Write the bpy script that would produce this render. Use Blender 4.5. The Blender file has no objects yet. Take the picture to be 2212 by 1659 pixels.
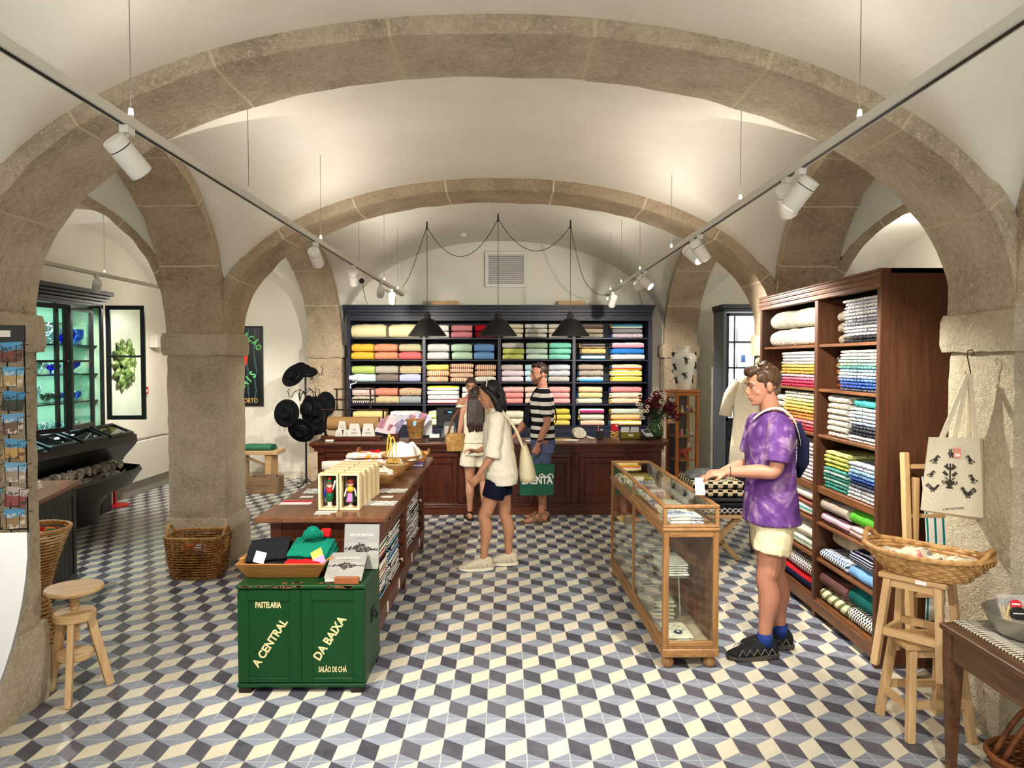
import bpy, math, random
from mathutils import Vector, Matrix, noise as mnoise
PI = math.pi
rnd = random.Random(7)
SC = bpy.context.scene
COL = SC.collection

# ------------------------------------------------------------------ camera
FPX, CX, CY = 1579.0, 1106.0, 829.5
CAMZ = 1.84
PITCH, YAW = math.radians(-1.83), math.radians(-0.29)
cam_d = bpy.data.cameras.new('camera'); cam = bpy.data.objects.new('camera', cam_d); COL.objects.link(cam)
cam_d.sensor_fit = 'HORIZONTAL'; cam_d.sensor_width = 36.0; cam_d.lens = 36.0*FPX/2212.0
cam_d.clip_start = 0.05; cam_d.clip_end = 80
cam.location = (0, 0, CAMZ); cam.rotation_euler = (PI/2+PITCH, 0, YAW)
SC.camera = cam
_R = Matrix.Rotation(YAW, 3, 'Z') @ Matrix.Rotation(PI/2+PITCH, 3, 'X')
def _ray(px, py): return _R @ Vector(((px-CX)/FPX, (CY-py)/FPX, -1.0))
def at(px, py, Y):                 # survey point: photo pixel at a known distance Y
    r = _ray(px, py); return Vector((0, 0, CAMZ)) + r*(Y/r.y)
def fl(px, py, z=0.0):             # survey point on a horizontal level z
    r = _ray(px, py); return Vector((0, 0, CAMZ)) + r*((z-CAMZ)/r.z)
def ax(px, py, X):                 # survey point on the plane x = X
    r = _ray(px, py); return Vector((0, 0, CAMZ)) + r*(X/r.x)

# ------------------------------------------------------------------ world, exposure
SC.view_settings.view_transform = 'Standard'; SC.view_settings.look = 'None'
SC.view_settings.exposure = 0.24; SC.view_settings.gamma = 1.0
SC.view_settings.use_curve_mapping = False
W = bpy.data.worlds.new('world'); SC.world = W; W.use_nodes = True
W.node_tree.nodes['Background'].inputs[0].default_value = (1.0, 0.97, 0.92, 1)
W.node_tree.nodes['Background'].inputs[1].default_value = 1.25
try:
    SC.cycles.use_denoising = True
    SC.cycles.max_bounces = 8; SC.cycles.diffuse_bounces = 3; SC.cycles.glossy_bounces = 3; SC.cycles.adaptive_threshold = .02
    SC.cycles.transmission_bounces = 8; SC.cycles.transparent_max_bounces = 12
    SC.cycles.caustics_reflective = False; SC.cycles.caustics_refractive = False
    SC.cycles.sample_clamp_indirect = 4.0
except Exception: pass
WARM = (1.0, 0.945, 0.855)
def lamp(kind, name, loc, energy, color=WARM, parent=None, aim=None, size=0.05, spot=80, blend=0.6, sizey=None):
    d = bpy.data.lights.new(name, kind); d.energy = energy; d.color = color
    o = bpy.data.objects.new(name, d); COL.objects.link(o); o.location = loc
    if kind == 'SPOT': d.spot_size = math.radians(spot); d.spot_blend = blend; d.shadow_soft_size = size
    elif kind == 'AREA':
        d.size = size
        if sizey: d.shape = 'RECTANGLE'; d.size_y = sizey
    else: d.shadow_soft_size = size
    if aim is not None:
        v = Vector(aim)-Vector(loc); o.rotation_euler = v.to_track_quat('-Z', 'Y').to_euler()
    if parent: o.parent = parent
    return o
E_SPOT, E_CEIL_FILL, E_AISLE = 185.0, 6.5, 110.0      # levels: shop spots, added ceiling fill, aisle spots

# ------------------------------------------------------------------ object helpers
def thing(name, label, cat, loc=(0, 0, 0), rz=0.0, group=None):
    o = bpy.data.objects.new(name, None); COL.objects.link(o); o.empty_display_size = 0.1
    o.location = loc; o.rotation_euler = (0, 0, rz); o['label'] = label; o['category'] = cat
    if group: o['group'] = group
    return o
def tag(o, label, cat, group=None, kind=None):
    o['label'] = label; o['category'] = cat
    if group: o['group'] = group
    if kind: o['kind'] = kind
    return o
class MB:
    """collects shapes; build() links them as one mesh"""
    def __init__(s): s.v = []; s.f = []; s.m = []; s.mi = 0; s.M = None
    def add(s, vs, fs):
        n = len(s.v)
        if s.M is not None: vs = [s.M @ Vector(v) for v in vs]
        s.v += [tuple(v) for v in vs]; s.f += [tuple(n+i for i in f) for f in fs]; s.m += [s.mi]*len(fs); return s
    def box(s, x0, y0, z0, x1, y1, z1, b=0.0):
        if x0 > x1: x0, x1 = x1, x0
        if y0 > y1: y0, y1 = y1, y0
        if z0 > z1: z0, z1 = z1, z0
        b = min(b, .45*(x1-x0), .45*(y1-y0), .45*(z1-z0))
        if b <= 0:
            return s.add([(x, y, z) for z in (z0, z1) for y in (y0, y1) for x in (x0, x1)],
                         [(0, 2, 3, 1), (4, 5, 7, 6), (0, 1, 5, 4), (2, 6, 7, 3), (0, 4, 6, 2), (1, 3, 7, 5)])
        vs = []; idx = {}
        X = (x0, x1); Y = (y0, y1); Z = (z0, z1)
        for i in (0, 1):
            for j in (0, 1):
                for k in (0, 1):
                    sx = b if i == 0 else -b; sy = b if j == 0 else -b; sz = b if k == 0 else -b
                    for a, p in enumerate(((X[i], Y[j]+sy, Z[k]+sz), (X[i]+sx, Y[j], Z[k]+sz), (X[i]+sx, Y[j]+sy, Z[k]))):
                        idx[i, j, k, a] = len(vs); vs.append(p)
        I = lambda *q: idx[q]
        fs = []
        fs.append((I(0,0,0,0), I(0,0,1,0), I(0,1,1,0), I(0,1,0,0))); fs.append((I(1,0,0,0), I(1,1,0,0), I(1,1,1,0), I(1,0,1,0)))
        fs.append((I(0,0,0,1), I(1,0,0,1), I(1,0,1,1), I(0,0,1,1))); fs.append((I(0,1,0,1), I(0,1,1,1), I(1,1,1,1), I(1,1,0,1)))
        fs.append((I(0,0,0,2), I(0,1,0,2), I(1,1,0,2), I(1,0,0,2))); fs.append((I(0,0,1,2), I(1,0,1,2), I(1,1,1,2), I(0,1,1,2)))
        for j in (0, 1):
            for k in (0, 1): fs.append((I(0,j,k,1), I(1,j,k,1), I(1,j,k,2), I(0,j,k,2)))
        for i in (0, 1):
            for k in (0, 1): fs.append((I(i,0,k,0), I(i,1,k,0), I(i,1,k,2), I(i,0,k,2)))
        for i in (0, 1):
            for j in (0, 1): fs.append((I(i,j,0,0), I(i,j,1,0), I(i,j,1,1), I(i,j,0,1)))
        for i in (0, 1):
            for j in (0, 1):
                for k in (0, 1): fs.append((I(i,j,k,0), I(i,j,k,1), I(i,j,k,2)))
        return s.add(vs, fs)
    def hexa(s, p):          # eight corners, bottom four then top four
        return s.add(p, [(3, 2, 1, 0), (4, 5, 6, 7), (0, 1, 5, 4), (1, 2, 6, 5), (2, 3, 7, 6), (3, 0, 4, 7)])
    def bar(s, a, b, w, h=None, up=(0, 0, 1), w2=None, h2=None):      # rectangular bar from a to b
        a = Vector(a); b = Vector(b); h = w if h is None else h; w2 = w if w2 is None else w2; h2 = h if h2 is None else h2
        d = (b-a).normalized(); u = Vector(up)
        if abs(d.dot(u)) > .98: u = Vector((0, 1, 0))
        x = d.cross(u).normalized(); y = x.cross(d).normalized()
        q = lambda c, ww, hh: [c-x*ww/2-y*hh/2, c+x*ww/2-y*hh/2, c+x*ww/2+y*hh/2, c-x*ww/2+y*hh/2]
        return s.hexa(q(a, w, h)+q(b, w2, h2))
    def tube(s, pts, r, n=8, closed=False, ry=None, cap=True, up=None):       # swept tube, r number or list
        pts = [Vector(p) for p in pts]; N = len(pts)
        rr = list(r) if isinstance(r, (list, tuple)) else [r]*N
        ryy = rr if ry is None else (list(ry) if isinstance(ry, (list, tuple)) else [ry]*N)
        vs = []; last = None
        for i, p in enumerate(pts):
            if closed: t = pts[(i+1) % N]-pts[i-1]
            else: t = pts[min(i+1, N-1)]-pts[max(i-1, 0)]
            t = t.normalized() if t.length > 1e-9 else Vector((0, 0, 1))
            if last is None:
                u = Vector(up) if up is not None else (Vector((0, 0, 1)) if abs(t.z) < .9 else Vector((1, 0, 0)))
            else: u = last
            x = u - t*u.dot(t)
            x = x.normalized() if x.length > 1e-6 else t.orthogonal().normalized()
            last = x; y = t.cross(x)
            for k in range(n):
                a = 2*PI*k/n; vs.append(p + x*math.cos(a)*rr[i] + y*math.sin(a)*ryy[i])
        fs = []
        for i in range(N if closed else N-1):
            j = (i+1) % N
            for k in range(n): fs.append((i*n+k, i*n+(k+1) % n, j*n+(k+1) % n, j*n+k))
        if cap and not closed: fs.append(tuple(range(n-1, -1, -1))); fs.append(tuple((N-1)*n+k for k in range(n)))
        return s.add(vs, fs)
    def cyl(s, a, b, r, r2=None, n=16): return s.tube([a, b], [r, r if r2 is None else r2], n)
    def lathe(s, prof, c=(0, 0, 0), n=24, sx=1.0, sy=1.0):            # profile [(r, z)]
        vs = []; fs = []; N = len(prof)
        for r, z in prof:
            for k in range(n):
                a = 2*PI*k/n; vs.append((c[0]+r*math.cos(a)*sx, c[1]+r*math.sin(a)*sy, c[2]+z))
        for i in range(N-1):
            for k in range(n): fs.append((i*n+k, i*n+(k+1) % n, (i+1)*n+(k+1) % n, (i+1)*n+k))
        if prof[0][0] > 1e-5: fs.append(tuple(range(n-1, -1, -1)))
        if prof[-1][0] > 1e-5: fs.append(tuple((N-1)*n+k for k in range(n)))
        return s.add(vs, fs)
    def ball(s, c, r, n=12, m=8):
        rx, ry, rz = r if isinstance(r, (tuple, list)) else (r, r, r)
        vs = [(c[0], c[1], c[2]-rz)]; fs = []
        for i in range(1, m):
            a = -PI/2+PI*i/m
            for k in range(n):
                b = 2*PI*k/n; vs.append((c[0]+rx*math.cos(a)*math.cos(b), c[1]+ry*math.cos(a)*math.sin(b), c[2]+rz*math.sin(a)))
        vs.append((c[0], c[1], c[2]+rz)); L = len(vs)-1
        for k in range(n): fs.append((0, 1+(k+1) % n, 1+k)); fs.append((L, L-n+k, L-n+(k+1) % n))
        for i in range(m-2):
            for k in range(n): a = 1+i*n; fs.append((a+k, a+(k+1) % n, a+n+(k+1) % n, a+n+k))
        return s.add(vs, fs)
    def prism(s, poly, h, axis='z', o=0.0):          # polygon (2d) extruded by h from o along axis
        f = {'z': lambda p, t: (p[0], p[1], t), 'y': lambda p, t: (p[0], t, p[1]), 'x': lambda p, t: (t, p[0], p[1])}[axis]
        n = len(poly); vs = [f(p, o) for p in poly]+[f(p, o+h) for p in poly]
        return s.add(vs, [tuple(range(n-1, -1, -1)), tuple(range(n, 2*n))]+[(i, (i+1) % n, n+(i+1) % n, n+i) for i in range(n)])
    def grid(s, fn, nu, nv, wrap=False):             # surface fn(u,v) u,v in 0..1
        vs = [fn(i/nu, j/nv) for j in range(nv+1) for i in range(nu+1)]
        return s.add(vs, [(j*(nu+1)+i, j*(nu+1)+i+1, (j+1)*(nu+1)+i+1, (j+1)*(nu+1)+i) for j in range(nv) for i in range(nu)])
    def rings(s, rings, cap=True):                   # loft closed rings of equal count
        n = len(rings[0]); vs = [p for r in rings for p in r]; fs = []
        for i in range(len(rings)-1):
            for k in range(n): fs.append((i*n+k, i*n+(k+1) % n, (i+1)*n+(k+1) % n, (i+1)*n+k))
        if cap: fs.append(tuple(range(n-1, -1, -1))); fs.append(tuple((len(rings)-1)*n+k for k in range(n)))
        return s.add(vs, fs)
    def build(s, name, mat, parent=None, smooth=False, loc=None, rz=0.0, solid=0.0, bevel=0.0, sub=0, fix=False):
        me = bpy.data.meshes.new(name); me.from_pydata(s.v, [], s.f); me.update()
        for m in (mat if isinstance(mat, (list, tuple)) else [mat]): me.materials.append(m)
        if isinstance(mat, (list, tuple)): me.polygons.foreach_set('material_index', s.m)
        if fix:
            import bmesh
            bm = bmesh.new(); bm.from_mesh(me); bmesh.ops.recalc_face_normals(bm, faces=bm.faces); bm.to_mesh(me); bm.free()
        if smooth:
            me.polygons.foreach_set('use_smooth', [True]*len(me.polygons))
            if smooth is not True: me.set_sharp_from_angle(angle=math.radians(smooth))
        o = bpy.data.objects.new(name, me); COL.objects.link(o)
        if parent: o.parent = parent
        if loc is not None: o.location = loc
        o.rotation_euler = (0, 0, rz)
        if solid: m = o.modifiers.new('solid', 'SOLIDIFY'); m.thickness = solid; m.offset = 0
        if bevel: m = o.modifiers.new('bevel', 'BEVEL'); m.width = bevel; m.segments = 2; m.limit_method = 'ANGLE'
        if sub: m = o.modifiers.new('sub', 'SUBSURF'); m.levels = sub; m.render_levels = sub
        return o
def B(): return MB()
def copy_tree(o, loc=None, rz=None, label=None, parent=None):
    c = o.copy(); COL.objects.link(c)
    if parent: c.parent = parent
    if loc is not None: c.location = loc
    if rz is not None: c.rotation_euler = (0, 0, rz)
    if label: c['label'] = label
    for ch in list(o.children): copy_tree(ch, parent=c)
    return c

# ------------------------------------------------------------------ node helpers
def lin(h):
    """sRGB hex or 0-255 triple to linear rgba"""
    if isinstance(h, str): h = [int(h[i:i+2], 16) for i in (0, 2, 4)]
    f = lambda c: (c/12.92 if c <= .04045 else ((c+.055)/1.055)**2.4)
    return tuple(f(c/255.0) for c in h[:3])+(1.0,)
class S:                                              # a float socket with arithmetic
    def __init__(s, g, sock): s.g = g; s.s = sock
    def _op(s, op, b=None, c=None, swap=False):
        n = s.g.nodes.new('ShaderNodeMath'); n.operation = op
        xs = [s, b, c]
        if swap: xs = [b, s, c]
        for i, x in enumerate(xs):
            if x is None: continue
            if isinstance(x, S): s.g.links.new(x.s, n.inputs[i])
            else: n.inputs[i].default_value = x
        return S(s.g, n.outputs[0])
    def __add__(s, b): return s._op('ADD', b)
    def __sub__(s, b): return s._op('SUBTRACT', b)
    def __mul__(s, b): return s._op('MULTIPLY', b)
    def __truediv__(s, b): return s._op('DIVIDE', b)
    def __radd__(s, b): return s._op('ADD', b)
    def __rmul__(s, b): return s._op('MULTIPLY', b)
    def __rsub__(s, b): return s._op('SUBTRACT', b, swap=True)
    def fr(s): return s._op('FRACT')
    def fl(s): return s._op('FLOOR')
    def ab(s): return s._op('ABSOLUTE')
    def lt(s, b): return s._op('LESS_THAN', b)
    def gt(s, b): return s._op('GREATER_THAN', b)
    def mx(s, b): return s._op('MAXIMUM', b)
    def mn(s, b): return s._op('MINIMUM', b)
    def sin(s): return s._op('SINE')
    def mod(s, b): return s._op('FLOORED_MODULO', b)
class G:                                              # one material under construction
    def __init__(s, name, rough=0.6, spec=0.3, metal=0.0):
        s.mat = bpy.data.materials.new(name); s.mat.use_nodes = True
        s.t = s.mat.node_tree; s.nodes = s.t.nodes; s.links = s.t.links
        s.p = s.nodes['Principled BSDF']; s.p.inputs['Roughness'].default_value = rough
        s.p.inputs['Specular IOR Level'].default_value = spec; s.p.inputs['Metallic'].default_value = metal
        s.tc = s.nodes.new('ShaderNodeTexCoord')
    def xyz(s, out='Object'):
        n = s.nodes.new('ShaderNodeSeparateXYZ'); s.links.new(s.tc.outputs[out], n.inputs[0])
        return [S(s, n.outputs[i]) for i in range(3)]
    def vec(s, x, y, z):
        n = s.nodes.new('ShaderNodeCombineXYZ')
        for i, q in enumerate((x, y, z)):
            if isinstance(q, S): s.links.new(q.s, n.inputs[i])
            else: n.inputs[i].default_value = q
        return n.outputs[0]
    def noise(s, scale, detail=2.0, vec=None, rough=.55, out=0, dist=0.0):
        n = s.nodes.new('ShaderNodeTexNoise'); n.inputs['Scale'].default_value = scale; n.inputs['Detail'].default_value = detail
        n.inputs['Roughness'].default_value = rough; n.inputs['Distortion'].default_value = dist
        s.links.new(vec if vec is not None else s.tc.outputs['Object'], n.inputs['Vector']); return S(s, n.outputs[out])
    def voro(s, scale, vec=None, out='Distance', feature='F1'):
        n = s.nodes.new('ShaderNodeTexVoronoi'); n.feature = feature; n.inputs['Scale'].default_value = scale
        s.links.new(vec if vec is not None else s.tc.outputs['Object'], n.inputs['Vector']); return S(s, n.outputs[out])
    def white(s, vec):
        n = s.nodes.new('ShaderNodeTexWhiteNoise'); s.links.new(vec, n.inputs['Vector']); return S(s, n.outputs['Value'])
    def ramp(s, x, stops, const=False):
        n = s.nodes.new('ShaderNodeValToRGB'); s.links.new(x.s, n.inputs[0]); e = n.color_ramp.elements
        n.color_ramp.interpolation = 'CONSTANT' if const else 'LINEAR'
        e[0].position = stops[0][0]; e[0].color = stops[0][1]; e[1].position = stops[1][0]; e[1].color = stops[1][1]
        for p, c in stops[2:]: q = e.new(p); q.color = c
        return n.outputs[0]
    def mix(s, f, a, b, mode='MIX'):
        n = s.nodes.new('ShaderNodeMix'); n.data_type = 'RGBA'; n.blend_type = mode
        if isinstance(f, S): s.links.new(f.s, n.inputs[0])
        else: n.inputs[0].default_value = f
        for q, i in ((a, 6), (b, 7)):
            if isinstance(q, (tuple, list)): n.inputs[i].default_value = q
            else: s.links.new(q, n.inputs[i])
        return n.outputs[2]
    def col(s, c):
        if isinstance(c, (tuple, list)): s.p.inputs['Base Color'].default_value = c
        else: s.links.new(c, s.p.inputs['Base Color'])
        return s
    def rough(s, x): s.links.new(x.s, s.p.inputs['Roughness']); return s
    def bump(s, x, strength=.3, dist=.01):
        n = s.nodes.new('ShaderNodeBump'); n.inputs['Strength'].default_value = strength; n.inputs['Distance'].default_value = dist
        s.links.new(x.s, n.inputs['Height']); s.links.new(n.outputs[0], s.p.inputs['Normal']); return s
_cache = {}
def plain(c, rough=.6, spec=.3, metal=0.0, name=None):
    key = ('p', str(c), rough, spec, metal)
    if key not in _cache:
        g = G(name or 'plain_'+str(len(_cache)), rough, spec, metal); g.col(lin(c)); _cache[key] = g.mat
    return _cache[key]
def wood(c1, c2, rough=.4, scale=1.0, axis=0, spec=.35):
    key = ('w', str(c1), str(c2), rough, scale, axis)
    if key not in _cache:
        g = G('wood_'+str(len(_cache)), rough, spec); x = g.xyz()
        q = [a*(2.0*scale if i == axis else 22.0*scale) for i, a in enumerate(x)]
        v = g.vec(*q)
        n = g.noise(1.0, 3.0, v, dist=.6); n2 = g.noise(4.5, 2.0, v)
        f = (n*.75+n2*.35)
        g.col(g.ramp(f, [(.34, lin(c1)), (.74, lin(c2))])); g.bump(n2, .08, .004); _cache[key] = g.mat
    return _cache[key]
def cloth(c, c2=None, rough=.92, scale=90.0, amt=.5):
    key = ('c', str(c), str(c2), scale)
    if key not in _cache:
        g = G('cloth_'+str(len(_cache)), rough, .12); a = lin(c)
        b = lin(c2) if c2 else tuple(k*.78 for k in a[:3])+(1,)
        n = g.noise(scale, 2.0); m = g.noise(7.0, 2.0)
        g.col(g.ramp(n*.85+m*.15, [(.33, b), (.6, a)])); g.bump(n, .25, .004); _cache[key] = g.mat
    return _cache[key]
def stripes(cols, period, axis='x', rough=.9, soft=0.0):
    """bands of colour along an axis: cols = [(end fraction, colour)]"""
    key = ('s', str(cols), period, axis)
    if key not in _cache:
        g = G('stripe_'+str(len(_cache)), rough, .12); x = g.xyz()['xyz'.index(axis)]
        f = (x*(1.0/period)).fr(); st = []; p = 0.0
        for e, c in cols: st.append((p, lin(c))); p = e
        if len(st) == 1: st.append((1.0, st[0][1]))
        g.col(g.ramp(f, st, True)); g.bump(g.noise(120, 2), .2, .003); _cache[key] = g.mat
    return _cache[key]
def checks(c1, c2, px, pz, rough=.9, axis='x', skew=False):
    key = ('k', c1, c2, px, pz, axis, skew)
    if key not in _cache:
        g = G('check_'+str(len(_cache)), rough, .12); x, y, z = g.xyz(); h = x if axis == 'x' else y
        i = (z*(1.0/pz)+y*(1.0/pz)*(0.0 if axis == 'y' else 1.0)); r = i.fl()
        u = (h*(1.0/px)+r*.5).fr().lt(.5)
        e = i.fr().gt(.18)
        g.col(g.mix(u*e if not skew else u, lin(c2), lin(c1))); g.bump(g.noise(120, 2), .2, .003); _cache[key] = g.mat
    return _cache[key]
def glassmat(tint=(1, 1, 1), alpha=.12, rough=.02, name='glass'):
    """thin sheet glass: a faint tinted gloss over clear transmission"""
    key = ('g', tint, alpha, rough)
    if key not in _cache:
        m = bpy.data.materials.new(name); m.use_nodes = True; t = m.node_tree; t.nodes.clear()
        o = t.nodes.new('ShaderNodeOutputMaterial'); a = t.nodes.new('ShaderNodeBsdfTransparent'); b = t.nodes.new('ShaderNodeBsdfGlossy')
        f = t.nodes.new('ShaderNodeLayerWeight'); f.inputs[0].default_value = .5
        pw = t.nodes.new('ShaderNodeMath'); pw.operation = 'POWER'; pw.inputs[1].default_value = 5.0; t.links.new(f.outputs['Facing'], pw.inputs[0])
        mm = t.nodes.new('ShaderNodeMath'); mm.operation = 'MULTIPLY_ADD'; mm.inputs[1].default_value = .9; mm.inputs[2].default_value = alpha*.25; mm.use_clamp = True
        x = t.nodes.new('ShaderNodeMixShader'); b.inputs['Roughness'].default_value = rough
        a.inputs[0].default_value = tuple(tint)+(1,); b.inputs[0].default_value = (1, 1, 1, 1)
        t.links.new(pw.outputs[0], mm.inputs[0]); t.links.new(mm.outputs[0], x.inputs[0])
        t.links.new(a.outputs[0], x.inputs[1]); t.links.new(b.outputs[0], x.inputs[2]); t.links.new(x.outputs[0], o.inputs[0]); _cache[key] = m
    return _cache[key]
def emit(c, strength, name='lit'):
    key = ('e', str(c), strength)
    if key not in _cache:
        m = bpy.data.materials.new(name); m.use_nodes = True; p = m.node_tree.nodes['Principled BSDF']
        p.inputs['Base Color'].default_value = lin(c); p.inputs['Emission Color'].default_value = lin(c); p.inputs['Emission Strength'].default_value = strength
        _cache[key] = m
    return _cache[key]
def words(txt, size, mat, name, parent=None, loc=(0, 0, 0), rot=(PI/2, 0, 0), depth=.0006, align='CENTER', sx=1.0, font=None, bold=0.0, shear=0.0):
    """lettering as a thin raised mesh"""
    c = bpy.data.curves.new(name, 'FONT'); c.body = txt; c.size = size; c.align_x = align; c.align_y = 'CENTER'
    c.extrude = depth; c.offset = bold; c.shear = shear; c.resolution_u = 3
    o = bpy.data.objects.new(name+'_tmp', c); COL.objects.link(o)
    me = bpy.data.meshes.new_from_object(o.evaluated_get(bpy.context.evaluated_depsgraph_get())); bpy.data.objects.remove(o)
    me.name = name; me.materials.clear(); me.materials.append(mat)
    q = bpy.data.objects.new(name, me); COL.objects.link(q); q.location = loc; q.rotation_euler = rot; q.scale = (sx, 1, 1)
    if parent: q.parent = parent
    return q
# ------------------------------------------------------------------ the vaulted room
XL0, XL1, XR0, XR1 = -3.03, -2.525, 2.37, 2.87        # pier faces
NCX, NA = -0.0775, 2.4475                                # nave axis and half span
WLX, WRX, BWY, Y0 = -5.22, 5.4, 11.45, -1.2           # left wall, right wall, back wall, rear left open for world fill light
ZS = 2.08                                            # springing of every arch
def struct(o): o['kind'] = 'structure'; return o
# -- materials
g = G('plaster', .85, .15)
n1 = g.noise(1.3, 3.0); n2 = g.noise(24.0, 3.0)
g.col(g.ramp(n1, [(.3, lin((232, 226, 210))), (.7, lin((242, 237, 224)))])); g.bump(n2, .25, .012); PLASTER = g.mat
def stone(c1, c2, c3, name):
    g = G(name, .9, .15)
    big = g.noise(3.0, 4.0); mid = g.noise(28.0, 4.0, rough=.7); fine = g.noise(130.0, 2.0); spk = g.noise(60.0, 2.0)
    base = g.ramp(big*.55+mid*.45, [(.32, lin(c1)), (.5, lin(c2)), (.7, lin(c3))])
    sp = g.voro(75.0); sp2 = g.voro(48.0)
    c = g.mix(sp.lt(.16)*fine.gt(.42)*.6, base, lin((205, 196, 172)))
    c = g.mix(sp2.lt(.14)*fine.lt(.5)*.55, c, lin((70, 62, 48)))
    c = g.mix(spk.gt(.62)*.7, c, lin((214, 204, 180)))
    g.col(c); g.bump(mid*.7+fine*.5, .8, .025); return g.mat
STONE = stone((156, 143, 120), (192, 178, 153), (218, 206, 181), 'granite')
STONE_D = stone((152, 133, 109), (190, 169, 141), (214, 196, 169), 'granite_brown')
STONE_L = stone((160, 148, 122), (188, 176, 150), (208, 198, 172), 'granite_pale')
MORTAR = plain((226, 214, 186), .95, .1, name='mortar')
# -- cube-pattern cement tiles
g = G('cube_tiles', .42, .35)
px_, py_, pz_ = g.xyz()
W0 = 0.2; o0 = fl(1126.8, 1389.5)
u = (px_ - o0.x)*(1/W0); v = (o0.y - py_)*(1/W0)
row = v.fl(); vv = v.fr(); odd = row.mod(2.0)
uu = (u + odd*.5).fr(); A = 0.3333
k = (uu*2.0-1.0).ab()
up = vv.lt((1.0-k)*A); dn = vv.gt(1.0-k*A)
grey = up.mx(dn); dark = uu.lt(.5)
cell = g.vec((u+odd*.5).fl(), row, dark); tone = g.white(cell)
cell2 = g.vec((u+odd*.5-.5).fl()*1.0+37.0, row+dn, 3.0)
cl = g.noise(9.0, 4.0, dist=1.2); wear = g.noise(1.1, 3.0)
cd = g.ramp(cl*.7+tone*.4, [(.3, lin((66, 66, 76))), (.75, lin((99, 98, 108)))])
cg = g.ramp(cl*.5+wear*.35, [(.25, lin((130, 138, 154))), (.6, lin((156, 162, 175)))])
cb = g.ramp(cl*.5+tone*.3, [(.2, lin((214, 206, 182))), (.7, lin((229, 222, 201)))])
cg = g.mix(dn, cg, lin((140, 147, 160)))
c = g.mix(grey, g.mix(dark, cb, cd), cg)
gu = (u.fr()-.5).ab().gt(.488); gv = (vv-.5).ab().gt(.49)
grout = gu.mx(gv)*g.noise(3.0, 2).gt(.42)
c = g.mix(grout*.75, c, lin((205, 202, 194)))
seam = ((uu-.5).ab().lt(.008))
c = g.mix(seam*(1.0-grey)*.4, c, lin((150, 148, 142)))
g.col(c); g.rough(g.noise(2.2, 3.0)*.22+.24); g.bump(grout*-1.0, .3, .002); TILES = g.mat

struct(B().box(WLX, Y0, -.1, WRX, BWY, 0).build('floor', TILES))
struct(B().box(WLX-.2, Y0, -.1, WLX, BWY+.2, 4.4).build('wall_left', PLASTER))
struct(B().box(WRX, Y0, -.1, WRX+.2, BWY+.2, 4.4).build('wall_right', PLASTER))
struct(B().box(WLX-.2, BWY, -.1, WRX+.2, BWY+.2, 4.4).build('wall_back', PLASTER))
# -- arches
def jit(p, amt, sc=6.0, seed=0.0):
    q = Vector(p)*sc + Vector((seed, seed*1.7, -seed))
    return Vector(p) + amt*Vector((mnoise.noise(q), mnoise.noise(q+Vector((31, 7, 3))), mnoise.noise(q+Vector((5, 47, 11)))))
def arch(axis, c, a, b, d0, d1, th, nv, mats, name, seed, n=2.12, spandrel=True):
    ts = set(i/84 for i in range(85)); per = 0.0
    joints = [i/nv for i in range(1, nv)]
    eps = .006/((a+b)*.5*PI)*1.0
    for j in joints: ts |= {j-eps, j+eps}
    ts = sorted(ts)
    def pt(t, off):
        A_ = t*PI; cc, ss = math.cos(A_), math.sin(A_); e = 2.0/n
        x = -a*math.copysign(abs(cc)**e, cc); z = b*abs(ss)**e
        nx, nz = x/(a*a), z/(b*b); l = math.hypot(nx, nz) or 1
        return c+x+nx/l*off, ZS+z+nz/l*off
    m = B(); prof = [(d0, th), (d0, th*.5), (d0, 0)] + [(d0+(d1-d0)*i/6, 0) for i in range(1, 6)] + [(d1, 0), (d1, th*.5), (d1, th)]
    vs = []; fs = []; K = len(prof)
    for t in ts:
        for d, off in prof:
            x, z = pt(t, off); p = (x, d, z) if axis == 'x' else (d, x, z)
            amt = .007 if off >= 0 else 0
            vs.append(jit(p, .011 if off == 0 and d in (d0, d1) else .006, 7.0, seed))
    for i in range(len(ts)-1):
        joint = any(abs((ts[i]+ts[i+1])/2-j) < eps*.9 for j in joints)
        m.mi = 1 if joint else 0
        m.add([], [])
        for k_ in range(K-1):
            f = (i*K+k_, i*K+k_+1, (i+1)*K+k_+1, (i+1)*K+k_)
            m.f.append(f); m.m.append(m.mi)
    m.v = [tuple(p) for p in vs]
    return struct(m.build(name, mats, smooth=40))
T = [(3.41, 3.93), (6.5, 7.02)]
arch('x', NCX, NA, 1.265, 3.41, 3.93, .105, 9, [STONE, plain((202, 188, 158), .95, .1)], 'stone_arch', 1.0)['label'] = 'wide stone arch nearest the viewer'
arch('x', NCX, NA, 1.265, 6.50, 7.02, .11, 9, [STONE_D, MORTAR], 'stone_arch', 2.0)['label'] = 'stone arch over the long table'
BAYS = [(0.6, 3.41), (3.93, 6.5), (7.02, 11.1)]
LRISE = [1.3, 1.3, 1.3]
for x0, x1, sd in ((XL0, XL1, 3.0), (XR0, XR1, 8.0)):
    for i, (y0, y1) in enumerate(BAYS):
        arch('y', (y0+y1)/2, (y1-y0)/2, LRISE[i], x0, x1, .10, 7, [STONE_D, MORTAR], 'stone_arch', sd+i, n=2.05)
AL, AR = ((WLX+XL0)/2, (XL0-WLX)/2), ((WRX+XR1)/2, (WRX-XR1)/2)
for (y0, y1) in T:
    for (c_, a_), sd in ((AL, 12.0), (AR, 15.0)):
        arch('x', c_, a_, 1.2, y0, y1, .10, 7, [STONE_D, MORTAR], 'stone_arch', sd+y0, n=2.05)
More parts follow.
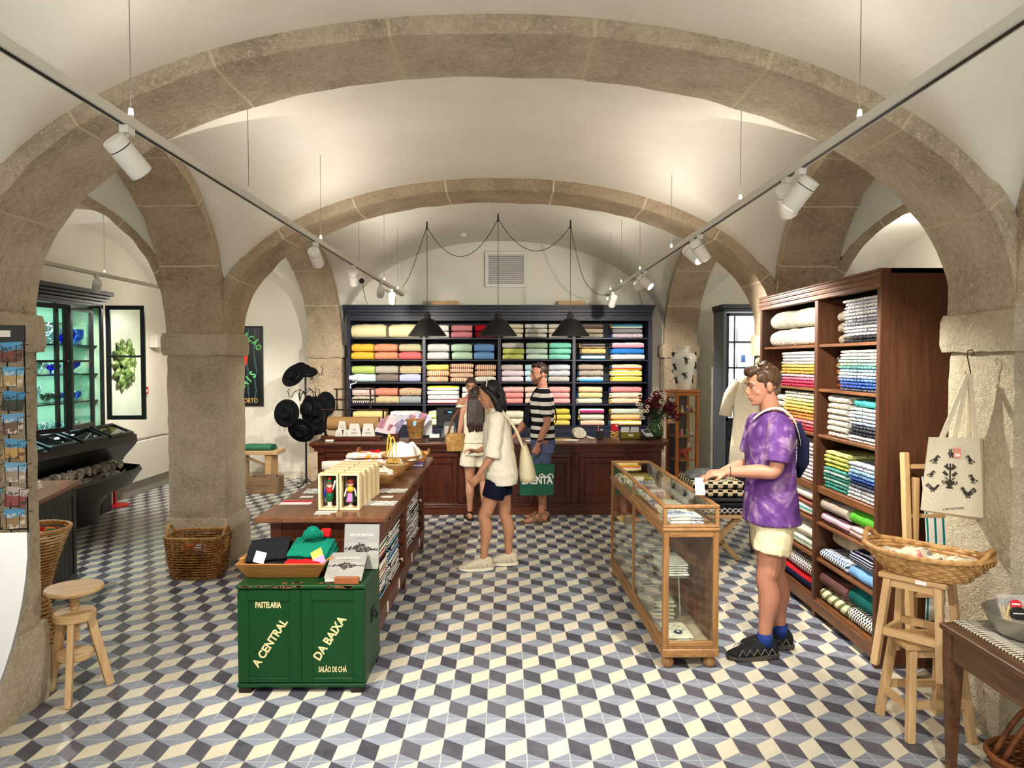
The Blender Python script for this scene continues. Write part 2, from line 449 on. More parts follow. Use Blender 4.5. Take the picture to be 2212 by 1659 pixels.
# -- vaults: one plaster sheet, bay by bay
def sup(u_, n=2.1): u_ = min(abs(u_), 1.0); return (1-u_**n)**(1/n)
def smax(a, b, k=.07):
    h = max(k-abs(a-b), 0)/k; return max(a, b)+h*h*k*.25
CE = B()
for (cx_, a_, b_) in ((NCX, NA+.1, None), (AL[0], AL[1]+.1, 1.3), (AR[0], AR[1]+.1, 1.3)):
    for i, (y0, y1) in enumerate(BAYS):
        nave = b_ is None
        yc, ya = (y0+y1)/2, (y1-y0)/2+.1
        bl = ([1.352, 1.358, 1.62][i] if nave else 1.3)
        xs0, xs1 = cx_-a_-.12, cx_+a_+.12; ys0, ys1 = y0-.14, (y1+.14 if i < 2 else BWY)
        def h(u_, v_):
            x = xs0+(xs1-xs0)*u_; y = ys0+(ys1-ys0)*v_
            dome = .09*max(0, 1-((y-yc)/ya)**2) if nave and i == 1 else 0
            z1 = (bl+dome)*sup((x-cx_)/a_); z2 = (LRISE[i]+.1)*sup((y-yc)/ya)
            return (x, y, ZS+smax(z1, z2))
        CE.grid(h, 64 if nave else 40, 48)
struct(CE.build('ceiling', PLASTER, smooth=True))
LEAK_SLAB = B().box(WLX-.2, Y0, 4.3, WRX+.2, BWY+.2, 4.4)  # unseen slab added over the vaults to stop world light leaking in
struct(LEAK_SLAB.build('ceiling', PLASTER))
SP = B()
for (y0, y1) in T:                                    # masonry above the arches, inside the vault thickness
    for c_, a_ in ((NCX, NA), AL, AR):
        pts = [(c_+(a_+.1)*-math.cos(PI*j/40), ZS+(1.36)*abs(math.sin(PI*j/40))**.96-.02) for j in range(41)]
        SP.prism(pts+[(c_+a_+.3, 4.3), (c_-a_-.3, 4.3)], .2, 'y', y0+.16)
struct(SP.build('wall_spandrel', PLASTER))
SL = B()
for x0 in (XL0, XR0):
    for i, (y0, y1) in enumerate(BAYS):
        c_, a_ = (y0+y1)/2, (y1-y0)/2
        pts = [(c_+(a_+.1)*-math.cos(PI*j/40), ZS+1.39*abs(math.sin(PI*j/40))**.96-.02) for j in range(41)]
        SL.prism(pts+[(c_+a_+.3, 4.3), (c_-a_-.3, 4.3)], .2, 'x', x0+.15)
struct(SL.build('wall_spandrel', PLASTER))
# -- piers
def pier(x0, x1, y0, y1, mat, seed, label, plinth=True):
    m = B()
    def block(e, z0, z1, nz, amt):
        X0, X1, Yb, Yt = x0-e, x1+e, y0-e, y1+e; N = 10
        rg = []
        per = [(X0+(X1-X0)*i/N, Yb) for i in range(N)]+[(X1, Yb+(Yt-Yb)*i/N) for i in range(N)]+[(X1-(X1-X0)*i/N, Yt) for i in range(N)]+[(X0, Yt-(Yt-Yb)*i/N) for i in range(N)]
        for j in range(nz+1):
            z = z0+(z1-z0)*j/nz; ins = .008 if j in (0, nz) else 0
            cx_, cy_ = (X0+X1)/2, (Yb+Yt)/2
            r = []
            for q, (x, y) in enumerate(per):
                s_ = (1-ins/.26)*(.985 if q % N == 0 else 1)
                r.append(jit((cx_+(x-cx_)*s_, cy_+(y-cy_)*s_, z), amt, 8.0, seed))
            rg.append(r)
        m.rings(rg)
    if plinth: block(.03, 0, .43, 7, .008)
    block(0, .0 if not plinth else .42, 1.9, 26, .010)
    block(.035, 1.885, ZS, 5, .010)
    o = struct(m.build('stone_pier', mat, smooth=35)); o['label'] = label; return o
pier(XL0, XL1, 3.41, 3.93, STONE, 1.0, 'near left granite pier beside the postcard rack')
pier(XL0, XL1, 6.50, 7.02, STONE, 2.0, 'granite pier with the wicker basket at its foot')
pier(XL0, XL1, 11.1, 11.6, STONE_D, 3.0, 'far left granite pier behind the hats')
pier(XR0, XR1, 3.41, 3.93, STONE_L, 4.0, 'pale granite pier with the hanging tote bag')
pier(XR0, XR1, 6.50, 7.02, STONE_D, 5.0, 'granite pier at the far end of the tall bookcase')
pier(XR0, XR1, 11.1, 11.6, STONE_D, 6.0, 'granite pier behind the swallow vase')
struct(B().box(WLX, 7.0, 0, WLX+.02, BWY, .1).build('baseboard_left', plain((214, 206, 188))))
struct(B().box(WLX, BWY-.02, 0, XL0, BWY, .1).build('baseboard_back', plain((214, 206, 188))))
# ------------------------------------------------------------------ ceiling tracks and their spots
WHITE = plain((236, 233, 224), .4, .4, name='white_metal'); BLACK = plain((14, 14, 15), .45, .4, name='black_metal')
TRK = plain((225, 221, 210), .5, .3)
LENS = emit((255, 240, 214), 14.0, 'spot_lens')
TZ = 2.70
def track(x, y0, y1, label, wires, z=TZ):
    t = thing('light_track', label, 'track light rail', (x, y0, z))
    B().box(-.02, 0, 0, .02, y1-y0, .035, .003).build('rail', TRK, t)
    B().box(-.008, .0, -.0015, .008, y1-y0, .0).build('slot', BLACK, t)
    for yw in wires:
        zt = 4.2
        cx_ = NCX if abs(x) < 2.5 else (AL[0] if x < 0 else AR[0])
        aa = NA if abs(x) < 2.5 else AL[1]
        i = 0 if yw < 3.6 else 1 if yw < 6.8 else 2
        bl = [1.37, 1.46, 1.62][i] if abs(x) < 2.5 else 1.3
        zt = ZS+bl*sup((x-cx_)/(aa+.1))
        w = B().cyl((0, yw-y0, .035), (0, yw-y0, zt-z+.02), .0018, n=6).build('suspension_wire', plain((120, 116, 108), .4, .5), t)
        B().cyl((0, yw-y0, .033), (0, yw-y0, .075), .011, .008, 10).build('wire_grip', WHITE, t)
    return t
trL = track(-1.40, 1.2, 9.75, 'long white ceiling track on the left above the doll table', [1.9, 2.75, 3.98, 5.5, 6.9, 8.3, 9.3])
trR = track(1.31, 1.2, 9.75, 'long white ceiling track on the right above the glass case', [2.75, 4.15, 5.9, 7.3, 8.5, 9.4])
def up(x, y0, y1, z, e):  # upward area light added to brighten the vault, no fixture of its own
    return lamp('AREA', 'ceiling_fill', (x, (y0+y1)/2, z+.05), e, (1.0, .94, .85), None, (x, (y0+y1)/2, z+2), .05, sizey=y1-y0)
for x in (-1.40, 1.31): up(x, 1.2, 3.0, TZ, E_CEIL_FILL*.5); up(x, 4.0, 6.4, TZ, E_CEIL_FILL*1.1); up(x, 7.2, 9.6, TZ, E_CEIL_FILL*1.0)
def spot(x, y, z, aim, label, e=E_SPOT, lit=True, ang=70, r=.043, L=.15, group='track spotlights'):
    d = (Vector(aim)-Vector((x, y, z-.11))).normalized()
    t = thing('track_spotlight', label, 'spotlight', (x, y, z), group=group)
    B().box(-.016, -.03, -.03, .016, .03, 0, .003).build('adapter', WHITE, t)
    c = Vector((0, 0, -.11)); a = c-d*L*.5; b = c+d*L*.5
    B().cyl((0, 0, -.03), c-d*L*.3, .009, n=8).build('stem', WHITE, t)
    h = B().tube([a, a+d*.004, a+d*.035], [r*.9, r, r], 20).tube([a+d*.039, b-d*.004, b], [r, r, r*.96], 20).build('lamp_head', WHITE, t, smooth=30)
    B().cyl(a+d*.035, a+d*.039, r*.96, n=20).build('seam', BLACK, h)
    B().cyl(b, b+d*.0015, r*.8, n=20).build('lens', LENS if lit else plain((235, 230, 215), .3, .5), t)
    if e > 0: lamp('SPOT', 'spot_beam', Vector((x, y, z))+b+d*.02, e, WARM, None, aim, .03, ang, .7)
    return t
XLt, XRt = -1.40, 1.31
spot(XLt, 2.72, TZ, (-.3, 4.6, .6), 'nearest white spotlight under the left ceiling track', ang=85)
spot(XLt, 5.35, TZ, (-1.3, 8.2, .7), 'white spotlight under the left track in front of the middle stone arch', ang=80)
spot(XLt, 6.65, TZ, (-1.6, 8.75, .8), 'white spotlight under the left track beside the small security camera', ang=75)
spot(XLt, 8.05, TZ, (-2.0, 10.7, 1.6), 'last but one spotlight at the far end of the left track', E_SPOT*.8, ang=75)
spot(XLt, 8.85, TZ, (-1.7, 10.7, 1.3), 'last spotlight at the far end of the left track', E_SPOT*.8, ang=80)
spot(XRt, 3.30, TZ, (-.3, 5.0, 0), 'nearer of the two big white spotlights on the right track by the near arch', ang=90)
spot(XRt, 3.46, TZ, (2.2, 4.9, 1.0), 'farther of the two big white spotlights on the right track by the near arch', E_SPOT*.7, ang=70)
spot(XRt, 5.02, TZ, (2.5, 5.3, 1.0), 'lit white spotlight facing the viewer under the right track', E_SPOT*.75, ang=95)
spot(XRt, 5.2, TZ, (2.36, 3.66, 1.2), 'unlit looking white spotlight beside the lit one under the right track', E_SPOT*1.3, ang=45)
spot(XRt, 7.02, TZ, (2.6, 6.0, 1.3), 'brightly lit spotlight by the security camera under the right track', ang=90)
spot(XRt, 7.24, TZ, (.1, 10.7, 1.6), 'white spotlight hanging behind the brightly lit one on the right track', ang=80)
spot(XRt, 9.2, TZ, (1.0, 10.4, 1.3), 'last but one spotlight at the far end of the right track', E_SPOT*.7, ang=80)
spot(XRt, 9.38, TZ, (1.9, 10.6, 1.5), 'last spotlight at the far end of the right track', E_SPOT*.7, ang=80)
# tracks behind the viewer's end of the nave light the foreground too
spot(XLt, 1.45, TZ, (-.2, 3.6, 0), 'white spotlight on the left track overhead', ang=95)
spot(XRt, 1.45, TZ, (1.2, 3.4, 0), 'white spotlight on the right track overhead', E_SPOT*.6, ang=85)
# aisles
tA = track(-4.25, 5.2, 9.6, 'white ceiling track in the left aisle above the glass dresser', [5.9, 7.75, 9.2], 2.72)
spot(-4.25, 7.6, 2.72, (-5.2, 8.95, 1.55), 'lit spotlight above the open dresser door in the left aisle', E_AISLE, ang=50)
spot(-4.25, 6.2, 2.72, (-3.6, 5.2, .4), 'spotlight in the left aisle hidden by the near pier', E_AISLE, ang=110)
spot(-4.25, 9.3, 2.72, (-4.4, 10.6, .6), 'spotlight in the left aisle hidden by the middle pier', E_AISLE, ang=110)
up(-4.25, 5.3, 9.5, 2.72, E_CEIL_FILL*.9); up(4.2, 5.0, 10.0, 2.72, E_CEIL_FILL*1.2); up(-4.25, 1.2, 3.3, 2.72, E_CEIL_FILL*.6)  # same added ceiling fill over the aisles
lamp('POINT', 'aisle_point_light', (4.2, 8.3, 2.6), 40, WARM, size=.08)  # bare point lights in both aisles, no fixture modelled
lamp('POINT', 'aisle_point_light', (-4.2, 10.1, 2.6), 12, WARM, size=.08)
# ------------------------------------------------------------------ furniture
MAHOG = wood((48, 18, 10), (92, 40, 21), .3, 1.0, 2); MAHOG_X = wood((54, 24, 14), (98, 48, 28), .28, 1.0, 0)
TBL_TOP = wood((84, 50, 32), (128, 84, 56), .3, .8, 1); TBL_SIDE = wood((70, 36, 21), (110, 62, 38), .35, 1.0, 1); TBL_LEG = wood((66, 32, 19), (104, 55, 33), .35, 1.0, 2)
OAK = wood((120, 82, 44), (166, 122, 74), .35, 1.0, 2); OAK_Y = wood((120, 82, 44), (166, 122, 74), .35, 1.0, 1); OAK_X = wood((120, 82, 44), (166, 122, 74), .35, 1.0, 0)
CASE_W = wood((78, 46, 26), (134, 86, 50), .38, 1.0, 1); CASE_V = wood((62, 36, 22), (98, 60, 38), .4, .8, 2)
PINE = wood((182, 144, 96), (216, 180, 132), .55, .8, 2); PINE_X = wood((182, 144, 96), (216, 180, 132), .55, .8, 0); PINE_Y = wood((182, 144, 96), (216, 180, 132), .55, .8, 1)
CRATE_W = wood((228, 200, 146), (246, 226, 182), .6, 1.2, 1)
BRASS = plain((120, 96, 52), .35, .5, .8); DKMETAL = plain((32, 28, 24), .4, .5, .6)
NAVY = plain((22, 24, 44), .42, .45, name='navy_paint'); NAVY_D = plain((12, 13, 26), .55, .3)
GLASS = glassmat((.97, .99, .97), .14)
CREAM = plain((232, 214, 166), .6, .2); PAPER = plain((240, 236, 226), .8, .2); PAPER2 = plain((225, 220, 208), .8, .2)
# green cabinet with painted lettering
g = G('green_paint', .42, .25)
w1 = g.noise(14, 5, rough=.7); w2 = g.noise(55, 3)
c = g.mix((w1*.7+w2*.3).gt(.635), lin((12, 60, 26)), lin((7, 38, 16)))
c = g.mix((w2*.5+w1*.5).gt(.685)*.9, c, lin((120, 92, 58)))
g.col(c); g.bump(w2, .1, .003); GREEN = g.mat
GREEN_W = plain((112, 78, 48), .7, .2)
t = thing('cupboard', 'low dark green two-door cupboard with cream painted lettering', 'cupboard', (-1.148, 4.0, 0))
W2 = .352; H = .602; D = .475
m = B(); m.box(-W2, .02, .03, W2, D, H-.012, .004); body = m.build('body', GREEN, t)
B().box(-W2-.004, -.004, H-.022, W2+.004, D+.003, H, .005).build('top', GREEN, t)
B().box(-W2-.002, -.002, .03, W2+.002, .02, .05, .003).build('base_rail', GREEN, t)
for x in (-.31, .31): B().box(x-.035, .0, 0, x+.035, .06, .03).build('foot', DKMETAL, t); B().box(x-.035, D-.06, 0, x+.035, D, .03).build('foot', DKMETAL, t)
def panel_door(x0, x1, z0, z1, y, mat, parent, name='door', fr=.055, dep=.008, frb=None):
    frb = frb or fr
    m = B(); T_ = .016
    m.box(x0, y, z0, x0+fr, y+T_, z1, .002).box(x1-fr, y, z0, x1, y+T_, z1, .002)
    m.box(x0+fr, y, z1-fr, x1-fr, y+T_, z1, .002).box(x0+fr, y, z0, x1-fr, y+T_, z0+frb, .002)
    m.box(x0+fr-.001, y+dep, z0+frb-.001, x1-fr+.001, y+T_, z1-fr+.001)
    for a, b_, c_, d_ in ((x0+fr, z0+frb, x1-fr, z0+frb+.005), (x0+fr, z1-fr-.005, x1-fr, z1-fr), (x0+fr, z0+frb, x0+fr+.005, z1-fr), (x1-fr-.005, z0+frb, x1-fr, z1-fr)):
        m.box(a, y+dep-.004, b_, c_, y+dep+.001, d_)
    return m.build(name, mat, parent)
dL = panel_door(-W2+.003, -.003, .055, H-.03, .004, GREEN, t, fr=.058, frb=.026); dR = panel_door(.003, W2-.003, .055, H-.03, .004, GREEN, t, fr=.058, frb=.026)
B().box(-.006, .001, .055, .002, .006, H-.03, .001).build('lock_strip', GREEN, dL)
LET = plain((222, 204, 150), .6, .2)
yl = .0112
words('PASTELARIA', .046, LET, 'lettering', dL, (-.182, yl, .487), sx=.57, bold=.0012)
words('A CENTRAL', .062, LET, 'lettering', dL, (-.172, yl, .275), (PI/2, -math.radians(57), 0), sx=.93, bold=.0018)
words('DA BAIXA', .066, LET, 'lettering', dR, (.158, yl, .300), (PI/2, -math.radians(57), 0), sx=.93, bold=.0018)
words('SALÃO DE CHÁ', .042, LET, 'lettering', dR, (.172, yl, .125), sx=.53, bold=.001)
m = B(); m.box(W2-.001, .20, .32, W2+.006, .29, .40, .002); m.tube([(W2+.004, .215, .375), (W2+.022, .215, .35), (W2+.024, .245, .335), (W2+.022, .275, .35), (W2+.004, .275, .375)], .005, 8)
m.build('side_handle', BLACK, t)
# worn bare-wood strips along the top edge
m = B(); r_ = random.Random(4)
for i in range(26):
    x = r_.uniform(-W2, W2-.05); m.box(x, -.0052, H-.006-r_.random()*.012, x+r_.uniform(.01, .05), -.0035, H-.002-r_.random()*.003)
for i in range(10):
    x = r_.uniform(-.12, .2); m.box(x, .02+r_.random()*.02, H-.001, x+r_.uniform(.02, .05), .045+r_.random()*.02, H+.0006)
m.build('worn_edge', GREEN_W, t)

# long shop table in the middle
t = thing('shop_table', 'long brown wooden shop table with side drawers and open textile shelves', 'table', (-1.155, 4.45, 0))
TX0, TX1, TL, TH = -.40, .405, 2.82, .88
B().box(TX0, 0, TH-.035, TX1, TL, TH, .006).build('tabletop', TBL_TOP, t)
lx0, lx1 = TX0+.06, TX1-.075
for y in (.12, 1.38, 2.62):
    for x in (lx0, lx1-.07): B().hexa([(x+.008, y+.008, 0), (x+.062, y+.008, 0), (x+.062, y+.062, 0), (x+.008, y+.062, 0), (x, y, .2), (x+.07, y, .2), (x+.07, y+.07, .2), (x, y+.07, .2)]).box(x, y, .2, x+.07, y+.07, TH-.035).build('leg', TBL_LEG, t)
for k, (y0, y1) in enumerate(((.19, 1.38), (1.45, 2.62))):
    n = 2
    for i in range(n):
        a = y0+(y1-y0)*i/n+.004; b_ = y0+(y1-y0)*(i+1)/n-.004
        d = B().box(lx1-.03, a, TH-.175, lx1+.002, b_, TH-.042, .003).build('drawer', TBL_SIDE, t)
        yc = (a+b_)/2
        B().cyl((lx1+.002, yc, TH-.108), (lx1+.014, yc, TH-.108), .006, n=10).lathe([(0, 0), (.012, .003), (.014, .010), (.008, .015), (0, .016)], (0, 0, 0), 12).build('knob', DKMETAL, d) if False else B().tube([(lx1, yc, TH-.108), (lx1+.008, yc, TH-.108), (lx1+.012, yc, TH-.108), (lx1+.022, yc, TH-.108), (lx1+.026, yc, TH-.108)], [.006, .006, .013, .012, .004], 12).build('knob', DKMETAL, d)
    B().box(lx1-.03, y0, .655, lx1, y1, TH-.18).build('rail', TBL_SIDE, t)
    B().box(lx1-.025, y0, .10, lx1-.002, y1, .205).build('rail', TBL_SIDE, t)
    B().box(lx0+.02, y0, .185, lx1-.027, y1, .205).build('shelf', TBL_SIDE, t)
    B().box(lx0+.005, y0, .205, lx0+.02, y1, TH-.035).build('back_panel', TBL_SIDE, t)
    for q in (.30, .82): B().box(lx1-.002, y0+q, .12, lx1+.0005, y0+q+.045, .19).build('price_label', PAPER, t)
for y in (.12, 2.67): B().box(lx0+.07, y+.01, .5, lx1-.07, y+.03, TH-.035).build('end_panel', TBL_LEG, t)

# sales counter
t = thing('sales_counter', 'dark mahogany panelled sales counter with a rounded right end', 'counter', (0, 8.62, 0))
def cprof(x0, x1, d0, d1, r, n=10):     # plan outline, rounded at the right end
    return [(x0, d0), (x1-r, d0)]+[(x1-r+r*math.sin(PI/2*i/n), d0+r-r*math.cos(PI/2*i/n)) for i in range(1, n)]+[(x1, d0+r), (x1, d1), (x0, d1)]
m = B()
for e, z0, z1 in ((0, .835, .86), (.012, .822, .835), (.03, .80, .822)): m.prism(cprof(-2.36+e, 1.98-e, e, .68, .42-e), z1-z0, 'z', z0)
m.build('countertop', MAHOG_X, t, bevel=.004)
B().prism(cprof(-2.28, 1.90, .10, .64, .36), .77, 'z', .03).build('body', MAHOG, t, smooth=30)
m = B()
for e, z0, z1 in ((.05, .76, .80), (.085, .68, .76)): m.prism(cprof(-2.36+e, 1.98-e, e, .66, .42-e), z1-z0, 'z', z0)
m.build('frieze', MAHOG_X, t)
m = B()
for e, z0, z1 in ((.045, 0, .10), (.06, .10, .125), (.075, .125, .14)): m.prism(cprof(-2.36+e, 1.98-e, e, .66, .42-e), z1-z0, 'z', z0)
m.build('plinth', MAHOG_X, t, bevel=.004)
xs = [-2.22, -1.42, -.56, -.14, .36, .80, 1.42]
for i, x in enumerate(xs):
    m = B().box(x-.045, .06, .14, x+.045, .11, .70, .003)
    m.build('pilaster', MAHOG, t)
    m = B().box(x-.04, .03, .74, x+.04, .07, .80, .004).hexa([(x-.035, .05, .56), (x+.035, .05, .56), (x+.035, .09, .56), (x-.035, .09, .56), (x-.04, .03, .72), (x+.04, .03, .72), (x+.04, .09, .72), (x-.04, .09, .72)])
    for q in range(3): m.box(x-.03+.022*q, .024, .752, x-.018+.022*q, .031, .79, .002)
    m.box(x-.038, .042, .60, x+.038, .055, .615, .002).box(x-.036, .046, .57, x+.036, .058, .58, .002)
    m.build('corbel', MAHOG, t)
for i in range(len(xs)-1):
    a, b_ = xs[i]+.05, xs[i+1]-.05
    if b_-a < .2: continue
    m = B().box(a, .085, .14, a+.06, .105, .69, .003).box(b_-.06, .085, .14, b_, .105, .69, .003).box(a+.06, .085, .62, b_-.06, .105, .69, .003).box(a+.06, .085, .14, b_-.06, .105, .22, .003)
    for u0, v0, u1, v1 in ((a+.06, .22, b_-.06, .232), (a+.06, .608, b_-.06, .62), (a+.06, .232, a+.072, .608), (b_-.072, .232, b_-.06, .608)): m.box(u0, .08, v0, u1, .1, v1, .003)
    m.build('front_panel', MAHOG, t)
# tall navy shelving behind the counter
t = thing('navy_bookcase', 'tall navy blue shelving filled with folded blankets behind the counter', 'bookcase', (0, 10.95, 0))
bx0, bx1 = at(757, 800, 10.95).x, at(1399, 800, 10.95).x
Zc = lambda py: at(1100, py, 10.95).z
ztop = Zc(659)
m = B()
for e, z0, z1 in ((.055, ztop-.03, ztop), (.045, ztop-.06, ztop-.03), (.025, ztop-.11, ztop-.06), (.012, ztop-.15, ztop-.11), (0, ztop-.235, ztop-.15)): m.box(bx0-.045-e, -e, z0, bx1+.05+e, .47, z1, .004)
m.build('cornice', NAVY, t)
for x in (bx0-.05, bx1+.005): B().box(x, 0, 0, x+.05, .47, ztop-.23, .003).build('side_panel', NAVY, t)
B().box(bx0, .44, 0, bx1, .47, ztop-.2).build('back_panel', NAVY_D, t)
SHY = [729.5, 777, 825.5, 873, 920.5]
SHZ = [Zc(y) for y in SHY]
DIVX = [at(x, 800, 10.95).x for x in (916, 1078.5, 1240)]
for z in SHZ: B().box(bx0, .004, z-.022, bx1, .44, z, .002).build('shelf', NAVY, t)
for x in DIVX: B().box(x-.025, .0, .80, x+.025, .44, ztop-.23, .003).build('divider', NAVY, t)
B().box(bx0, .02, 0, bx1, .44, SHZ[-1]-.022).build('base_cupboard', NAVY, t)
for i in range(6):
    a = bx0+(bx1-bx0)*i/6; panel_door(a+.01, a+(bx1-bx0)/6-.01, .1, SHZ[-1]-.06, .002, NAVY, t)
for px0, px1 in ((931, 990), (1206, 1265)):
    a, b_ = at(px0, 650, 11.2), at(px1, 650, 11.2)
    w = B().box(0, 0, 0, b_.x-a.x, .03, .085, .002).build('wood_block', PINE_X, None, loc=(a.x, 11.2, ztop+.001)); tag(w, 'short pine board lying on top of the navy bookcase, %s of the two' % ('left' if px0 < 1000 else 'right'), 'board', 'pine boards on the bookcase')
    if True:
        sc_ = B()
        for q in (.05, b_.x-a.x-.05): sc_.cyl((q, -.001, .055), (q, .001, .055), .008, n=10)
        sc_.build('screw', BRASS, w)

# tall brown bookcase on the right
RX = 2.2
t = thing('rug_bookcase', 'tall brown wooden bookcase stacked with rugs and blankets on the right', 'bookcase', (RX, 4.3, 0))
RL, RD, RH = 2.06, .48, 2.385
m = B()
m.box(0, -.0, 0, RD, .035, RH-.0, .002); m.build('side_panel', CASE_V, t); B().box(-.012, -.002, 0, .05, .04, RH, .003).build('stile', CASE_V, t)
B().box(0, RL-.035, 0, RD, RL, RH, .002).build('side_panel', CASE_V, t); B().box(-.008, RL-.05, .08, .04, RL+.002, RH-.12, .003).build('stile', CASE_V, t)
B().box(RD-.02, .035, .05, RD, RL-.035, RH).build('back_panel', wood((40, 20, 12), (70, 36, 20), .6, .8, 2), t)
m = B().box(-.02, 0, RH-.115, .03, RL, RH, .003)
for z in (RH-.02, RH-.052, RH-.085): m.box(-.028, .0, z, -.015, RL, z+.016, .005)
m.build('cornice', CASE_W, t)
B().box(0, 0, RH-.03, RD, RL, RH).build('top_board', CASE_W, t)
RSH = [1.955, 1.64, 1.315, .95, .69, .43, .135]
RMID = .915
for i, z in enumerate(RSH):
    th = .05 if i == 3 else .02
    for a, b_ in ((.035, RMID-.02), (RMID+.02, RL-.035)): B().box(.008, a, z-th, RD-.02, b_, z, .002).build('shelf', CASE_W, t)
B().box(-.004, RMID-.025, .08, RD-.02, RMID+.025, RH-.11, .003).build('divider', CASE_V, t)
B().box(-.006, .03, .045, .03, RL-.03, .125, .003).build('plinth', CASE_W, t)
for y in (.0, RMID-.03, RL-.06): B().box(.0, y, 0, .06, y+.06, .05).build('foot', CASE_V, t)

# glass showcase
t = thing('glass_showcase', 'narrow oak glass showcase on bun feet holding folded linen', 'showcase', (.918, 4.285, 0), math.radians(1.15))
w_, l_ = .332, 1.93
m = B().box(-.004, -.004, .075, w_+.004, l_+.004, .125, .005).box(.004, .004, .125, w_-.004, l_-.004, .14, .003); m.build('base', OAK_Y, t)
for x in (.04, w_-.04):
    for y in (.05, l_-.05): B().lathe([(.018, .075), (.02, .066), (.03, .055), (.038, .038), (.036, .02), (.024, .004), (.016, 0)][::-1], (x, y, 0), 18).build('bun_foot', OAK, t, smooth=True)
pw = .034
for x in (0, w_-pw):
    for y in (0, l_-pw): B().box(x, y, .125, x+pw, y+pw, .845, .003).build('post', OAK, t)
for y in (l_*.5-.012, ): B().box(0, y, .13, .02, y+.024, .84, .003).build('post', OAK, t)
for z0, z1, e in ((.14, .17, 0), (.795, .83, 0)):
    B().box(pw, e, z0, w_-pw, e+.025, z1, .003).build('rail', OAK_X, t); B().box(pw, l_-.025, z0, w_-pw, l_, z1, .003).build('rail', OAK_X, t); B().box(e, pw, z0, e+.022, l_-pw, z1, .003).build('rail', OAK_Y, t)
B().box(w_-.03, pw, .13, w_-.012, l_-pw, .83).build('back_panel', wood((90, 52, 26), (140, 88, 48), .4, .8, 2), t)
m = B().box(-.008, -.008, .83, w_+.008, l_+.008, .85, .006).box(-.003, -.003, .85, w_+.003, l_+.003, .868, .005); m.build('moulding', OAK_Y, t)
B().box(.01, .01, .845, w_-.01, l_-.01, .862).build('display_board', plain((196, 184, 158), .8, .2), t)
for x in (0, w_-.022):
    for y in (0, l_-.022): B().box(x, y, .866, x+.022, y+.022, .975, .003).build('post', OAK, t)
B().box(0, l_*.5-.009, .866, .016, l_*.5+.009, .975, .003).build('post', OAK, t)
m = B()
for a in ((-.004, -.004, w_+.004, .028), (-.004, l_-.028, w_+.004, l_+.004), (-.004, .028, .026, l_-.028), (w_-.026, .028, w_+.004, l_-.028)): m.box(a[0], a[1], .965, a[2], a[3], .987, .006)
m.build('lid_frame', OAK_Y, t)
B().box(.024, .026, .974, w_-.024, l_-.026, .978).build('lid_glass', GLASS, t)
B().box(.006, .02, .868, .009, l_-.02, .967).build('glass_pane', GLASS, t); B().box(.02, .006, .868, w_-.02, .009, .967).build('glass_pane', GLASS, t); B().box(.02, l_-.009, .868, w_-.02, l_-.006, .967).build('glass_pane', GLASS, t); B().box(w_-.009, .02, .868, w_-.006, l_-.02, .967).build('glass_pane', GLASS, t)
B().box(.008, pw, .17, .011, l_*.5-.012, .795).build('glass_pane', GLASS, t); B().box(.008, l_*.5+.012, .17, .011, l_-pw, .795).build('glass_pane', GLASS, t)
B().box(pw, .010, .17, w_-pw, .013, .795).build('glass_pane', GLASS, t); B().box(pw, l_-.013, .17, w_-pw, l_-.010, .795).build('glass_pane', GLASS, t)
B().box(.03, .12, .512, w_-.115, l_-.05, .52).build('glass_shelf', glassmat((.9, .97, .95), .3), t)
for y in (.39, .82, 1.26): B().cyl((.205, y, .14), (.19, y, .512), .006, n=10).build('shelf_support', plain((190, 190, 185), .3, .5, .9), t)
B().box(.012, .012, .135, w_-.03, l_-.012, .142).build('floor_board', plain((176, 160, 130), .8, .2), t)
SHOW = t
# ------------------------------------------------------------------ folded textiles
def folded(m, x0, x1, y0, y1, z0, z1, seed=0, front='y', wob=.004, fold=.48, nx=8, layers=0, puff=.0):
    """one folded blanket: rounded fold to the front, soft ends"""
    r = random.Random(seed); h = z1-z0; f = min(fold*h, .3*abs(y1-y0)); rg = []
    K = 5; ph = [r.uniform(0, 6.28) for _ in range(6)]
    for i in range(nx+1):
        u = i/nx; e = min(u, 1-u)*nx
        ins = 0.0 if e >= 1 else (.10*h if i in (0, nx) else 0)
        x = x0+(x1-x0)*u; ring = []
        dz = -abs(wob*(math.sin(u*5+ph[0])+.6*math.sin(u*11+ph[1]))); dy = abs(wob*1.3*math.sin(u*6+ph[2]))
        t_ = z1-ins+dz-wob*.8+puff*math.sin(PI*u); b_ = z0+ins*.3
        hh = (t_-b_); sg = 1 if y1 > y0 else -1
        ff = min(f, hh*.49)
        for k in range(K+1):
            a = -PI/2-PI/2*k/K*1.0
            ring.append((y0+sg*(ff+ff*math.cos(a)+dy), b_+ff+ff*math.sin(a)))
        for k in range(K+1):
            a = PI-PI/2*k/K
            ring.append((y0+sg*(ff+ff*math.cos(a)+dy), t_-ff+ff*math.sin(a)))
        ring.append(((y0+y1)/2, t_+wob*.8*math.sin(u*8+ph[3])))
        ring.append((y1-.01*sg, t_-.004)); ring.append((y1, t_-.012)); ring.append((y1, b_))
        if front == 'y': rg.append([(x, y, z) for y, z in ring])
        else: rg.append([(y, x, z) for y, z in ring])
    m.rings(rg); return m
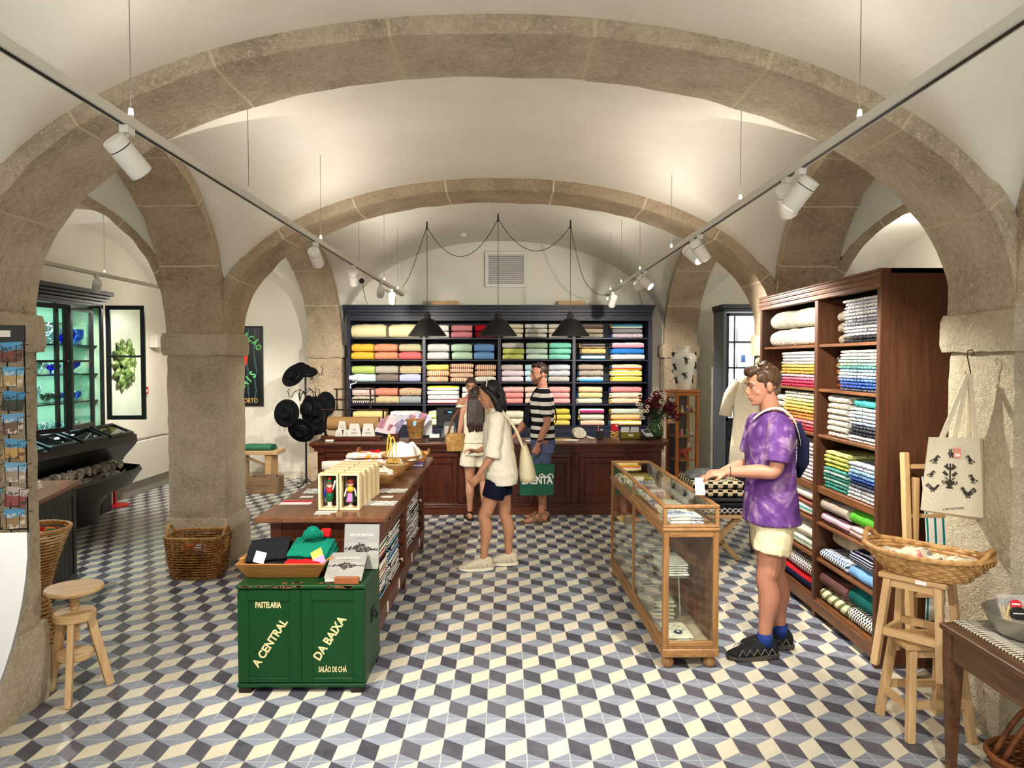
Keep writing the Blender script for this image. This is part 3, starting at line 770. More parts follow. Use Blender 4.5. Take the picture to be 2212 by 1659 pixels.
def roll_bl(m, a, b, r, seed=0, flat=.8):
    """a rolled blanket from a to b with a spiral end"""
    a = Vector(a); b = Vector(b); d = (b-a).normalized(); s = d.cross(Vector((0, 0, 1))).normalized(); u = s.cross(d)
    rr = random.Random(seed); n = 24; rg = []
    for i in range(7):
        t_ = i/6; e = .93 if i in (0, 6) else 1
        c = a.lerp(b, t_); ring = []
        for k in range(n):
            q = 2*PI*k/n; w = 1+.02*math.sin(3*q+t_*4+seed)
            ring.append(c+s*math.cos(q)*r*w*e+u*math.sin(q)*r*w*flat*e)
        rg.append(ring)
    m.rings(rg)
    for c, sg in ((a, -1), (b, 1)):
        pts = []
        for k in range(60):
            q = k*.32; q_r = r*(.93-.86*k/60); pts.append(c+d*sg*(.002)+s*math.cos(q)*q_r+u*math.sin(q)*q_r*flat)
        m.tube(pts, r*.035, 5)
    return m
def fringe(m, x, y0, y1, z0, z1, seed, out=-1, n=16, L=.03):
    r = random.Random(seed)
    for i in range(n):
        y = y0+(y1-y0)*r.random(); z = z0+(z1-z0)*r.random()
        m.tube([(x, y, z), (x+out*L*.5, y+r.uniform(-.006, .006), max(z0+.003, z-r.random()*.008)), (x+out*L*r.uniform(.7, 1.1), y+r.uniform(-.01, .01), max(z0+.003, z-r.uniform(.005, .02)))], .0022, 5)
# weaves
def C(c, c2=None): return cloth(c, c2)
def WV(c1, c2, p=.014, q=.012): return checks(c1, c2, p, q)
def VS(*cols, p=.03): # vertical stripes on the fold
    n = len(cols); return stripes([((i+1)/n, c) for i, c in enumerate(cols)], p, 'x')
def HS(*cols, p=.07):
    n = len(cols); return stripes([((i+1)/n, c) for i, c in enumerate(cols)], p, 'z')
Wt, Cr, Bk, Gy, Nv = (240, 236, 228), (232, 222, 196), (34, 32, 36), (168, 164, 158), (38, 44, 78)
Rd, Dr, Pk, Co, Or, Ye, Mu, Li = (176, 36, 44), (128, 26, 36), (222, 150, 154), (232, 132, 128), (222, 138, 74), (240, 206, 84), (226, 178, 62), (204, 214, 96)
Mi, Tq, Bl, Lb, Lv, Gn, Te, Tn, Br, Tc = (196, 222, 194), (120, 206, 178), (84, 132, 200), (150, 186, 222), (196, 176, 206), (44, 96, 70), (44, 136, 140), (206, 176, 116), (110, 92, 80), (214, 142, 108)
NM = {}
def nm(c): return c
# rows of the navy bookcase: per column, stacks of (left px, right px, [(name, material), ...] bottom up)
R1 = [[(758, 835, [('big cream rolled blanket', 'ROLL')]), (839, 908, [('big cream rolled blanket', 'ROLL')])],
      [(925, 971, [('off-white blanket', C(Wt)), ('off-white blanket', C(Wt))]), (974, 1021, [('dusty pink blanket', C((214, 134, 140))), ('dusty pink blanket', C((218, 142, 146)))]), (1026, 1070, [('wine red blanket', C((140, 22, 40))), ('bright red blanket', C((182, 24, 36)))])],
      [(1086, 1132, [('cream waffle blanket', C(Cr)), ('cream waffle blanket', C(Cr)), ('cream waffle blanket', C((236, 226, 194)))]), (1134, 1183, [('grey diamond-weave blanket', WV((206, 200, 190), (236, 232, 222))), ('grey diamond-weave blanket', WV((200, 196, 188), (232, 228, 218))), ('grey diamond-weave blanket', WV((204, 198, 188), (234, 230, 220)))]), (1185, 1228, [('beige diamond-weave blanket', WV((216, 202, 176), (238, 230, 212))), ('beige diamond-weave blanket', WV((216, 202, 176), (238, 230, 212))), ('beige diamond-weave blanket', WV((214, 200, 172), (238, 230, 212)))])],
      [(1254, 1303, [('black and cream striped rug', VS(Bk, Cr, p=.016)), ('plain beige rug', C((216, 194, 160))), ('taupe striped rug', VS((146, 128, 122), (92, 82, 80), p=.018))]), (1322, 1388, [('mauve and white striped rug', VS((190, 150, 180), Wt, (110, 100, 120), p=.018)), ('grey ribbed rug', VS((150, 148, 150), (110, 108, 112), p=.014)), ('teal and cream banded rug', HS((230, 224, 208), (60, 140, 140), (40, 90, 120), (236, 230, 214), p=.085))])]]
R2 = [[(758, 808, [('mustard yellow blanket', C(Mu)), ('mustard yellow blanket', C(Mu))]), (809, 860, [('terracotta pink blanket', C(Tc)), ('terracotta pink blanket', C(Tc))]), (862, 910, [('coral pink blanket', C((232, 108, 108))), ('sage and lime flecked blanket', C((184, 190, 132), (190, 150, 150)))])],
      [(923, 970, [('pale grey blanket', C((222, 218, 212))), ('pale grey blanket', C((218, 214, 210)))]), (975, 1021, [('mint green blanket', C(Mi)), ('mint green blanket', C(Mi))]), (1024, 1070, [('cornflower blue blanket', C((124, 166, 216))), ('cornflower blue blanket', C((116, 158, 212)))])],
      [(1085, 1133, [('lime waffle blanket', WV((214, 220, 110), (226, 230, 140))), ('lime waffle blanket', WV((214, 220, 110), (226, 230, 140))), ('grey waffle blanket', WV((196, 194, 186), (226, 224, 216)))]), (1136, 1184, [('pale green waffle blanket', WV((176, 212, 190), (222, 236, 222))), ('pale green waffle blanket', WV((176, 212, 190), (222, 236, 222))), ('pale green waffle blanket', WV((170, 212, 180), (214, 234, 200)))]), (1186, 1234, [('turquoise waffle blanket', WV(Tq, (148, 218, 194))), ('turquoise waffle blanket', WV(Tq, (148, 218, 194))), ('turquoise waffle blanket', WV((112, 204, 176), (140, 216, 190)))])],
      [(1255, 1308, [('white and petrol edged rug', HS((40, 110, 140), (236, 232, 220), (236, 232, 220), (60, 60, 70), p=.075)), ('tan rug', C(Tn)), ('black and grey banded rug', HS((200, 180, 150), (40, 40, 50), (120, 110, 110), (30, 30, 38), p=.08))]), (1322, 1392, [('white and grey ribbed rug', VS(Wt, (180, 180, 182), p=.02)), ('bright blue rug', C((48, 122, 200))), ('pink and white banded rug', HS((216, 140, 160), (226, 160, 176), (244, 232, 226), (246, 240, 232), p=.12))])]]
R3 = [[(758, 811, [('pale aqua zigzag blanket', WV((178, 212, 206), (216, 232, 224), .03, .02)), ('lime green blanket', C((176, 194, 106)))]), (812, 861, [('charcoal brown blanket', C((124, 112, 106))), ('stone grey blanket', C((178, 170, 152)))]), (863, 911, [('blue zigzag blanket', WV((130, 136, 196), (206, 208, 226), .03, .02)), ('brown and yellow dotted blanket', WV((110, 76, 80), (226, 206, 150), .02, .018))])],
      [(923, 970, [('orange striped towel', VS(Or, Cr, p=.03)), ('orange striped towel', VS(Or, Cr, p=.03)), ('soft yellow towel', C((240, 222, 120)))]), (973, 1023, [('rust striped cream towel', VS((206, 130, 96), Cr, p=.03))]*4), (1027, 1072, [('grey striped cream towel', VS((206, 196, 180), (244, 238, 222), p=.03)), ('rust striped cream towel', VS((206, 130, 96), Cr, p=.03)), ('rust striped cream towel', VS((206, 130, 96), Cr, p=.03))])],
      [(1083, 1131, [('pale lilac waffle blanket', WV((224, 204, 212), (236, 222, 226))), ('pale lilac waffle blanket', WV((222, 202, 212), (236, 222, 226))), ('blush waffle blanket', WV((232, 212, 206), (242, 228, 222)))]), (1134, 1182, [('ice blue waffle blanket', WV((168, 212, 230), (206, 230, 238)))]*3), (1185, 1231, [('grey brown waffle blanket', WV((166, 160, 156), (204, 198, 190))), ('silver waffle blanket', WV((176, 178, 188), (212, 212, 216))), ('silver waffle blanket', WV((176, 178, 188), (212, 212, 216)))])],
      [(1250, 1304, [('sky blue and white striped rug', HS((60, 150, 210), (70, 160, 216), (236, 234, 226), (150, 140, 130), p=.09)), ('grey ribbed rug with a red edge', VS((170, 160, 144), (110, 100, 96), p=.018)), ('taupe ribbed rug', VS((168, 150, 132), (120, 104, 96), p=.018))]), (1322, 1388, [('mustard striped rug', HS((210, 160, 40), (230, 190, 70), (236, 216, 140), p=.04)), ('lemon yellow striped rug', HS((240, 214, 80), (244, 236, 200), (238, 206, 60), p=.05)), ('cream rug with red and yellow bands', HS((236, 196, 60), (200, 40, 50), (244, 238, 222), (236, 206, 80), (244, 238, 222), p=.09))])]]
R4 = [[(760, 809, [('black and cream chequered blanket', WV(Bk, Cr, .03, .016)), ('red and cream maze-pattern blanket', WV((150, 50, 60), (238, 224, 212), .024, .012))]), (811, 861, [('brown dotted blanket', WV((120, 88, 76), (230, 208, 158), .02, .016)), ('terracotta and pink blanket', C((208, 132, 110)))]), (862, 912, [('blue grey blanket', C((150, 156, 156))), ('brown and pink dotted blanket', WV((106, 66, 76), (226, 190, 150), .02, .018))])],
      [(923, 992, [('white towel with a red edge', HS((200, 60, 70), (244, 240, 232), (244, 240, 232), p=.06)), ('white towel', C(Wt)), ('white towel', C(Wt)), ('white towel with a neon yellow band', HS((244, 240, 230), (244, 240, 230), (226, 236, 60), (232, 240, 80), p=.075))]), (998, 1070, [('white towel', C(Wt)), ('white towel', C(Wt)), ('white towel', C(Wt))])],
      [(1086, 1132, [('coral waffle blanket', WV((232, 138, 134), (240, 170, 164))), ('coral waffle blanket', WV((232, 130, 128), (240, 164, 160))), ('rose waffle blanket', WV((226, 160, 162), (240, 196, 192)))]), (1134, 1182, [('beige pink waffle blanket', WV((222, 184, 172), (236, 212, 202))), ('beige pink waffle blanket', WV((222, 184, 172), (236, 212, 202))), ('beige pink waffle blanket', WV((218, 178, 160), (234, 206, 192)))]), (1186, 1233, [('salmon waffle blanket', WV((226, 146, 144), (238, 178, 172)))]*3)],
      [(1249, 1302, [('grey and white chequered rug', WV((110, 110, 108), (226, 218, 190), .018, .014)), ('navy and yellow chequered rug', WV((36, 44, 70), (228, 216, 150), .018, .014)), ('red and green chequered rug', WV((190, 46, 44), (236, 216, 170), .018, .014))]), (1320, 1388, [('red and cream chequered rug with a blue fringe', WV((196, 56, 48), (240, 226, 190), .018, .014)), ('cream and brown chequered rug', WV((130, 90, 60), (240, 230, 200), .018, .014)), ('crimson pink ribbed rug', VS((190, 50, 80), (226, 170, 160), p=.014))])]]
R5 = [[(761, 832, [('pink and white checked blanket', VS((244, 224, 222), (120, 60, 80), (246, 232, 228), (246, 232, 228), (240, 214, 214), p=.09)), ('soft yellow blanket', C((232, 206, 138)))]), (843, 908, [('light grey blanket', C((214, 214, 216))), ('off-white blanket', C((238, 234, 220)))])],
      [(925, 990, [('lemon and white towel', HS((244, 240, 180), (244, 240, 230), p=.06)), ('lemon and white towel', HS((232, 234, 120), (244, 240, 230), p=.06))]), (998, 1070, [('white towel', C(Wt)), ('white towel', C(Wt))])],
      [(1090, 1132, [('cream waffle blanket', C((242, 236, 210))), ('cream waffle blanket', C((242, 236, 210)))]), (1134, 1182, [('beige waffle blanket', WV((222, 208, 178), (238, 228, 204)))]*3), (1186, 1233, [('straw yellow waffle blanket', C((226, 202, 100))), ('straw yellow waffle blanket', C((222, 198, 92))), ('olive yellow waffle blanket', C((206, 190, 80)))])],
      [(1253, 1307, [('red and cream chequered rug', WV((186, 40, 44), (240, 222, 190), .018, .014)), ('dark green and cream chequered rug', WV((40, 66, 56), (230, 226, 206), .018, .014)), ('magenta and cream banded rug', HS((60, 60, 50), (150, 40, 90), (180, 60, 110), (244, 238, 222), p=.08))]), (1320, 1388, [('mustard and cream banded rug', HS((222, 180, 70), (238, 216, 140), (244, 238, 222), p=.06)), ('orange and red chequered rug with an orange fringe', WV((200, 60, 44), (240, 214, 150), .018, .014)), ('green and white chequered rug', WV((50, 110, 80), (226, 226, 206), .018, .014))])]]
ROWN = ['top navy shelf', 'second navy shelf', 'third navy shelf', 'fourth navy shelf', 'lowest navy shelf']
ORD = ['first', 'second', 'third', 'fourth', 'fifth', 'sixth', 'seventh', 'eighth', 'ninth', 'tenth', 'eleventh', 'twelfth', 'thirteenth', 'fourteenth', 'fifteenth']
def pos_in(i, n): return 'alone' if n == 1 else ('bottom' if i == 0 else 'top' if i == n-1 else 'middle' if n == 3 else ORD[i]+' from bottom')
seed = 0
NOFR = {0: .062, 1: .06}
for ri, row in enumerate((R1, R2, R3, R4, R5)):
    z0 = SHZ[ri]+.001; zcap = (SHZ[ri-1]-.022 if ri else ztop-.235); k = 0
    for ci, colm in enumerate(row):
        for si, (p0, p1, items) in enumerate(colm):
            k += 1; n = len(items)
            x0, x1 = max(at(p0, 800, 11.0).x+.004, ([bx0]+[d+.025 for d in DIVX])[ci]+.008), min(at(p1, 800, 11.0).x-.008, ([d-.025 for d in DIVX]+[bx1])[ci]-.022)
            room = zcap-z0; fill = room*(.80 if n == 2 else .86 if n == 3 else .9)
            if ri == 4: fill = room*(.74 if n == 2 else .86)
            if items[0][1] == 'ROLL': fill = room*.86
            h = fill/n; yf = .03+.02*((si+ci) % 3)*.5
            for ii, (name, mt) in enumerate(items):
                seed += 1
                a = z0+h*ii; wj = rnd.uniform(-.008, .008)
                m = B()
                if mt == 'ROLL':
                    folded(m, 0, x1-x0, 0, .34, 0, h, seed, wob=.008, fold=.5, puff=.006); mt = cloth((232, 218, 172), (216, 200, 150))
                    roll = True
                else: folded(m, 0, x1-x0+wj, 0, .33, 0, h-.002, seed, wob=.0035, fold=.46); roll = False
                lab = '%s, %s in %s stack, %s' % (name, pos_in(ii, n), ORD[k-1], ROWN[ri])
                if n == 1: lab = '%s, %s from the left on the %s' % (name, ORD[k-1], ROWN[ri])
                o = m.build('folded_blanket' if ci < 3 else 'folded_rug', mt, None, smooth=50, loc=(x0+(.004*((ii*7+k) % 3-1)), 10.95+yf, a))
                tag(o, lab, 'blanket' if ci < 3 else 'rug', 'folded textiles on the navy bookcase')
                if ci == 3 or (ri == 2 and ci == 1) or (ri == 1 and ci == 0):
                    fm = B(); fringe(fm, -.0 if ci else x1-x0+wj, .02, .06, .004, h-.01, seed, -1 if ci else 1, 14, .03 if ci == 3 else .015)
                    fc = {'tan rug': Tn, 'bright blue rug': (48, 122, 200)}.get(name)
                    fm.build('fringe', C(fc or [(236, 230, 214), (40, 90, 150), (50, 60, 70), (226, 196, 90)][(seed) % 4]) if ci == 3 else mt if ci == 0 else C(Cr), o)
# ------------------------------------------------------------------ rugs in the tall brown bookcase
def LOOP(c, dot=None):
    key = ('loop', c, dot)
    if key not in _cache:
        g = G('loop_rug_'+str(len(_cache)), .95, .1); v = g.voro(62.0); n = g.noise(30, 2)
        d = dot or tuple(int(k*.55) for k in c)
        gy_ = sum(c)/3; c = tuple(.95*(k*.84+gy_*.16) for k in c)
        col = g.mix(v.lt(.22), g.mix(n, lin(c), tuple(k*.8 for k in lin(c)[:3])+(1,)), lin(d))
        g.col(col); g.bump(v*-1.0, .6, .012); _cache[key] = g.mat
    return _cache[key]
DK = (52, 48, 50)
def rugstack(y0, y1, z, hmax, cols, where, d0=.03, d1=.40, seed=0, lean=.0, mats=None, waves=.0):
    n = len(cols); h = hmax/n
    for i, (nm_, c) in enumerate(cols):
        m = B(); r = random.Random(seed*31+i); jx = r.uniform(-.008, .008)
        mt = c if not isinstance(c, tuple) else LOOP(c, DK if sum(c) > 330 else (20, 20, 22))
        folded(m, 0, y1-y0+r.uniform(-.015, .012), d0+jx, d1, 0, h*1.0-.0006, seed*31+i, 'x', wob=.0022 if h < .04 else .005, fold=.49, nx=10)
        if n > 4:                                     # yarn loops along the fold
            lp = 9
            for q in range(lp):
                yy = (y1-y0)*(.04+.92*(q+r.random()*.6)/lp); m.ball((d0+jx+.001, yy, h*.5), (.006, .008, h*.35), 6, 4)
        o = m.build('folded_rug', mt, None, smooth=60, loc=(RX, 4.3+y0, z+h*i), fix=True)
        tag(o, '%s, %s of %s' % (nm_, 'bottom' if i == 0 else 'top' if i == n-1 else ORD[i]+' up', where), 'rug', 'rugs in the tall brown bookcase')
z = [q+.001 for q in RSH]
cr, wh = (240, 232, 208), (240, 238, 232)
# first space
for i, (yy, zz, w) in enumerate(((.96, 0, 'lower nearer'), (1.44, 0, 'lower farther'), (.96, .148, 'upper nearer'), (1.44, .148, 'upper farther'))):
    m = B(); folded(m, 0, .46, .02, .42, 0, .146, 300+i, 'x', wob=.006, fold=.5)
    for s_ in (.012,):
        sp_ = [(.1+.30*(1-k/40)*math.cos(k*.5)*.0+.07+(.06-.0013*k)*math.cos(k*.45), -.002, .073+(.06-.0013*k)*math.sin(k*.45)) for k in range(40)]
        m.tube(sp_, .004, 5)
    tag(m.build('rolled_rug', LOOP((240, 232, 210), (196, 180, 140)), None, smooth=60, loc=(RX, 4.3+yy, z[0]+zz), fix=True), 'cream tufted rolled rug, %s of four in the far top space' % w, 'rug', 'rugs in the tall brown bookcase')
rugstack(.06, .56, z[0], .285, [('black rug', (46, 44, 48)), ('dark grey rug', (66, 64, 68)), ('white and grey rug', (226, 226, 224)), ('light grey rug', (196, 196, 200)), ('white rug', wh), ('grey rug', (150, 150, 158)), ('mid grey rug', (160, 158, 166)), ('pale grey rug', (206, 206, 212)), ('off-white rug', (230, 228, 224)), ('pale lilac grey rug', (220, 218, 226)), ('white rug', wh), ('pale lilac rug', (226, 220, 230)), ('white rug', wh)], 'the near top grey and white stack', seed=1)
rugstack(.60, .86, z[0], .24, [('taupe rug', (150, 134, 112)), ('taupe rug', (142, 126, 104)), ('taupe rug', (156, 140, 118))], 'the shaded taupe stack beside the top grey stack', d0=.12, seed=2)
# second space
rugstack(.13, .62, z[1], .27, [('slate rug', (84, 88, 104)), ('royal blue rug', (52, 92, 190)), ('royal blue rug', (60, 102, 200)), ('mid blue rug', (90, 136, 214)), ('pale blue rug', (178, 200, 232)), ('white rug', wh), ('sky blue rug', (150, 196, 232)), ('teal rug', (96, 176, 164)), ('mint rug', (176, 222, 198)), ('pale mint rug', (206, 230, 214)), ('white rug', wh), ('white rug', wh), ('cream rug', cr)], 'the near second stack from white to blue', seed=3)
rugstack(.04, .12, z[1], .22, [('black rug', (34, 34, 40)), ('charcoal rug', (50, 48, 50)), ('dark brown rug', (72, 60, 50)), ('dark brown rug', (80, 66, 54))], 'the dark narrow stack by the side panel', d0=.05, seed=4)
rugstack(.66, .86, z[1], .24, [('rust rug', (130, 54, 24)), ('rust rug', (140, 62, 26)), ('ochre rug', (170, 110, 40)), ('olive rug', (150, 132, 70)), ('grey brown rug', (110, 100, 90))], 'the shaded rust stack by the divider', d0=.12, seed=5)
rugstack(.98, 1.66, z[1], .27, [('crimson rug', (214, 40, 74)), ('raspberry rug', (222, 60, 96)), ('pink rug', (226, 120, 150)), ('pale pink rug', (240, 196, 196)), ('amber rug', (230, 166, 60)), ('golden rug', (236, 186, 76)), ('yellow rug', (240, 208, 96)), ('cream rug', cr), ('white rug', wh), ('white rug', wh), ('white rug', wh)], 'the far second stack from white to red', seed=6)
# third space
rugstack(.50, .80, z[2], .235, [('cream embroidered rug', (240, 234, 214)), ('cream rug', cr), ('cream rug', (236, 228, 206)), ('cream rug', cr), ('cream rug', (238, 230, 208)), ('beige rug', (226, 214, 186))], 'the near third cream stack', seed=7)
rugstack(.50, .80, z[2]+.236, .06, [('thick cream rolled edge rug', (240, 232, 206))], 'the near third cream stack', seed=71)
rugstack(.05, .46, z[2], .225, [('white and black rug', (220, 220, 216)), ('white rug', wh), ('black rug', (44, 46, 54)), ('charcoal rug', (60, 62, 72)), ('slate rug', (84, 88, 100)), ('pale blue rug', (176, 202, 236)), ('white rug', wh), ('pale blue rug', (190, 210, 236)), ('white rug', wh), ('aqua white rug', (212, 232, 230))], 'the near third stack under the teal rug', seed=8)
rugstack(.045, .42, z[2]+.228, .058, [('teal folded rug', (64, 186, 180))], 'the black and white stack in the third space', seed=81)
rugstack(1.0, 1.60, z[2], .29, [('scarlet rug', (216, 48, 66)), ('coral rug', (228, 90, 100)), ('pink rug', (234, 130, 140)), ('orange rug', (228, 140, 60)), ('orange rug', (232, 152, 66)), ('amber rug', (236, 172, 76)), ('yellow rug', (240, 204, 90)), ('lime yellow rug', (226, 220, 110)), ('pale lime rug', (232, 228, 150)), ('cream rug', cr), ('cream rug', (242, 236, 214))], 'the far third stack from cream to scarlet', seed=9)
rugstack(1.63, 1.98, z[2], .25, [('white rug', wh), ('white rug', wh), ('cream rug', cr), ('cream rug', cr), ('cream rug', cr)], 'the farthest third cream stack', seed=91)
# fourth space
rugstack(.50, .84, z[3], .15, [('teal green rug', (60, 156, 140)), ('teal green rug', (72, 166, 150)), ('pale green rug', (150, 206, 180)), ('teal green rug', (66, 160, 144)), ('mint rug', (176, 218, 196)), ('turquoise rug', (84, 178, 164))], 'the near fourth teal stack', seed=10)
rugstack(.48, .82, z[3]+.152, .115, [('lime rug', (206, 212, 84)), ('lime rug', (214, 220, 96)), ('lime rug', (208, 214, 90)), ('pale lime rug', (226, 230, 130))], 'the lime pile lying on the teal rugs', seed=11)
rugstack(.05, .45, z[3], .235, [('white and black rug', (218, 216, 212)), ('white and grey rug', (210, 208, 206)), ('light grey rug', (190, 188, 190)), ('slate rug', (92, 96, 112)), ('navy rug', (52, 62, 104)), ('royal blue rug', (58, 96, 190)), ('mid blue rug', (104, 156, 214)), ('light blue rug', (150, 194, 228)), ('white rug', wh), ('pale blue rug', (206, 220, 240))], 'the near fourth stack from pale blue to white', seed=12)
rugstack(1.0, 1.75, z[3], .28, [('white and brown striped rug', (232, 222, 212)), ('white and pink striped rug', (240, 216, 214)), ('white rug', wh), ('white and pink striped rug', (238, 210, 208)), ('white rug', wh), ('pale pink rug', (240, 214, 212)), ('white rug', wh), ('pale pink rug', (238, 206, 206)), ('white rug', wh), ('cream rug', cr)], 'the far fourth stack of white and pink', seed=13)
# folded thick blankets below
def thick(y0, y1, zz, h, mt, label, seed, d0=.02):
    m = B(); folded(m, 0, y1-y0, d0, .42, 0, h, seed, 'x', wob=.005, fold=.5, nx=10)
    tag(m.build('folded_blanket', mt, None, smooth=60, loc=(RX, 4.3+y0, zz), fix=True), label, 'blanket', 'thick blankets in the tall brown bookcase')
def YS(*cols, p=.03): n = len(cols); return stripes([((i+1)/n, c) for i, c in enumerate(cols)], p, 'y')
def ZS_(*cols, p=.05): n = len(cols); return stripes([((i+1)/n, c) for i, c in enumerate(cols)], p, 'z')
CKB = checks((24, 24, 28), (232, 228, 214), .03, .016, axis='y'); CKN = checks((40, 84, 130), (232, 230, 222), .034, .018, axis='y'); CKR = checks((40, 28, 36), (236, 224, 220), .034, .02, axis='y')
thick(.05, .42, z[4], .09, ZS_((226, 206, 196), (190, 160, 150), (232, 214, 206), (120, 96, 90), p=.06), 'pinkish cream striped blanket under the bright green one', 401)
thick(.05, .42, z[4]+.092, .10, C((92, 176, 52)), 'bright green folded blanket in the near fifth space', 402)
thick(.44, .86, z[4], .085, ZS_((206, 180, 190), (90, 60, 70), (180, 150, 160), p=.05), 'mauve striped blanket under the stone grey one', 403)
thick(.46, .86, z[4]+.087, .10, C((186, 172, 156)), 'stone grey folded blanket in the near fifth space', 404)
thick(.97, 1.7, z[4], .075, ZS_((226, 190, 170), (220, 224, 206), (80, 130, 120), (230, 224, 210), p=.07), 'teal and cream banded blanket in the far fifth space', 405)
thick(.97, 1.7, z[4]+.077, .035, ZS_((120, 50, 44), (160, 110, 90), p=.012), 'thin brown striped blanket in the far fifth space', 406)
thick(.97, 1.7, z[4]+.114, .08, C((230, 222, 204)), 'cream folded blanket on top in the far fifth space', 407)
thick(.05, .42, z[5], .085, C((120, 166, 214)), 'light blue folded blanket under the navy striped one', 408)
thick(.05, .42, z[5]+.087, .105, stripes([(.7, (28, 34, 56)), (1, (226, 228, 232))], .016, 'z'), 'navy and white pinstriped blanket on the light blue one', 409)
thick(.46, .86, z[5], .085, CKN, 'blue and white checked blanket under the rolled beige one', 410)
m = B(); roll_bl(m, (.19, 0, .075), (.19, .40, .075), .09, 5); tag(m.build('rolled_blanket', C((204, 188, 156)), None, smooth=60, loc=(RX, 4.3+.45, z[5]+.087), fix=True), 'thick beige rolled blanket with a spiral end on the checked one', 'blanket', 'thick blankets in the tall brown bookcase')
thick(.97, 1.7, z[5], .085, ZS_((206, 216, 190), (236, 236, 224), (120, 130, 110), p=.06), 'pale green and white striped blanket in the far sixth space', 411)
thick(.97, 1.7, z[5]+.087, .10, C((226, 218, 198)), 'cream rolled blanket on the pale green striped one', 412)
thick(.05, .42, z[6], .11, CKB, 'black and white chequered blanket at the near bottom', 413)
thick(.05, .42, z[6]+.112, .13, C((22, 92, 88)), 'dark teal folded blanket at the near bottom', 414)
thick(.46, .86, z[6], .10, WV((112, 116, 74), (226, 218, 180), .12, .05), 'olive and cream patterned blanket under the brown one', 415)
thick(.46, .86, z[6]+.102, .115, stripes([(.6, (112, 78, 74)), (1, (84, 56, 54))], .014, 'z'), 'brown ribbed blanket on the olive patterned one', 416)
thick(.97, 1.7, z[6], .10, ZS_((30, 32, 64), (30, 32, 64), (190, 30, 40), p=.1), 'red and navy folded blanket at the far bottom', 417)
thick(.97, 1.7, z[6]+.102, .12, CKR, 'black and white checked blanket on the red and navy one', 418)

# ------------------------------------------------------------------ textiles in the shop table
tw = [(30, 30, 34), (236, 232, 222), (60, 130, 150), (170, 40, 54), (110, 160, 206), (236, 228, 206), (196, 110, 70), (70, 70, 78)]
q = 0
FX = -1.155+lx1-.034
for cpt, (ya, yb) in enumerate(((.2, 1.37), (1.46, 2.61))):
    for cl_ in range(2):
        y0 = 4.45+ya+.01+(yb-ya)*cl_/2; y1 = y0+(yb-ya)/2-.035
        n = 11; zb = .206; h = .425/n
        for i in range(n):
            r = random.Random(900+q); a, b_, c_ = r.choice([(1, 0, 1), (0, 1, 0), (1, 7, 1), (5, 0, 5), (1, 0, 7)]), None, None
            base = r.choice([2, 3, 4, 6, 5, 1]) if cpt == 0 and r.random() < .55 else (1 if r.random() < .6 else 0)
            cols = [tw[base], tw[1 if base != 1 else 0], tw[base], tw[0 if base != 0 else 1]]
            m = B(); folded(m, 0, y1-y0+r.uniform(-.02, .0), FX-r.random()*.012, FX-.27, 0, h-.0008, 900+q, 'x', wob=.003, fold=.49, nx=8)
            p_ = r.choice([.02, .027, .036])
            mt = stripes([((k+1)/4, cc) for k, cc in enumerate(cols)], p_, 'z')
            o = m.build('folded_towel', mt, None, smooth=60, loc=(0, y0, zb+h*i), fix=True)
            nmc = {0: 'black and white', 1: 'white and black', 2: 'teal and white', 3: 'red and white', 4: 'light blue and white', 5: 'cream', 6: 'rust and white'}[base]
            tag(o, '%s striped towel, %s in the %s pile under the shop table' % (nmc, 'bottom' if i == 0 else 'top' if i == n-1 else ORD[i]+' up', ['nearest', 'second', 'third', 'farthest'][cpt*2+cl_]), 'towel', 'striped towels under the shop table')
            if i % 3 == 1:
                fm = B()
                for k in range(7):
                    r2 = random.Random(q*9+k); fm.tube([(FX-.004, y1-y0-.02, h*.5), (FX+.012, y1-y0-.01+r2.uniform(-.01, .01), h*.5+r2.uniform(-.012, .012)), (FX+.016, y1-y0+r2.uniform(-.02, .01), h*.3+r2.uniform(-.02, .01))], .003, 5)
                fm.build('fringe', C(tw[0] if base else tw[1]), o)
            q += 1

# ------------------------------------------------------------------ linen in the showcase
c1_, s1_ = math.cos(math.radians(1.15)), math.sin(math.radians(1.15))
def sh(x, y, z): return (.918+x*c1_-y*s1_, 4.285+x*s1_+y*c1_, z)
EMB = None
def embroid(c, c2, sc=26.0, th=.08):
    key = ('emb', c, c2, sc, th)
    if key not in _cache:
        g = G('embroidery_'+str(len(_cache)), .9, .1); n = g.noise(sc, 3.0, dist=1.5); m_ = g.noise(6.0, 1)
        g.col(g.mix((n-.5).ab().lt(th*.4)*m_.gt(.5), lin(c), lin(c2))); g.bump(g.noise(150, 2), .15, .003); _cache[key] = g.mat
    return _cache[key]
LIN = (226, 220, 202)
def linen(x0, x1, y0, y1, z0, h, n, mat, label, seed, gname='folded linen in the showcase', nm_='folded_linen', zrot=0):
    for i in range(n):
        m = B(); r = random.Random(seed+i); folded(m, 0, x1-x0+r.uniform(-.01, .005), 0, y1-y0+r.uniform(-.01, .01), 0, h-.0008, seed+i, 'y', wob=.0025, fold=.48)
        lab = label if n == 1 else '%s, %s' % (label, 'bottom one' if i == 0 else 'top one' if i == n-1 else ORD[i]+' from the bottom')
        tag(m.build(nm_, mat, None, smooth=60, loc=sh(x0, y0, z0+h*i), rz=math.radians(1.15+zrot), fix=True), lab, 'linen', gname)
linen(.05, .25, .04, .30, .863, .022, 2, embroid((240, 238, 230), (50, 70, 150), 24, .12), 'white cloth with blue embroidery at the near end of the showcase', 500)
linen(.095, .25, .42, .72, .863, .016, 2, C((232, 228, 208)), 'cream folded napkin pile under the showcase lid', 510)
linen(.05, .25, .97, 1.18, .863, .018, 2, embroid((230, 224, 210), (190, 40, 90), 30, .14), 'folded cloth with pink embroidery under the showcase lid', 520)
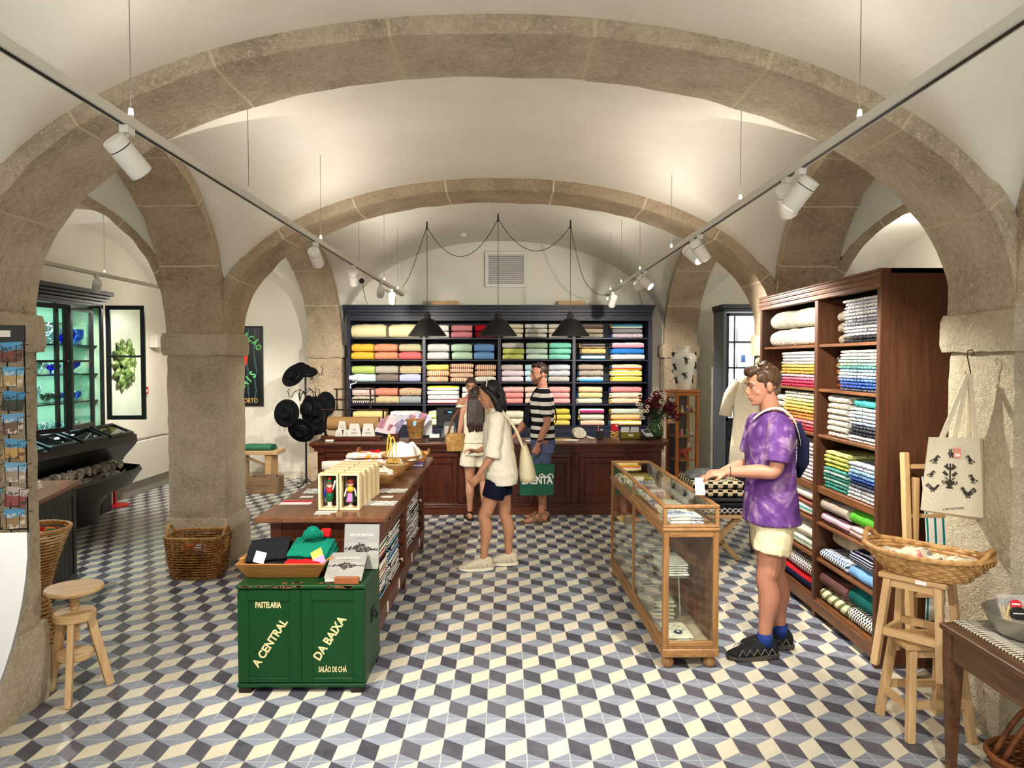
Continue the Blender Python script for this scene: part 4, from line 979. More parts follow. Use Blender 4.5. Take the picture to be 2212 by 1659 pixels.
linen(.05, .25, 1.22, 1.46, .863, .022, 1, stripes([(.15, (200, 30, 50)), (.3, (240, 236, 226)), (1, (238, 234, 222))], .25, 'y'), 'white cloth with a red band under the showcase lid', 530)
linen(.05, .28, 1.50, 1.84, .863, .026, 1, stripes([(.6, (232, 226, 204)), (1, (150, 146, 128))], .03, 'x'), 'cream and grey striped cloth at the far end of the showcase', 540)
linen(.05, .28, 1.52, 1.82, .89, .018, 1, C((236, 206, 70)), 'yellow folded cloth at the far end of the showcase', 545)
for i, (x, y0, y1, c, lab) in enumerate(((.06, .33, .90, embroid((226, 212, 186), (60, 80, 140), 20, .14), 'rolled beige cloth lying along the left glass of the showcase'), (.285, .5, 1.3, C((120, 118, 112)), 'grey rolled cloth lying along the right side under the lid'))):
    m = B(); roll_bl(m, (0, 0, .024), (0, y1-y0, .024), .024, i, 1.0); tag(m.build('rolled_cloth', c, None, smooth=60, loc=sh(x, y0, .866), rz=math.radians(1.15), fix=True), lab, 'cloth', 'rolled cloths in the showcase')
linen(.04, .19, .14, .46, .521, .015, 5, C((232, 228, 212)), 'white folded linen on the glass shelf', 550)
linen(.04, .19, .62, .95, .521, .016, 4, C((200, 194, 178)), 'grey linen farther along the glass shelf', 560)
linen(.04, .19, 1.2, 1.6, .521, .016, 4, C((214, 210, 196)), 'pale linen at the far end of the glass shelf', 570)
linen(.04, .20, .06, .34, .143, .018, 2, embroid((232, 226, 206), (150, 140, 120), 22, .1), 'white embroidered linen on the showcase floor', 580)
d_ = B().cyl((0, 0, 0), (0, 0, .004), .026, n=24).build('round_label', plain((28, 48, 78), .5), None, loc=sh(.125, .135, .1785)); tag(d_, 'round navy label lying on the white linen in the showcase', 'label'); B().box(-.008, -.01, .004, .008, .012, .0046).build('print', PAPER, d_)
for k, (y0, n) in enumerate(((.44, 5), (.86, 5), (1.3, 5))):
    linen(.04, .185, y0, y0+.34, .143, .026, n, C((198, 186, 162) if k != 1 else (212, 204, 182)), '%s linen on the showcase floor, %s pile' % (['oatmeal', 'pale', 'beige'][k], ['near', 'middle', 'far'][k]), 590+k*10)
# ------------------------------------------------------------------ left side of the shop
def LB(t):                                            # shape collector taking world coordinates for a thing's part
    m = B(); m.M = (Matrix.Translation(t.location) @ Matrix.Rotation(t.rotation_euler.z, 4, 'Z')).inverted(); return m
def woven(m, outline, z0, z1, rows, r, stakes=24, amp=.004, lean=0.0):
    """basket wall: rows of strand weaving in and out of the stakes; outline(a, u) -> x, y"""
    N = stakes*2
    for j in range(rows):
        u = (j+.5)/rows; z = z0+(z1-z0)*u; pts = []
        for k in range(N):
            a = 2*PI*k/N; x, y = outline(a, u); s_ = amp*(1 if (k//1+j) % 2 else -1); l = math.hypot(x, y) or 1
            pts.append((x+x/l*s_, y+y/l*s_, z))
        m.tube(pts, r, 5, closed=True, ry=(z1-z0)/rows*.52)
def ell(rx0, ry0, rx1, ry1, p=2.0):
    def f(a, u):
        c, s_ = math.cos(a), math.sin(a); rx, ry = rx0+(rx1-rx0)*u, ry0+(ry1-ry0)*u
        return rx*math.copysign(abs(c)**(2/p), c), ry*math.copysign(abs(s_)**(2/p), s_)
    return f
def wicker(c1, c2, name='wicker'):
    key = ('wk', c1, c2)
    if key not in _cache:
        g = G(name+str(len(_cache)), .55, .3); n = g.noise(30, 2); b_ = g.noise(9, 1)
        g.col(g.ramp(n*.6+b_*.4, [(.36, lin(c1)), (.62, lin(c2))])); _cache[key] = g.mat
    return _cache[key]
WK = wicker((126, 80, 34), (196, 146, 80)); WKL = wicker((152, 108, 58), (202, 158, 100)); WKD = wicker((84, 44, 20), (140, 82, 44))
def handle_arc(m, a, b, h, r, n=12, lean=(0, 0)):
    a = Vector(a); b = Vector(b)
    m.tube([a.lerp(b, i/n)+Vector((lean[0]*math.sin(PI*i/n), lean[1]*math.sin(PI*i/n), h*math.sin(PI*i/n))) for i in range(n+1)], r, 7)
# basket by the pier
t = thing('wicker_basket', 'square brown wicker basket with two handles at the foot of the granite pier', 'basket', (-2.665, 6.26, 0))
o_ = ell(.20, .165, .245, .195, 4.0)
m = B(); woven(m, o_, .01, .345, 15, .0065, 18, .005); m.build('woven_wall', WK, t, smooth=50)
m = B()
for k in range(26):
    a = 2*PI*k/26+.1; p = [o_(a, q/6) for q in range(7)]; m.tube([(x*1.012, y*1.012, .005+.345*q/6) for q, (x, y) in enumerate(p)], .007, 5, ry=.003)
m.build('stake', WKD, t).__setitem__('kind', 'stuff')
m = B(); m.prism([o_(2*PI*k/32, 0) for k in range(32)], .012, 'z', .002); m.build('basket_base', WK, t)
m = B()
for q in (0, 1): m.tube([(*o_(2*PI*k/48, 1.0), .347+.006*q) for k in range(48)], .009, 6, closed=True)
m.build('rim', WKL, t, smooth=True)
for sx in (-1, 1):
    m = B(); handle_arc(m, (sx*.235, -.085, .34), (sx*.235, .085, .34), .085, .012, 12, (sx*.012, 0)); m.build('handle', WKL, t, smooth=True)
for k, (x, y, c) in enumerate(((-.075, -.05, (226, 110, 50)), (.04, -.055, (206, 206, 210)), (.13, .035, (116, 76, 48)), (-.12, .065, (150, 104, 62)), (.01, .06, (126, 84, 50)))):
    m = B(); m.ball((0, 0, 0), (.056, .05, .05), 10, 6); tag(m.build('string_bag', cloth(c), None, smooth=True, loc=(-2.665+x, 6.26+y, .235)), ['orange', 'white tagged', 'dark brown', 'tan', 'brown'][k]+' bundle lying in the square wicker basket', 'bundle', 'bundles in the square basket')
# filler so the bundles rest on something
m = B(); m.prism([(lambda p: (p[0]*.83, p[1]*.83))(o_(2*PI*k/32, .5)) for k in range(32)], .165, 'z', .016); tag(m.build('brown_cloth', cloth((96, 64, 40)), None, loc=(-2.665, 6.26, .0)), 'dark brown cloth filling the square wicker basket', 'cloth')

# screw stool
t = thing('screw_stool', 'round pine screw stool with three legs beside the near left pier', 'stool', (-2.385, 3.99, 0), .5)
ASH = wood((186, 146, 98), (220, 186, 138), .5, 1.2, 0); ASH_Z = wood((186, 146, 98), (218, 184, 136), .5, 1.0, 2)
B().lathe([(0, .566), (.12, .568), (.140, .576), (.147, .588), (.143, .60), (.10, .6005), (0, .596)], n=40).build('seat', ASH, t, smooth=35)
pf = [(0, .30)]+[(.020+(.007 if i % 2 else -.002), .30+.268*i/22) for i in range(23)]+[(0, .57)]
B().lathe(pf, n=16).build('screw', ASH_Z, t, smooth=40)
B().lathe([(0, .418), (.095, .418), (.105, .426), (.105, .458), (.098, .466), (0, .466)], n=36).build('upper_disc', ASH, t, smooth=35)
B().lathe([(0, .205), (.085, .205), (.09, .212), (.09, .236), (.085, .243), (0, .243)], n=36).build('lower_disc', ASH, t, smooth=35)
for k in range(3):
    a = 2*PI*k/3-1.75; c, s_ = math.cos(a), math.sin(a)
    l = B().bar((c*.075, s_*.075, .425), (c*.175, s_*.175, 0.0), .032, .046, (c, s_, .3)); l.build('leg', ASH_Z, t, bevel=.005)
    B().cyl((c*.118, s_*.118, .225), (c*.147, s_*.147, .235), .008, n=10).build('peg', ASH, t)

# dark counter with a wooden top near the left pier
t = thing('print_counter', 'dark panelled counter with a brown wooden top behind the near left pier', 'counter', (-3.36, 5.12, 0), math.atan2(.24, .93))
DKG = plain((26, 30, 30), .5, .4, name='black_green_paint'); DKG2 = plain((15, 17, 18), .55, .3)
B().box(-.75, 0, 0, 0, .95, .81, .003).build('body', DKG, t)
m = B()
for y0, y1 in ((.0, .07), (.88, .95)): m.box(0, y0, .02, .014, y1, .80, .003)
m.box(0, .07, .72, .014, .88, .80, .003).box(0, .07, .02, .014, .88, .10, .003)
for i in range(8): m.box(0, .075+.1*i, .10, .007, .17+.1*i, .72, .003)
m.build('side_panel', DKG, t)
B().box(-.80, -.04, .81, .045, .99, .85, .006).build('countertop', wood((92, 56, 34), (142, 92, 58), .35, .9, 1), t)
cnt = t
Mx = Matrix.Translation(t.location) @ Matrix.Rotation(t.rotation_euler.z, 4, 'Z')
for i in range(5):
    p = Mx @ Vector((-.30, .35, .851+.011*i)); b_ = B().box(-.18, -.25, 0, .18, .25, .0105, .001)
    o = b_.build('mounted_print', PAPER, None, loc=p, rz=t.rotation_euler.z+.02*(i-2)); tag(o, 'white mounted print on the dark counter, %s of the pile' % ('bottom' if i == 0 else 'top' if i == 4 else ORD[i]+' from bottom'), 'print', 'prints on the dark counter')
    if i == 4: B().box(-.12, -.18, .0105, .12, .18, .0112).build('picture', embroid((196, 200, 176), (120, 140, 96), 9, .3), o)
# flared wicker basket on a stem
t = thing('wicker_basket', 'tall flared wicker basket on a woven stem by the near left pier', 'basket', (-3.02, 4.62, 0))
def fl_(a, u): r = .085+.125*u**1.4; return r*math.cos(a), r*math.sin(a)
m = B(); woven(m, fl_, .36, .77, 20, .0065, 16, .004); m.build('woven_wall', WKL, t, smooth=50)
m = B(); woven(m, lambda a, u: ((.14-.07*u)*math.cos(a), (.14-.07*u)*math.sin(a)), .0, .36, 14, .0065, 12, .004); m.build('woven_stem', WKL, t, smooth=50)
m = B().tube([(.212*math.cos(2*PI*k/40), .212*math.sin(2*PI*k/40), .775) for k in range(40)], .012, 7, closed=True); m.build('rim', WKL, t, smooth=True)
B().lathe([(0, .5), (.092, .5), (.118, .58), (.145, .66)], n=20).lathe([(.145, .66), (0, .70)], n=20).build('basket_lining', cloth((150, 110, 60)), t, smooth=True)
for k in range(9):
    a = k*2.4; c = [(196, 30, 36), (236, 190, 60), (60, 120, 70), (230, 120, 40), (180, 20, 50), (240, 220, 160)][k % 6]
    rr = .10 if k else 0
    m = B(); m.ball((0, 0, 0), (.042, .036, .036), 10, 6); tag(m.build('fabric_ball', cloth(c), None, smooth=True, loc=(-3.02+rr*math.cos(a), 4.62+rr*math.sin(a), .733)), '%s cloth ball in the flared wicker basket, %s around the rim' % (['red', 'yellow', 'green', 'orange', 'crimson', 'cream'][k % 6], ORD[k]), 'cloth ball', 'cloth balls in the flared basket')
# postcard rack
t = thing('postcard_rack', 'black wire postcard rack standing in front of the near left pier', 'rack', (-2.30, 3.40, 0))
m = B()
for x in (-.035, .045): m.tube([(x, .02, .95), (x, .02, 2.0)], .004, 6)
for z in (1.05, 1.95): m.tube([(.045, .02, z), (-.035, .02, z), (-.222, .03, z)], .004, 6)
m.build('upright', BLACK, t)
B().box(-.11, .01, 1.925, .055, .02, 2.005, .002).build('header_board', plain((58, 58, 56), .6), t); B().box(-.09, .008, 1.95, -.01, .0105, 1.98).build('header_label', PAPER, t)
skies = [(86, 160, 206), (96, 172, 214), (70, 150, 200), (110, 176, 214), (90, 164, 210), (120, 180, 216), (196, 186, 176), (90, 160, 200)]
lands = [(124, 76, 60), (196, 164, 110), (60, 70, 50), (120, 92, 70), (206, 164, 100), (170, 150, 128), (150, 70, 66), (160, 130, 90)]
def cardmat(sky, land, k):
    g = G('postcard_%d' % k, .35, .4); x, y, z = g.xyz(); n = g.noise(24, 3); n2 = g.noise(45, 3, dist=1.0)
    c = g.mix((n*.04+z).gt(.072), lin(land), lin(sky)); c = g.mix((n2.gt(.56))*z.lt(.075)*.8, c, lin((230, 222, 208) if k % 2 else (60, 50, 40))); g.col(c); return g.mat
nmc = ['rocky red coast', 'boats on a beach', 'dark street scene', 'beach with blue sky', 'wide sandy beach', 'crowded beach', 'festival crowd', 'harbour houses']
for cx_ in (0, -.125):
    for k in range(8):
        z = 1.845-.111*k
        w = B(); x0 = cx_-.05; x1 = cx_+.06
        w.tube([(x0, .012, z+.02), (x0, -.03, z-.01), (x0, -.03, z+.055), (x0+.028, -.032, z+.06), (x0+.03, -.032, z-.012), (x1-.02, -.032, z-.012), (x1-.018, -.032, z+.065), (x1+.012, -.03, z+.068), (x1+.012, .012, z+.07)], .0019, 5)
        w.build('wire_pocket', BLACK, t)
        if cx_ == 0 or k % 2 == 0:
            cm = cardmat(skies[(k+(3 if cx_ else 0)) % 8], lands[(k+(3 if cx_ else 0)) % 8], k+(10 if cx_ else 0))
            cd_ = B()
            cd_.box(0, 0, 0, .1, .003, .092)
            o = cd_.build('postcard', cm, None, loc=(-2.30+cx_-.045, 3.40-.018, z-.012)); o.rotation_euler = (-.18, math.radians([-3, 2, 4, -4, 5, 3, 8, -5][k]), 0)
            tag(o, 'postcard of %s, %s from the top%s' % (nmc[k] if cx_ == 0 else 'a sunny coast', ORD[k], ' in the right column' if cx_ == 0 else ' in the left column'), 'postcard', 'postcards in the wire rack')
# white boards browser in the very foreground
t = thing('poster_stack', 'stack of large white rounded poster boards at the left edge', 'poster boards', (-1.455, 2.20, .0), math.radians(3))
for i in range(5):
    pr = [(-.5, 0), (-.5, 1.32-.004*(4-i)), (-.008*(4-i), 1.32-.004*(4-i))]+[(.003-.008*(4-i)-.0026*q**1.9, 1.32-.07*q-.004*(4-i)) for q in range(1, 10)]+[(-.2, 0)]
    B().prism(pr, .005, 'y', .016*(4-i)).build('poster_board', plain([(184, 183, 180), (150, 149, 147)][i % 2], .5, .3), t)
B().box(-.5, .09, 0, -.25, .12, 1.0).build('easel_board', plain((90, 90, 92), .6), t)

# black glass dresser along the aisle wall
BK = plain((13, 15, 16), .35, .5, name='black_lacquer')
DX, DB = -4.85, WLX+.01
t = thing('glass_dresser', 'tall black glazed dresser with lit green shelves of glassware', 'dresser', (-5.0, 7.3, 0))
Y_0, Y_1 = 5.9, 8.80
m = LB(t); m.box(DB, Y_0, 1.02, DX, Y_0+.04, 2.5).box(DB, Y_1-.04, 1.02, DX, Y_1, 2.5).box(DB, Y_0, 2.46, DX, Y_1, 2.5).box(DB, Y_0, 1.02, DX, Y_1, 1.06); m.build('cabinet_frame', BK, t)
g = G('green_board', .6, .3); n = g.noise(5, 3); g.col(g.mix(n, lin((140, 182, 164)), lin((184, 204, 160)))); GRB = g.mat
LB(t).box(DB, Y_0+.04, 1.06, DB+.02, Y_1-.04, 2.46).build('back_panel', GRB, t)
LB(t).box(DB+.02, Y_1-.05, 1.06, DX-.03, Y_1-.04, 2.46).build('end_lining', GRB, t)
m = LB(t)
for e, z0, z1 in ((.0, 2.5, 2.54), (.03, 2.54, 2.575), (.06, 2.575, 2.61), (.09, 2.61, 2.66)): m.box(DB, Y_0-e, z0, DX+e, Y_1+e, z1, .006)
m.build('cornice', BK, t)
DSH = [1.06, 1.36, 1.66, 1.98]
DSZ = [1.062, 1.375, 1.69, 2.02]
for z in DSZ[1:]: LB(t).box(DB+.02, Y_0+.04, z-.014, DX-.05, Y_1-.04, z).build('shelf', plain((40, 56, 50), .3, .5), t)
ys = [5.92, 6.66, 7.40, 7.90, 8.56, 8.78]
for y in ys[1:-1]: LB(t).box(DX-.03, y-.025, 1.06, DX+.004, y+.025, 2.46, .003).build('mullion', BK, t)
LGL = glassmat((.92, 1, .97), .04)
def leaf(p0, p1, z0, z1, name, rail=True):             # glazed door leaf from hinge p0 to p1
    a = Vector((*p0, 0)); b_ = Vector((*p1, 0)); d = (b_-a).normalized(); L = (b_-a).length
    m = LB(t); fr = .05
    def seg(u0, u1, za, zb):
        q = a+d*u0; r_ = a+d*u1; n_ = Vector((d.y, -d.x, 0))*.014
        m.hexa([q-n_+Vector((0, 0, za)), r_-n_+Vector((0, 0, za)), r_+n_+Vector((0, 0, za)), q+n_+Vector((0, 0, za)), q-n_+Vector((0, 0, zb)), r_-n_+Vector((0, 0, zb)), r_+n_+Vector((0, 0, zb)), q+n_+Vector((0, 0, zb))])
    seg(0, fr, z0, z1); seg(L-fr, L, z0, z1); seg(fr, L-fr, z0, z0+fr); seg(fr, L-fr, z1-fr, z1)
    zm = z0+(z1-z0)*.555
    if rail: seg(fr, L-fr, zm-.012, zm+.012)
    dr = m.build(name, BK, t)
    m = LB(t); n_ = Vector((d.y, -d.x, 0))*.002; q = a+d*fr; r_ = a+d*(L-fr)
    m.hexa([q-n_+Vector((0, 0, z0+fr)), r_-n_+Vector((0, 0, z0+fr)), r_+n_+Vector((0, 0, z0+fr)), q+n_+Vector((0, 0, z0+fr)), q-n_+Vector((0, 0, z1-fr)), r_-n_+Vector((0, 0, z1-fr)), r_+n_+Vector((0, 0, z1-fr)), q+n_+Vector((0, 0, z1-fr))])
    m.build('glass_pane', LGL, dr)
    k = b_-d*.02; m = LB(t); m.ball((k.x+.02, k.y, zm), .011, 8, 6); m.build('knob', plain((210, 210, 205), .2, .6, .9), dr)
    return dr
leaf((DX+.015, 7.43), (DX+.13, 7.86), 1.08, 2.44, 'door'); leaf((DX+.015, 8.53), (DX+.10, 7.95), 1.08, 2.44, 'door')
leaf((DX+.015, 6.69), (DX+.02, 7.37), 1.08, 2.44, 'door'); leaf((DX+.015, 5.95), (DX+.02, 6.63), 1.08, 2.44, 'door')
leaf((DX+.03, 8.80), (DX+.48, 8.83), 1.13, 2.50, 'door')
m = LB(t)   # sloping bin deck
m.hexa([(DX+.0, Y_0, 1.02), (DX+.30, Y_0, .90), (DX+.30, 8.95, .90), (DX+.0, 8.95, 1.02), (DX+.0, Y_0, 1.06), (DX+.30, Y_0, .94), (DX+.30, 8.95, .94), (DX+.0, 8.95, 1.06)]); m.build('bin_deck', BK, t)
for i, y in enumerate((6.1, 6.7, 7.28, 7.86, 8.42)):
    m = LB(t); L = .5
    P = lambda u, y_, dz=0: (DX+.02+.26*u, y_, 1.055-.104*u-.006+dz)
    for (u0, u1, ya, yb) in ((0, .12, y, y+L), (.88, 1, y, y+L), (.12, .88, y, y+.035), (.12, .88, y+L-.035, y+L)):
        m.hexa([P(u0, ya, .0), P(u1, ya, .0), P(u1, yb, .0), P(u0, yb, .0), P(u0, ya, .03), P(u1, ya, .03), P(u1, yb, .03), P(u0, yb, .03)])
    lid = m.build('bin_lid', BK, t)
    LB(t).hexa([P(.12, y+.035, .012), P(.88, y+.035, .012), P(.88, y+L-.035, .012), P(.12, y+L-.035, .012), P(.12, y+.035, .016), P(.88, y+.035, .016), P(.88, y+L-.035, .016), P(.12, y+L-.035, .016)]).build('lid_glass', glassmat((.75, .78, .8), .5), lid)
    m = LB(t); m.ball(P(.93, y+L*.5, .042), .014, 10, 6); m.build('knob', plain((214, 214, 210), .2, .6, .9), lid)
m = LB(t); pr = [(DX-.33, .0), (DX-.02, .0), (DX-.02, .42), (DX+.05, .52), (DX+.16, .68), (DX+.27, .80), (DX+.31, .86), (DX+.30, .92), (DX, 1.02), (DX-.33, 1.02)]
m.prism(pr, 8.95-Y_0, 'y', Y_0); m.build('lower_case', BK, t, smooth=30)
DRES = t
for z in (1.36, 1.675, 1.99, 2.45):
    lamp('AREA', 'shelf_light', (DX-.12, 7.35, z-.02), 8, (.62, .97, 1.0), None, (DB+.05, 7.35, z-.5), 2.6, sizey=.03)
# boat-shaped troughs with bundles
t = thing('boat_trough', 'black boat-shaped trough full of bundled cloth below the dresser', 'trough', (-4.55, 7.3, 0))
rg = []; ri_ = []
for j in range(15):
    u = j/14; y = 6.02+2.73*u; e = max(0, (u-.80)/.20); s_ = math.sqrt(max(0, 1-e*e)) if u > .8 else 1; s_ = max(s_, .06)
    W_ = .32*s_; ky = y-(e*.10)
    f = lambda w, z, yy: (-4.80+.0+w, yy, z)
    rg.append([f(-.02, .0, 6.02+2.53*u), f(.10*s_, .0, 6.02+2.53*u), f(.12*s_, .16, 6.02+2.55*u), f(.20*s_+.02, .30, 6.02+2.61*u), f(.46*s_+.06, .44, 6.02+2.68*u), f(.56*s_+.07, .60, y), f(.55*s_+.06, .625, y), f(.51*s_+.05, .61, y), f(.40*s_+.03, .46, y-.02), f(-.02, .46, y-.02)])
m = LB(t); m.rings(rg); m.build('hull', BK, t, smooth=40, fix=True)
r_ = random.Random(3); k = 0
for i in range(34):
    up_ = i % 2; y = 6.2+2.3*(i/33); x = -4.55+r_.uniform(-.02, .04)-.03*up_; z = .525+.11*up_+r_.random()*.01
    m = B(); d = Vector((1, r_.uniform(-.25, .25), r_.uniform(-.05, .3))).normalized(); L = .085
    c = r_.choice([(212, 204, 186), (170, 160, 146), (200, 190, 172), (140, 130, 124), (232, 226, 212), (232, 226, 212)])
    m.tube([-d*L, -d*L*.7, -d*L*.2, d*L*.25, d*L*.45, d*L*.52], [.022, .042, .05, .042, .022, .014], 10)
    sd_ = d.cross(Vector((0, 0, 1))).normalized(); uz_ = sd_.cross(d); m.rings([[d*L*q+(sd_*math.cos(2*PI*j/16)+uz_*math.sin(2*PI*j/16))*rr_*(1+(.22 if j % 2 else -.22)*(q > .6)) for j in range(16)] for q, rr_ in ((.5, .014), (.66, .026), (.86, .042), (1.02, .05), (.92, .036), (.7, .012))], cap=False)
    o = m.build('cloth_bundle', cloth(c), None, smooth=50, loc=(x, y, z))
    fm = B()
    for q in range(6):
        e = d*L*.55; w = Vector((r_.uniform(.01, .05), r_.uniform(-.035, .035), r_.uniform(-.05, .0))); fm.tube([e, e+w*.5+Vector((0, 0, .03)), e+w], [.005, .006, .004], 5)
    fm.build('ribbon', cloth((222, 214, 196)), o)
    k += 1
    tag(o, 'tied %s cloth bundle in the black boat trough, %d%s from the far end' % ({(212, 204, 186): 'cream', (170, 160, 146): 'grey brown', (200, 190, 172): 'oatmeal', (140, 130, 124): 'dark grey', (232, 226, 212): 'white'}[c], 35-k, {1: 'st', 2: 'nd', 3: 'rd'}.get((35-k) % 10 if not 10 < 35-k < 14 else 0, 'th')), 'bundle', 'tied bundles in the trough')
# glassware on the dresser shelves
GC = glassmat((.9, .98, 1), 1.3, .08); GB = glassmat((.08, .12, .85), .3, .05); GG = glassmat((.45, .55, .5), .4, .05); GLB = glassmat((.3, .5, .95), .35, .05)
def goblet(y, x, z, rb, h, mat, label, stem=.4, kind='glass_goblet'):
    p = [(0, 0), (rb*.62, 0), (rb*.62, h*.03), (rb*.16, h*.08), (rb*.14, h*stem*.7), (rb*.4, h*stem), (rb*.92, h*(stem+.22)), (rb, h*.8), (rb*.98, h), (rb*.92, h), (rb*.92, h*.8), (rb*.8, h*(stem+.24)), (0, h*(stem+.06))]
    o = B().lathe(p, n=20).build(kind, mat, None, smooth=True, loc=(x, y, z)); return tag(o, label, 'glass', 'glassware in the black dresser')
GX = DX-.16
for i, (y, rb, h, mat, lab, st) in enumerate(((7.72, .10, .11, GC, 'lower of two stacked clear glass bowls on the top dresser shelf', .25), (8.05, .125, .235, GC, 'large clear footed glass bowl on the top dresser shelf', .3), (8.24, .075, .17, GB, 'cobalt blue goblet beside the clear footed bowl', .25), (8.36, .075, .17, GB, 'cobalt blue goblet, second beside the clear footed bowl', .25), (8.50, .09, .18, GLB, 'light blue tumbler glass at the right of the top dresser shelf', .2))): goblet(y, GX, DSZ[3]+.001, rb, h, mat, lab, st)
goblet(7.72, GX, DSZ[3]+.113, .10, .10, GC, 'upper of two stacked clear glass bowls on the top dresser shelf', .25)
t = thing('glass_jug', 'dark green glass jug with a handle on the top dresser shelf', 'jug', (GX, 7.45, DSZ[3]+.001)); B().lathe([(0, 0), (.06, 0), (.085, .05), (.08, .14), (.05, .2), (.06, .24), (.055, .24), (.045, .2), (.0, .02)], n=20).build('jug_body', GG, t, smooth=True)
m = B(); m.tube([(0, .05, .21), (0, .12, .22), (0, .15, .15), (0, .12, .08), (0, .08, .07)], .009, 7); m.build('handle', GG, t, smooth=True)
for i in range(7):
    y = 7.42+.115*i; blue = i >= 5
    goblet(y, GX+.02*(i % 2), DSZ[2]+.001, .055, .15 if i < 5 else .11, GB if blue else GG if i < 4 else GC, '%s goblet on the second dresser shelf, %s from the left' % ('cobalt blue' if blue else 'smoky grey' if i < 4 else 'clear', ORD[i]), .42)
goblet(8.42, GX, DSZ[2]+.001, .09, .15, GB, 'cobalt blue footed bowl at the right of the second dresser shelf', .4); 
for i in range(12):
    y = 7.40+.095*i; mat = GC if i < 5 else GG if i < 8 else GLB
    goblet(y, GX+.03*(i % 2), DSZ[1]+.001, .04 if i < 5 else .052, .19 if i < 5 else .11, mat, '%s on the third dresser shelf, %s from the left' % ('tall clear flute' if i < 5 else 'smoky grey glass cup' if i < 8 else 'bright blue glass cup', ORD[i]), .3)
for i in range(14):
    y = 7.40+.083*i; h = .13 if i < 3 else .05+.03*(i % 3)
    goblet(y, GX+.05*((i % 3)-1), DSZ[0]+.001, .085 if i < 3 else .05, h, GC, '%s clear glass dish on the lowest dresser shelf, %s from the left' % ('footed' if i < 3 else 'small', ORD[i]), .25, 'glass_dish')
# things on the aisle wall
t = thing('leaf_ceramic', 'round green ceramic of overlapping leaves hung on the white aisle wall', 'wall ceramic', (WLX, 9.92, 1.78))
g = G('majolica', .25, .6); n = g.noise(14, 3, dist=.6); g.col(g.ramp(n, [(.35, lin((60, 78, 30))), (.55, lin((122, 140, 70))), (.7, lin((206, 208, 160)))])); MAJ = g.mat
r_ = random.Random(11)
for k in range(22):
    ring = 0 if k < 13 else 1
    a = 2*PI*(k/13 if ring == 0 else (k-13)/9)+.2; L = (.23 if ring == 0 else .15)+r_.uniform(-.03, .03); w = .07; off = .08 if ring == 0 else .03
    m = B(); ca, sa = math.cos(a), math.sin(a)
    def lf(u, v, ca=ca, sa=sa, L=L, w=w, off=off, ring=ring, k=k):
        rr = off+L*u; q = (v-.5)*2*w*math.sin(PI*min(1, u*.93+.07))**.8; h = .02+.05*ring+.05*math.sin(PI*u)*(1)-.03*abs(v-.5)*2+.012*(k % 3)
        return (h, rr*ca-q*sa, rr*sa*1.15+q*ca)
    m.grid(lf, 8, 4); m.build('leaf', MAJ, t, smooth=True, solid=.006)
B().ball((.05, 0, 0), (.05, .09, .1), 12, 8).build('rosette', MAJ, t, smooth=True)
lamp('SPOT', 'ceramic_fill', (-4.3, 9.3, 2.62), 60, WARM, None, (WLX, 9.95, 1.7), .03, 75, .6)  # extra beam on the leaf ceramic, no fixture modelled
t = thing('convector_heater', 'long low white convector heater along the left aisle wall', 'heater', (WLX+.025, 10.3, 0))
CW = plain((226, 220, 206), .5, .3)
B().box(0, -.72, .20, .16, .68, .74, .008).build('casing', CW, t); B().box(.02, -.7, .735, .14, .66, .752, .002).build('top_grille', plain((110, 106, 98), .5), t); B().box(0.0, -.7, 0, .12, .66, .2).build('heater_plinth', plain((150, 146, 136), .6), t)
t = thing('fire_extinguisher', 'red fire extinguisher on a red stand behind the boat trough', 'fire extinguisher', (-4.98, 9.22, 0))
RED = plain((200, 22, 28), .3, .5, name='red_enamel')
B().lathe([(0, 0), (.17, 0), (.17, .015), (.05, .03), (0, .03)], n=28).build('stand', RED, t); B().cyl((0, 0, .03), (0, 0, .33), .02, n=12).build('stand_pole', RED, t)
B().lathe([(0, .33), (.078, .33), (.082, .36), (.082, .72), (.07, .78), (.035, .815), (.03, .83), (0, .83)], n=24).build('cylinder', RED, t, smooth=40)
B().lathe([(.0835, .52), (.0835, .68)], n=24).build('label_band', PAPER, t)
m = B().box(-.02, -.02, .83, .02, .02, .875, .003).bar((0, 0, .87), (.07, -.06, .895), .02, .01).bar((0, 0, .85), (.06, -.05, .855), .015, .01); m.build('valve', RED, t); m = B(); m.tube([(.0, -.02, .86), (-.05, -.07, .85), (-.08, -.08, .7), (-.07, -.07, .5)], .009, 7); m.build('hose', BLACK, t)
t = thing('fire_call_point', 'small red fire call point on the white aisle wall', 'alarm button', (WLX, 10.48, 1.36)); B().box(0, -.055, 0, .045, .055, .105, .004).build('case', RED, t); B().box(.045, -.02, .03, .047, .02, .07).build('button', PAPER, t)
t = thing('wall_speaker', 'small white box speaker high on the aisle wall', 'speaker', (WLX, 10.75, 2.03)); B().box(0, -.09, 0, .12, .09, .19, .008).build('case', CW, t); B().cyl((.06, 0, .19), (.06, 0, .215), .012, n=8).build('bracket', CW, t)
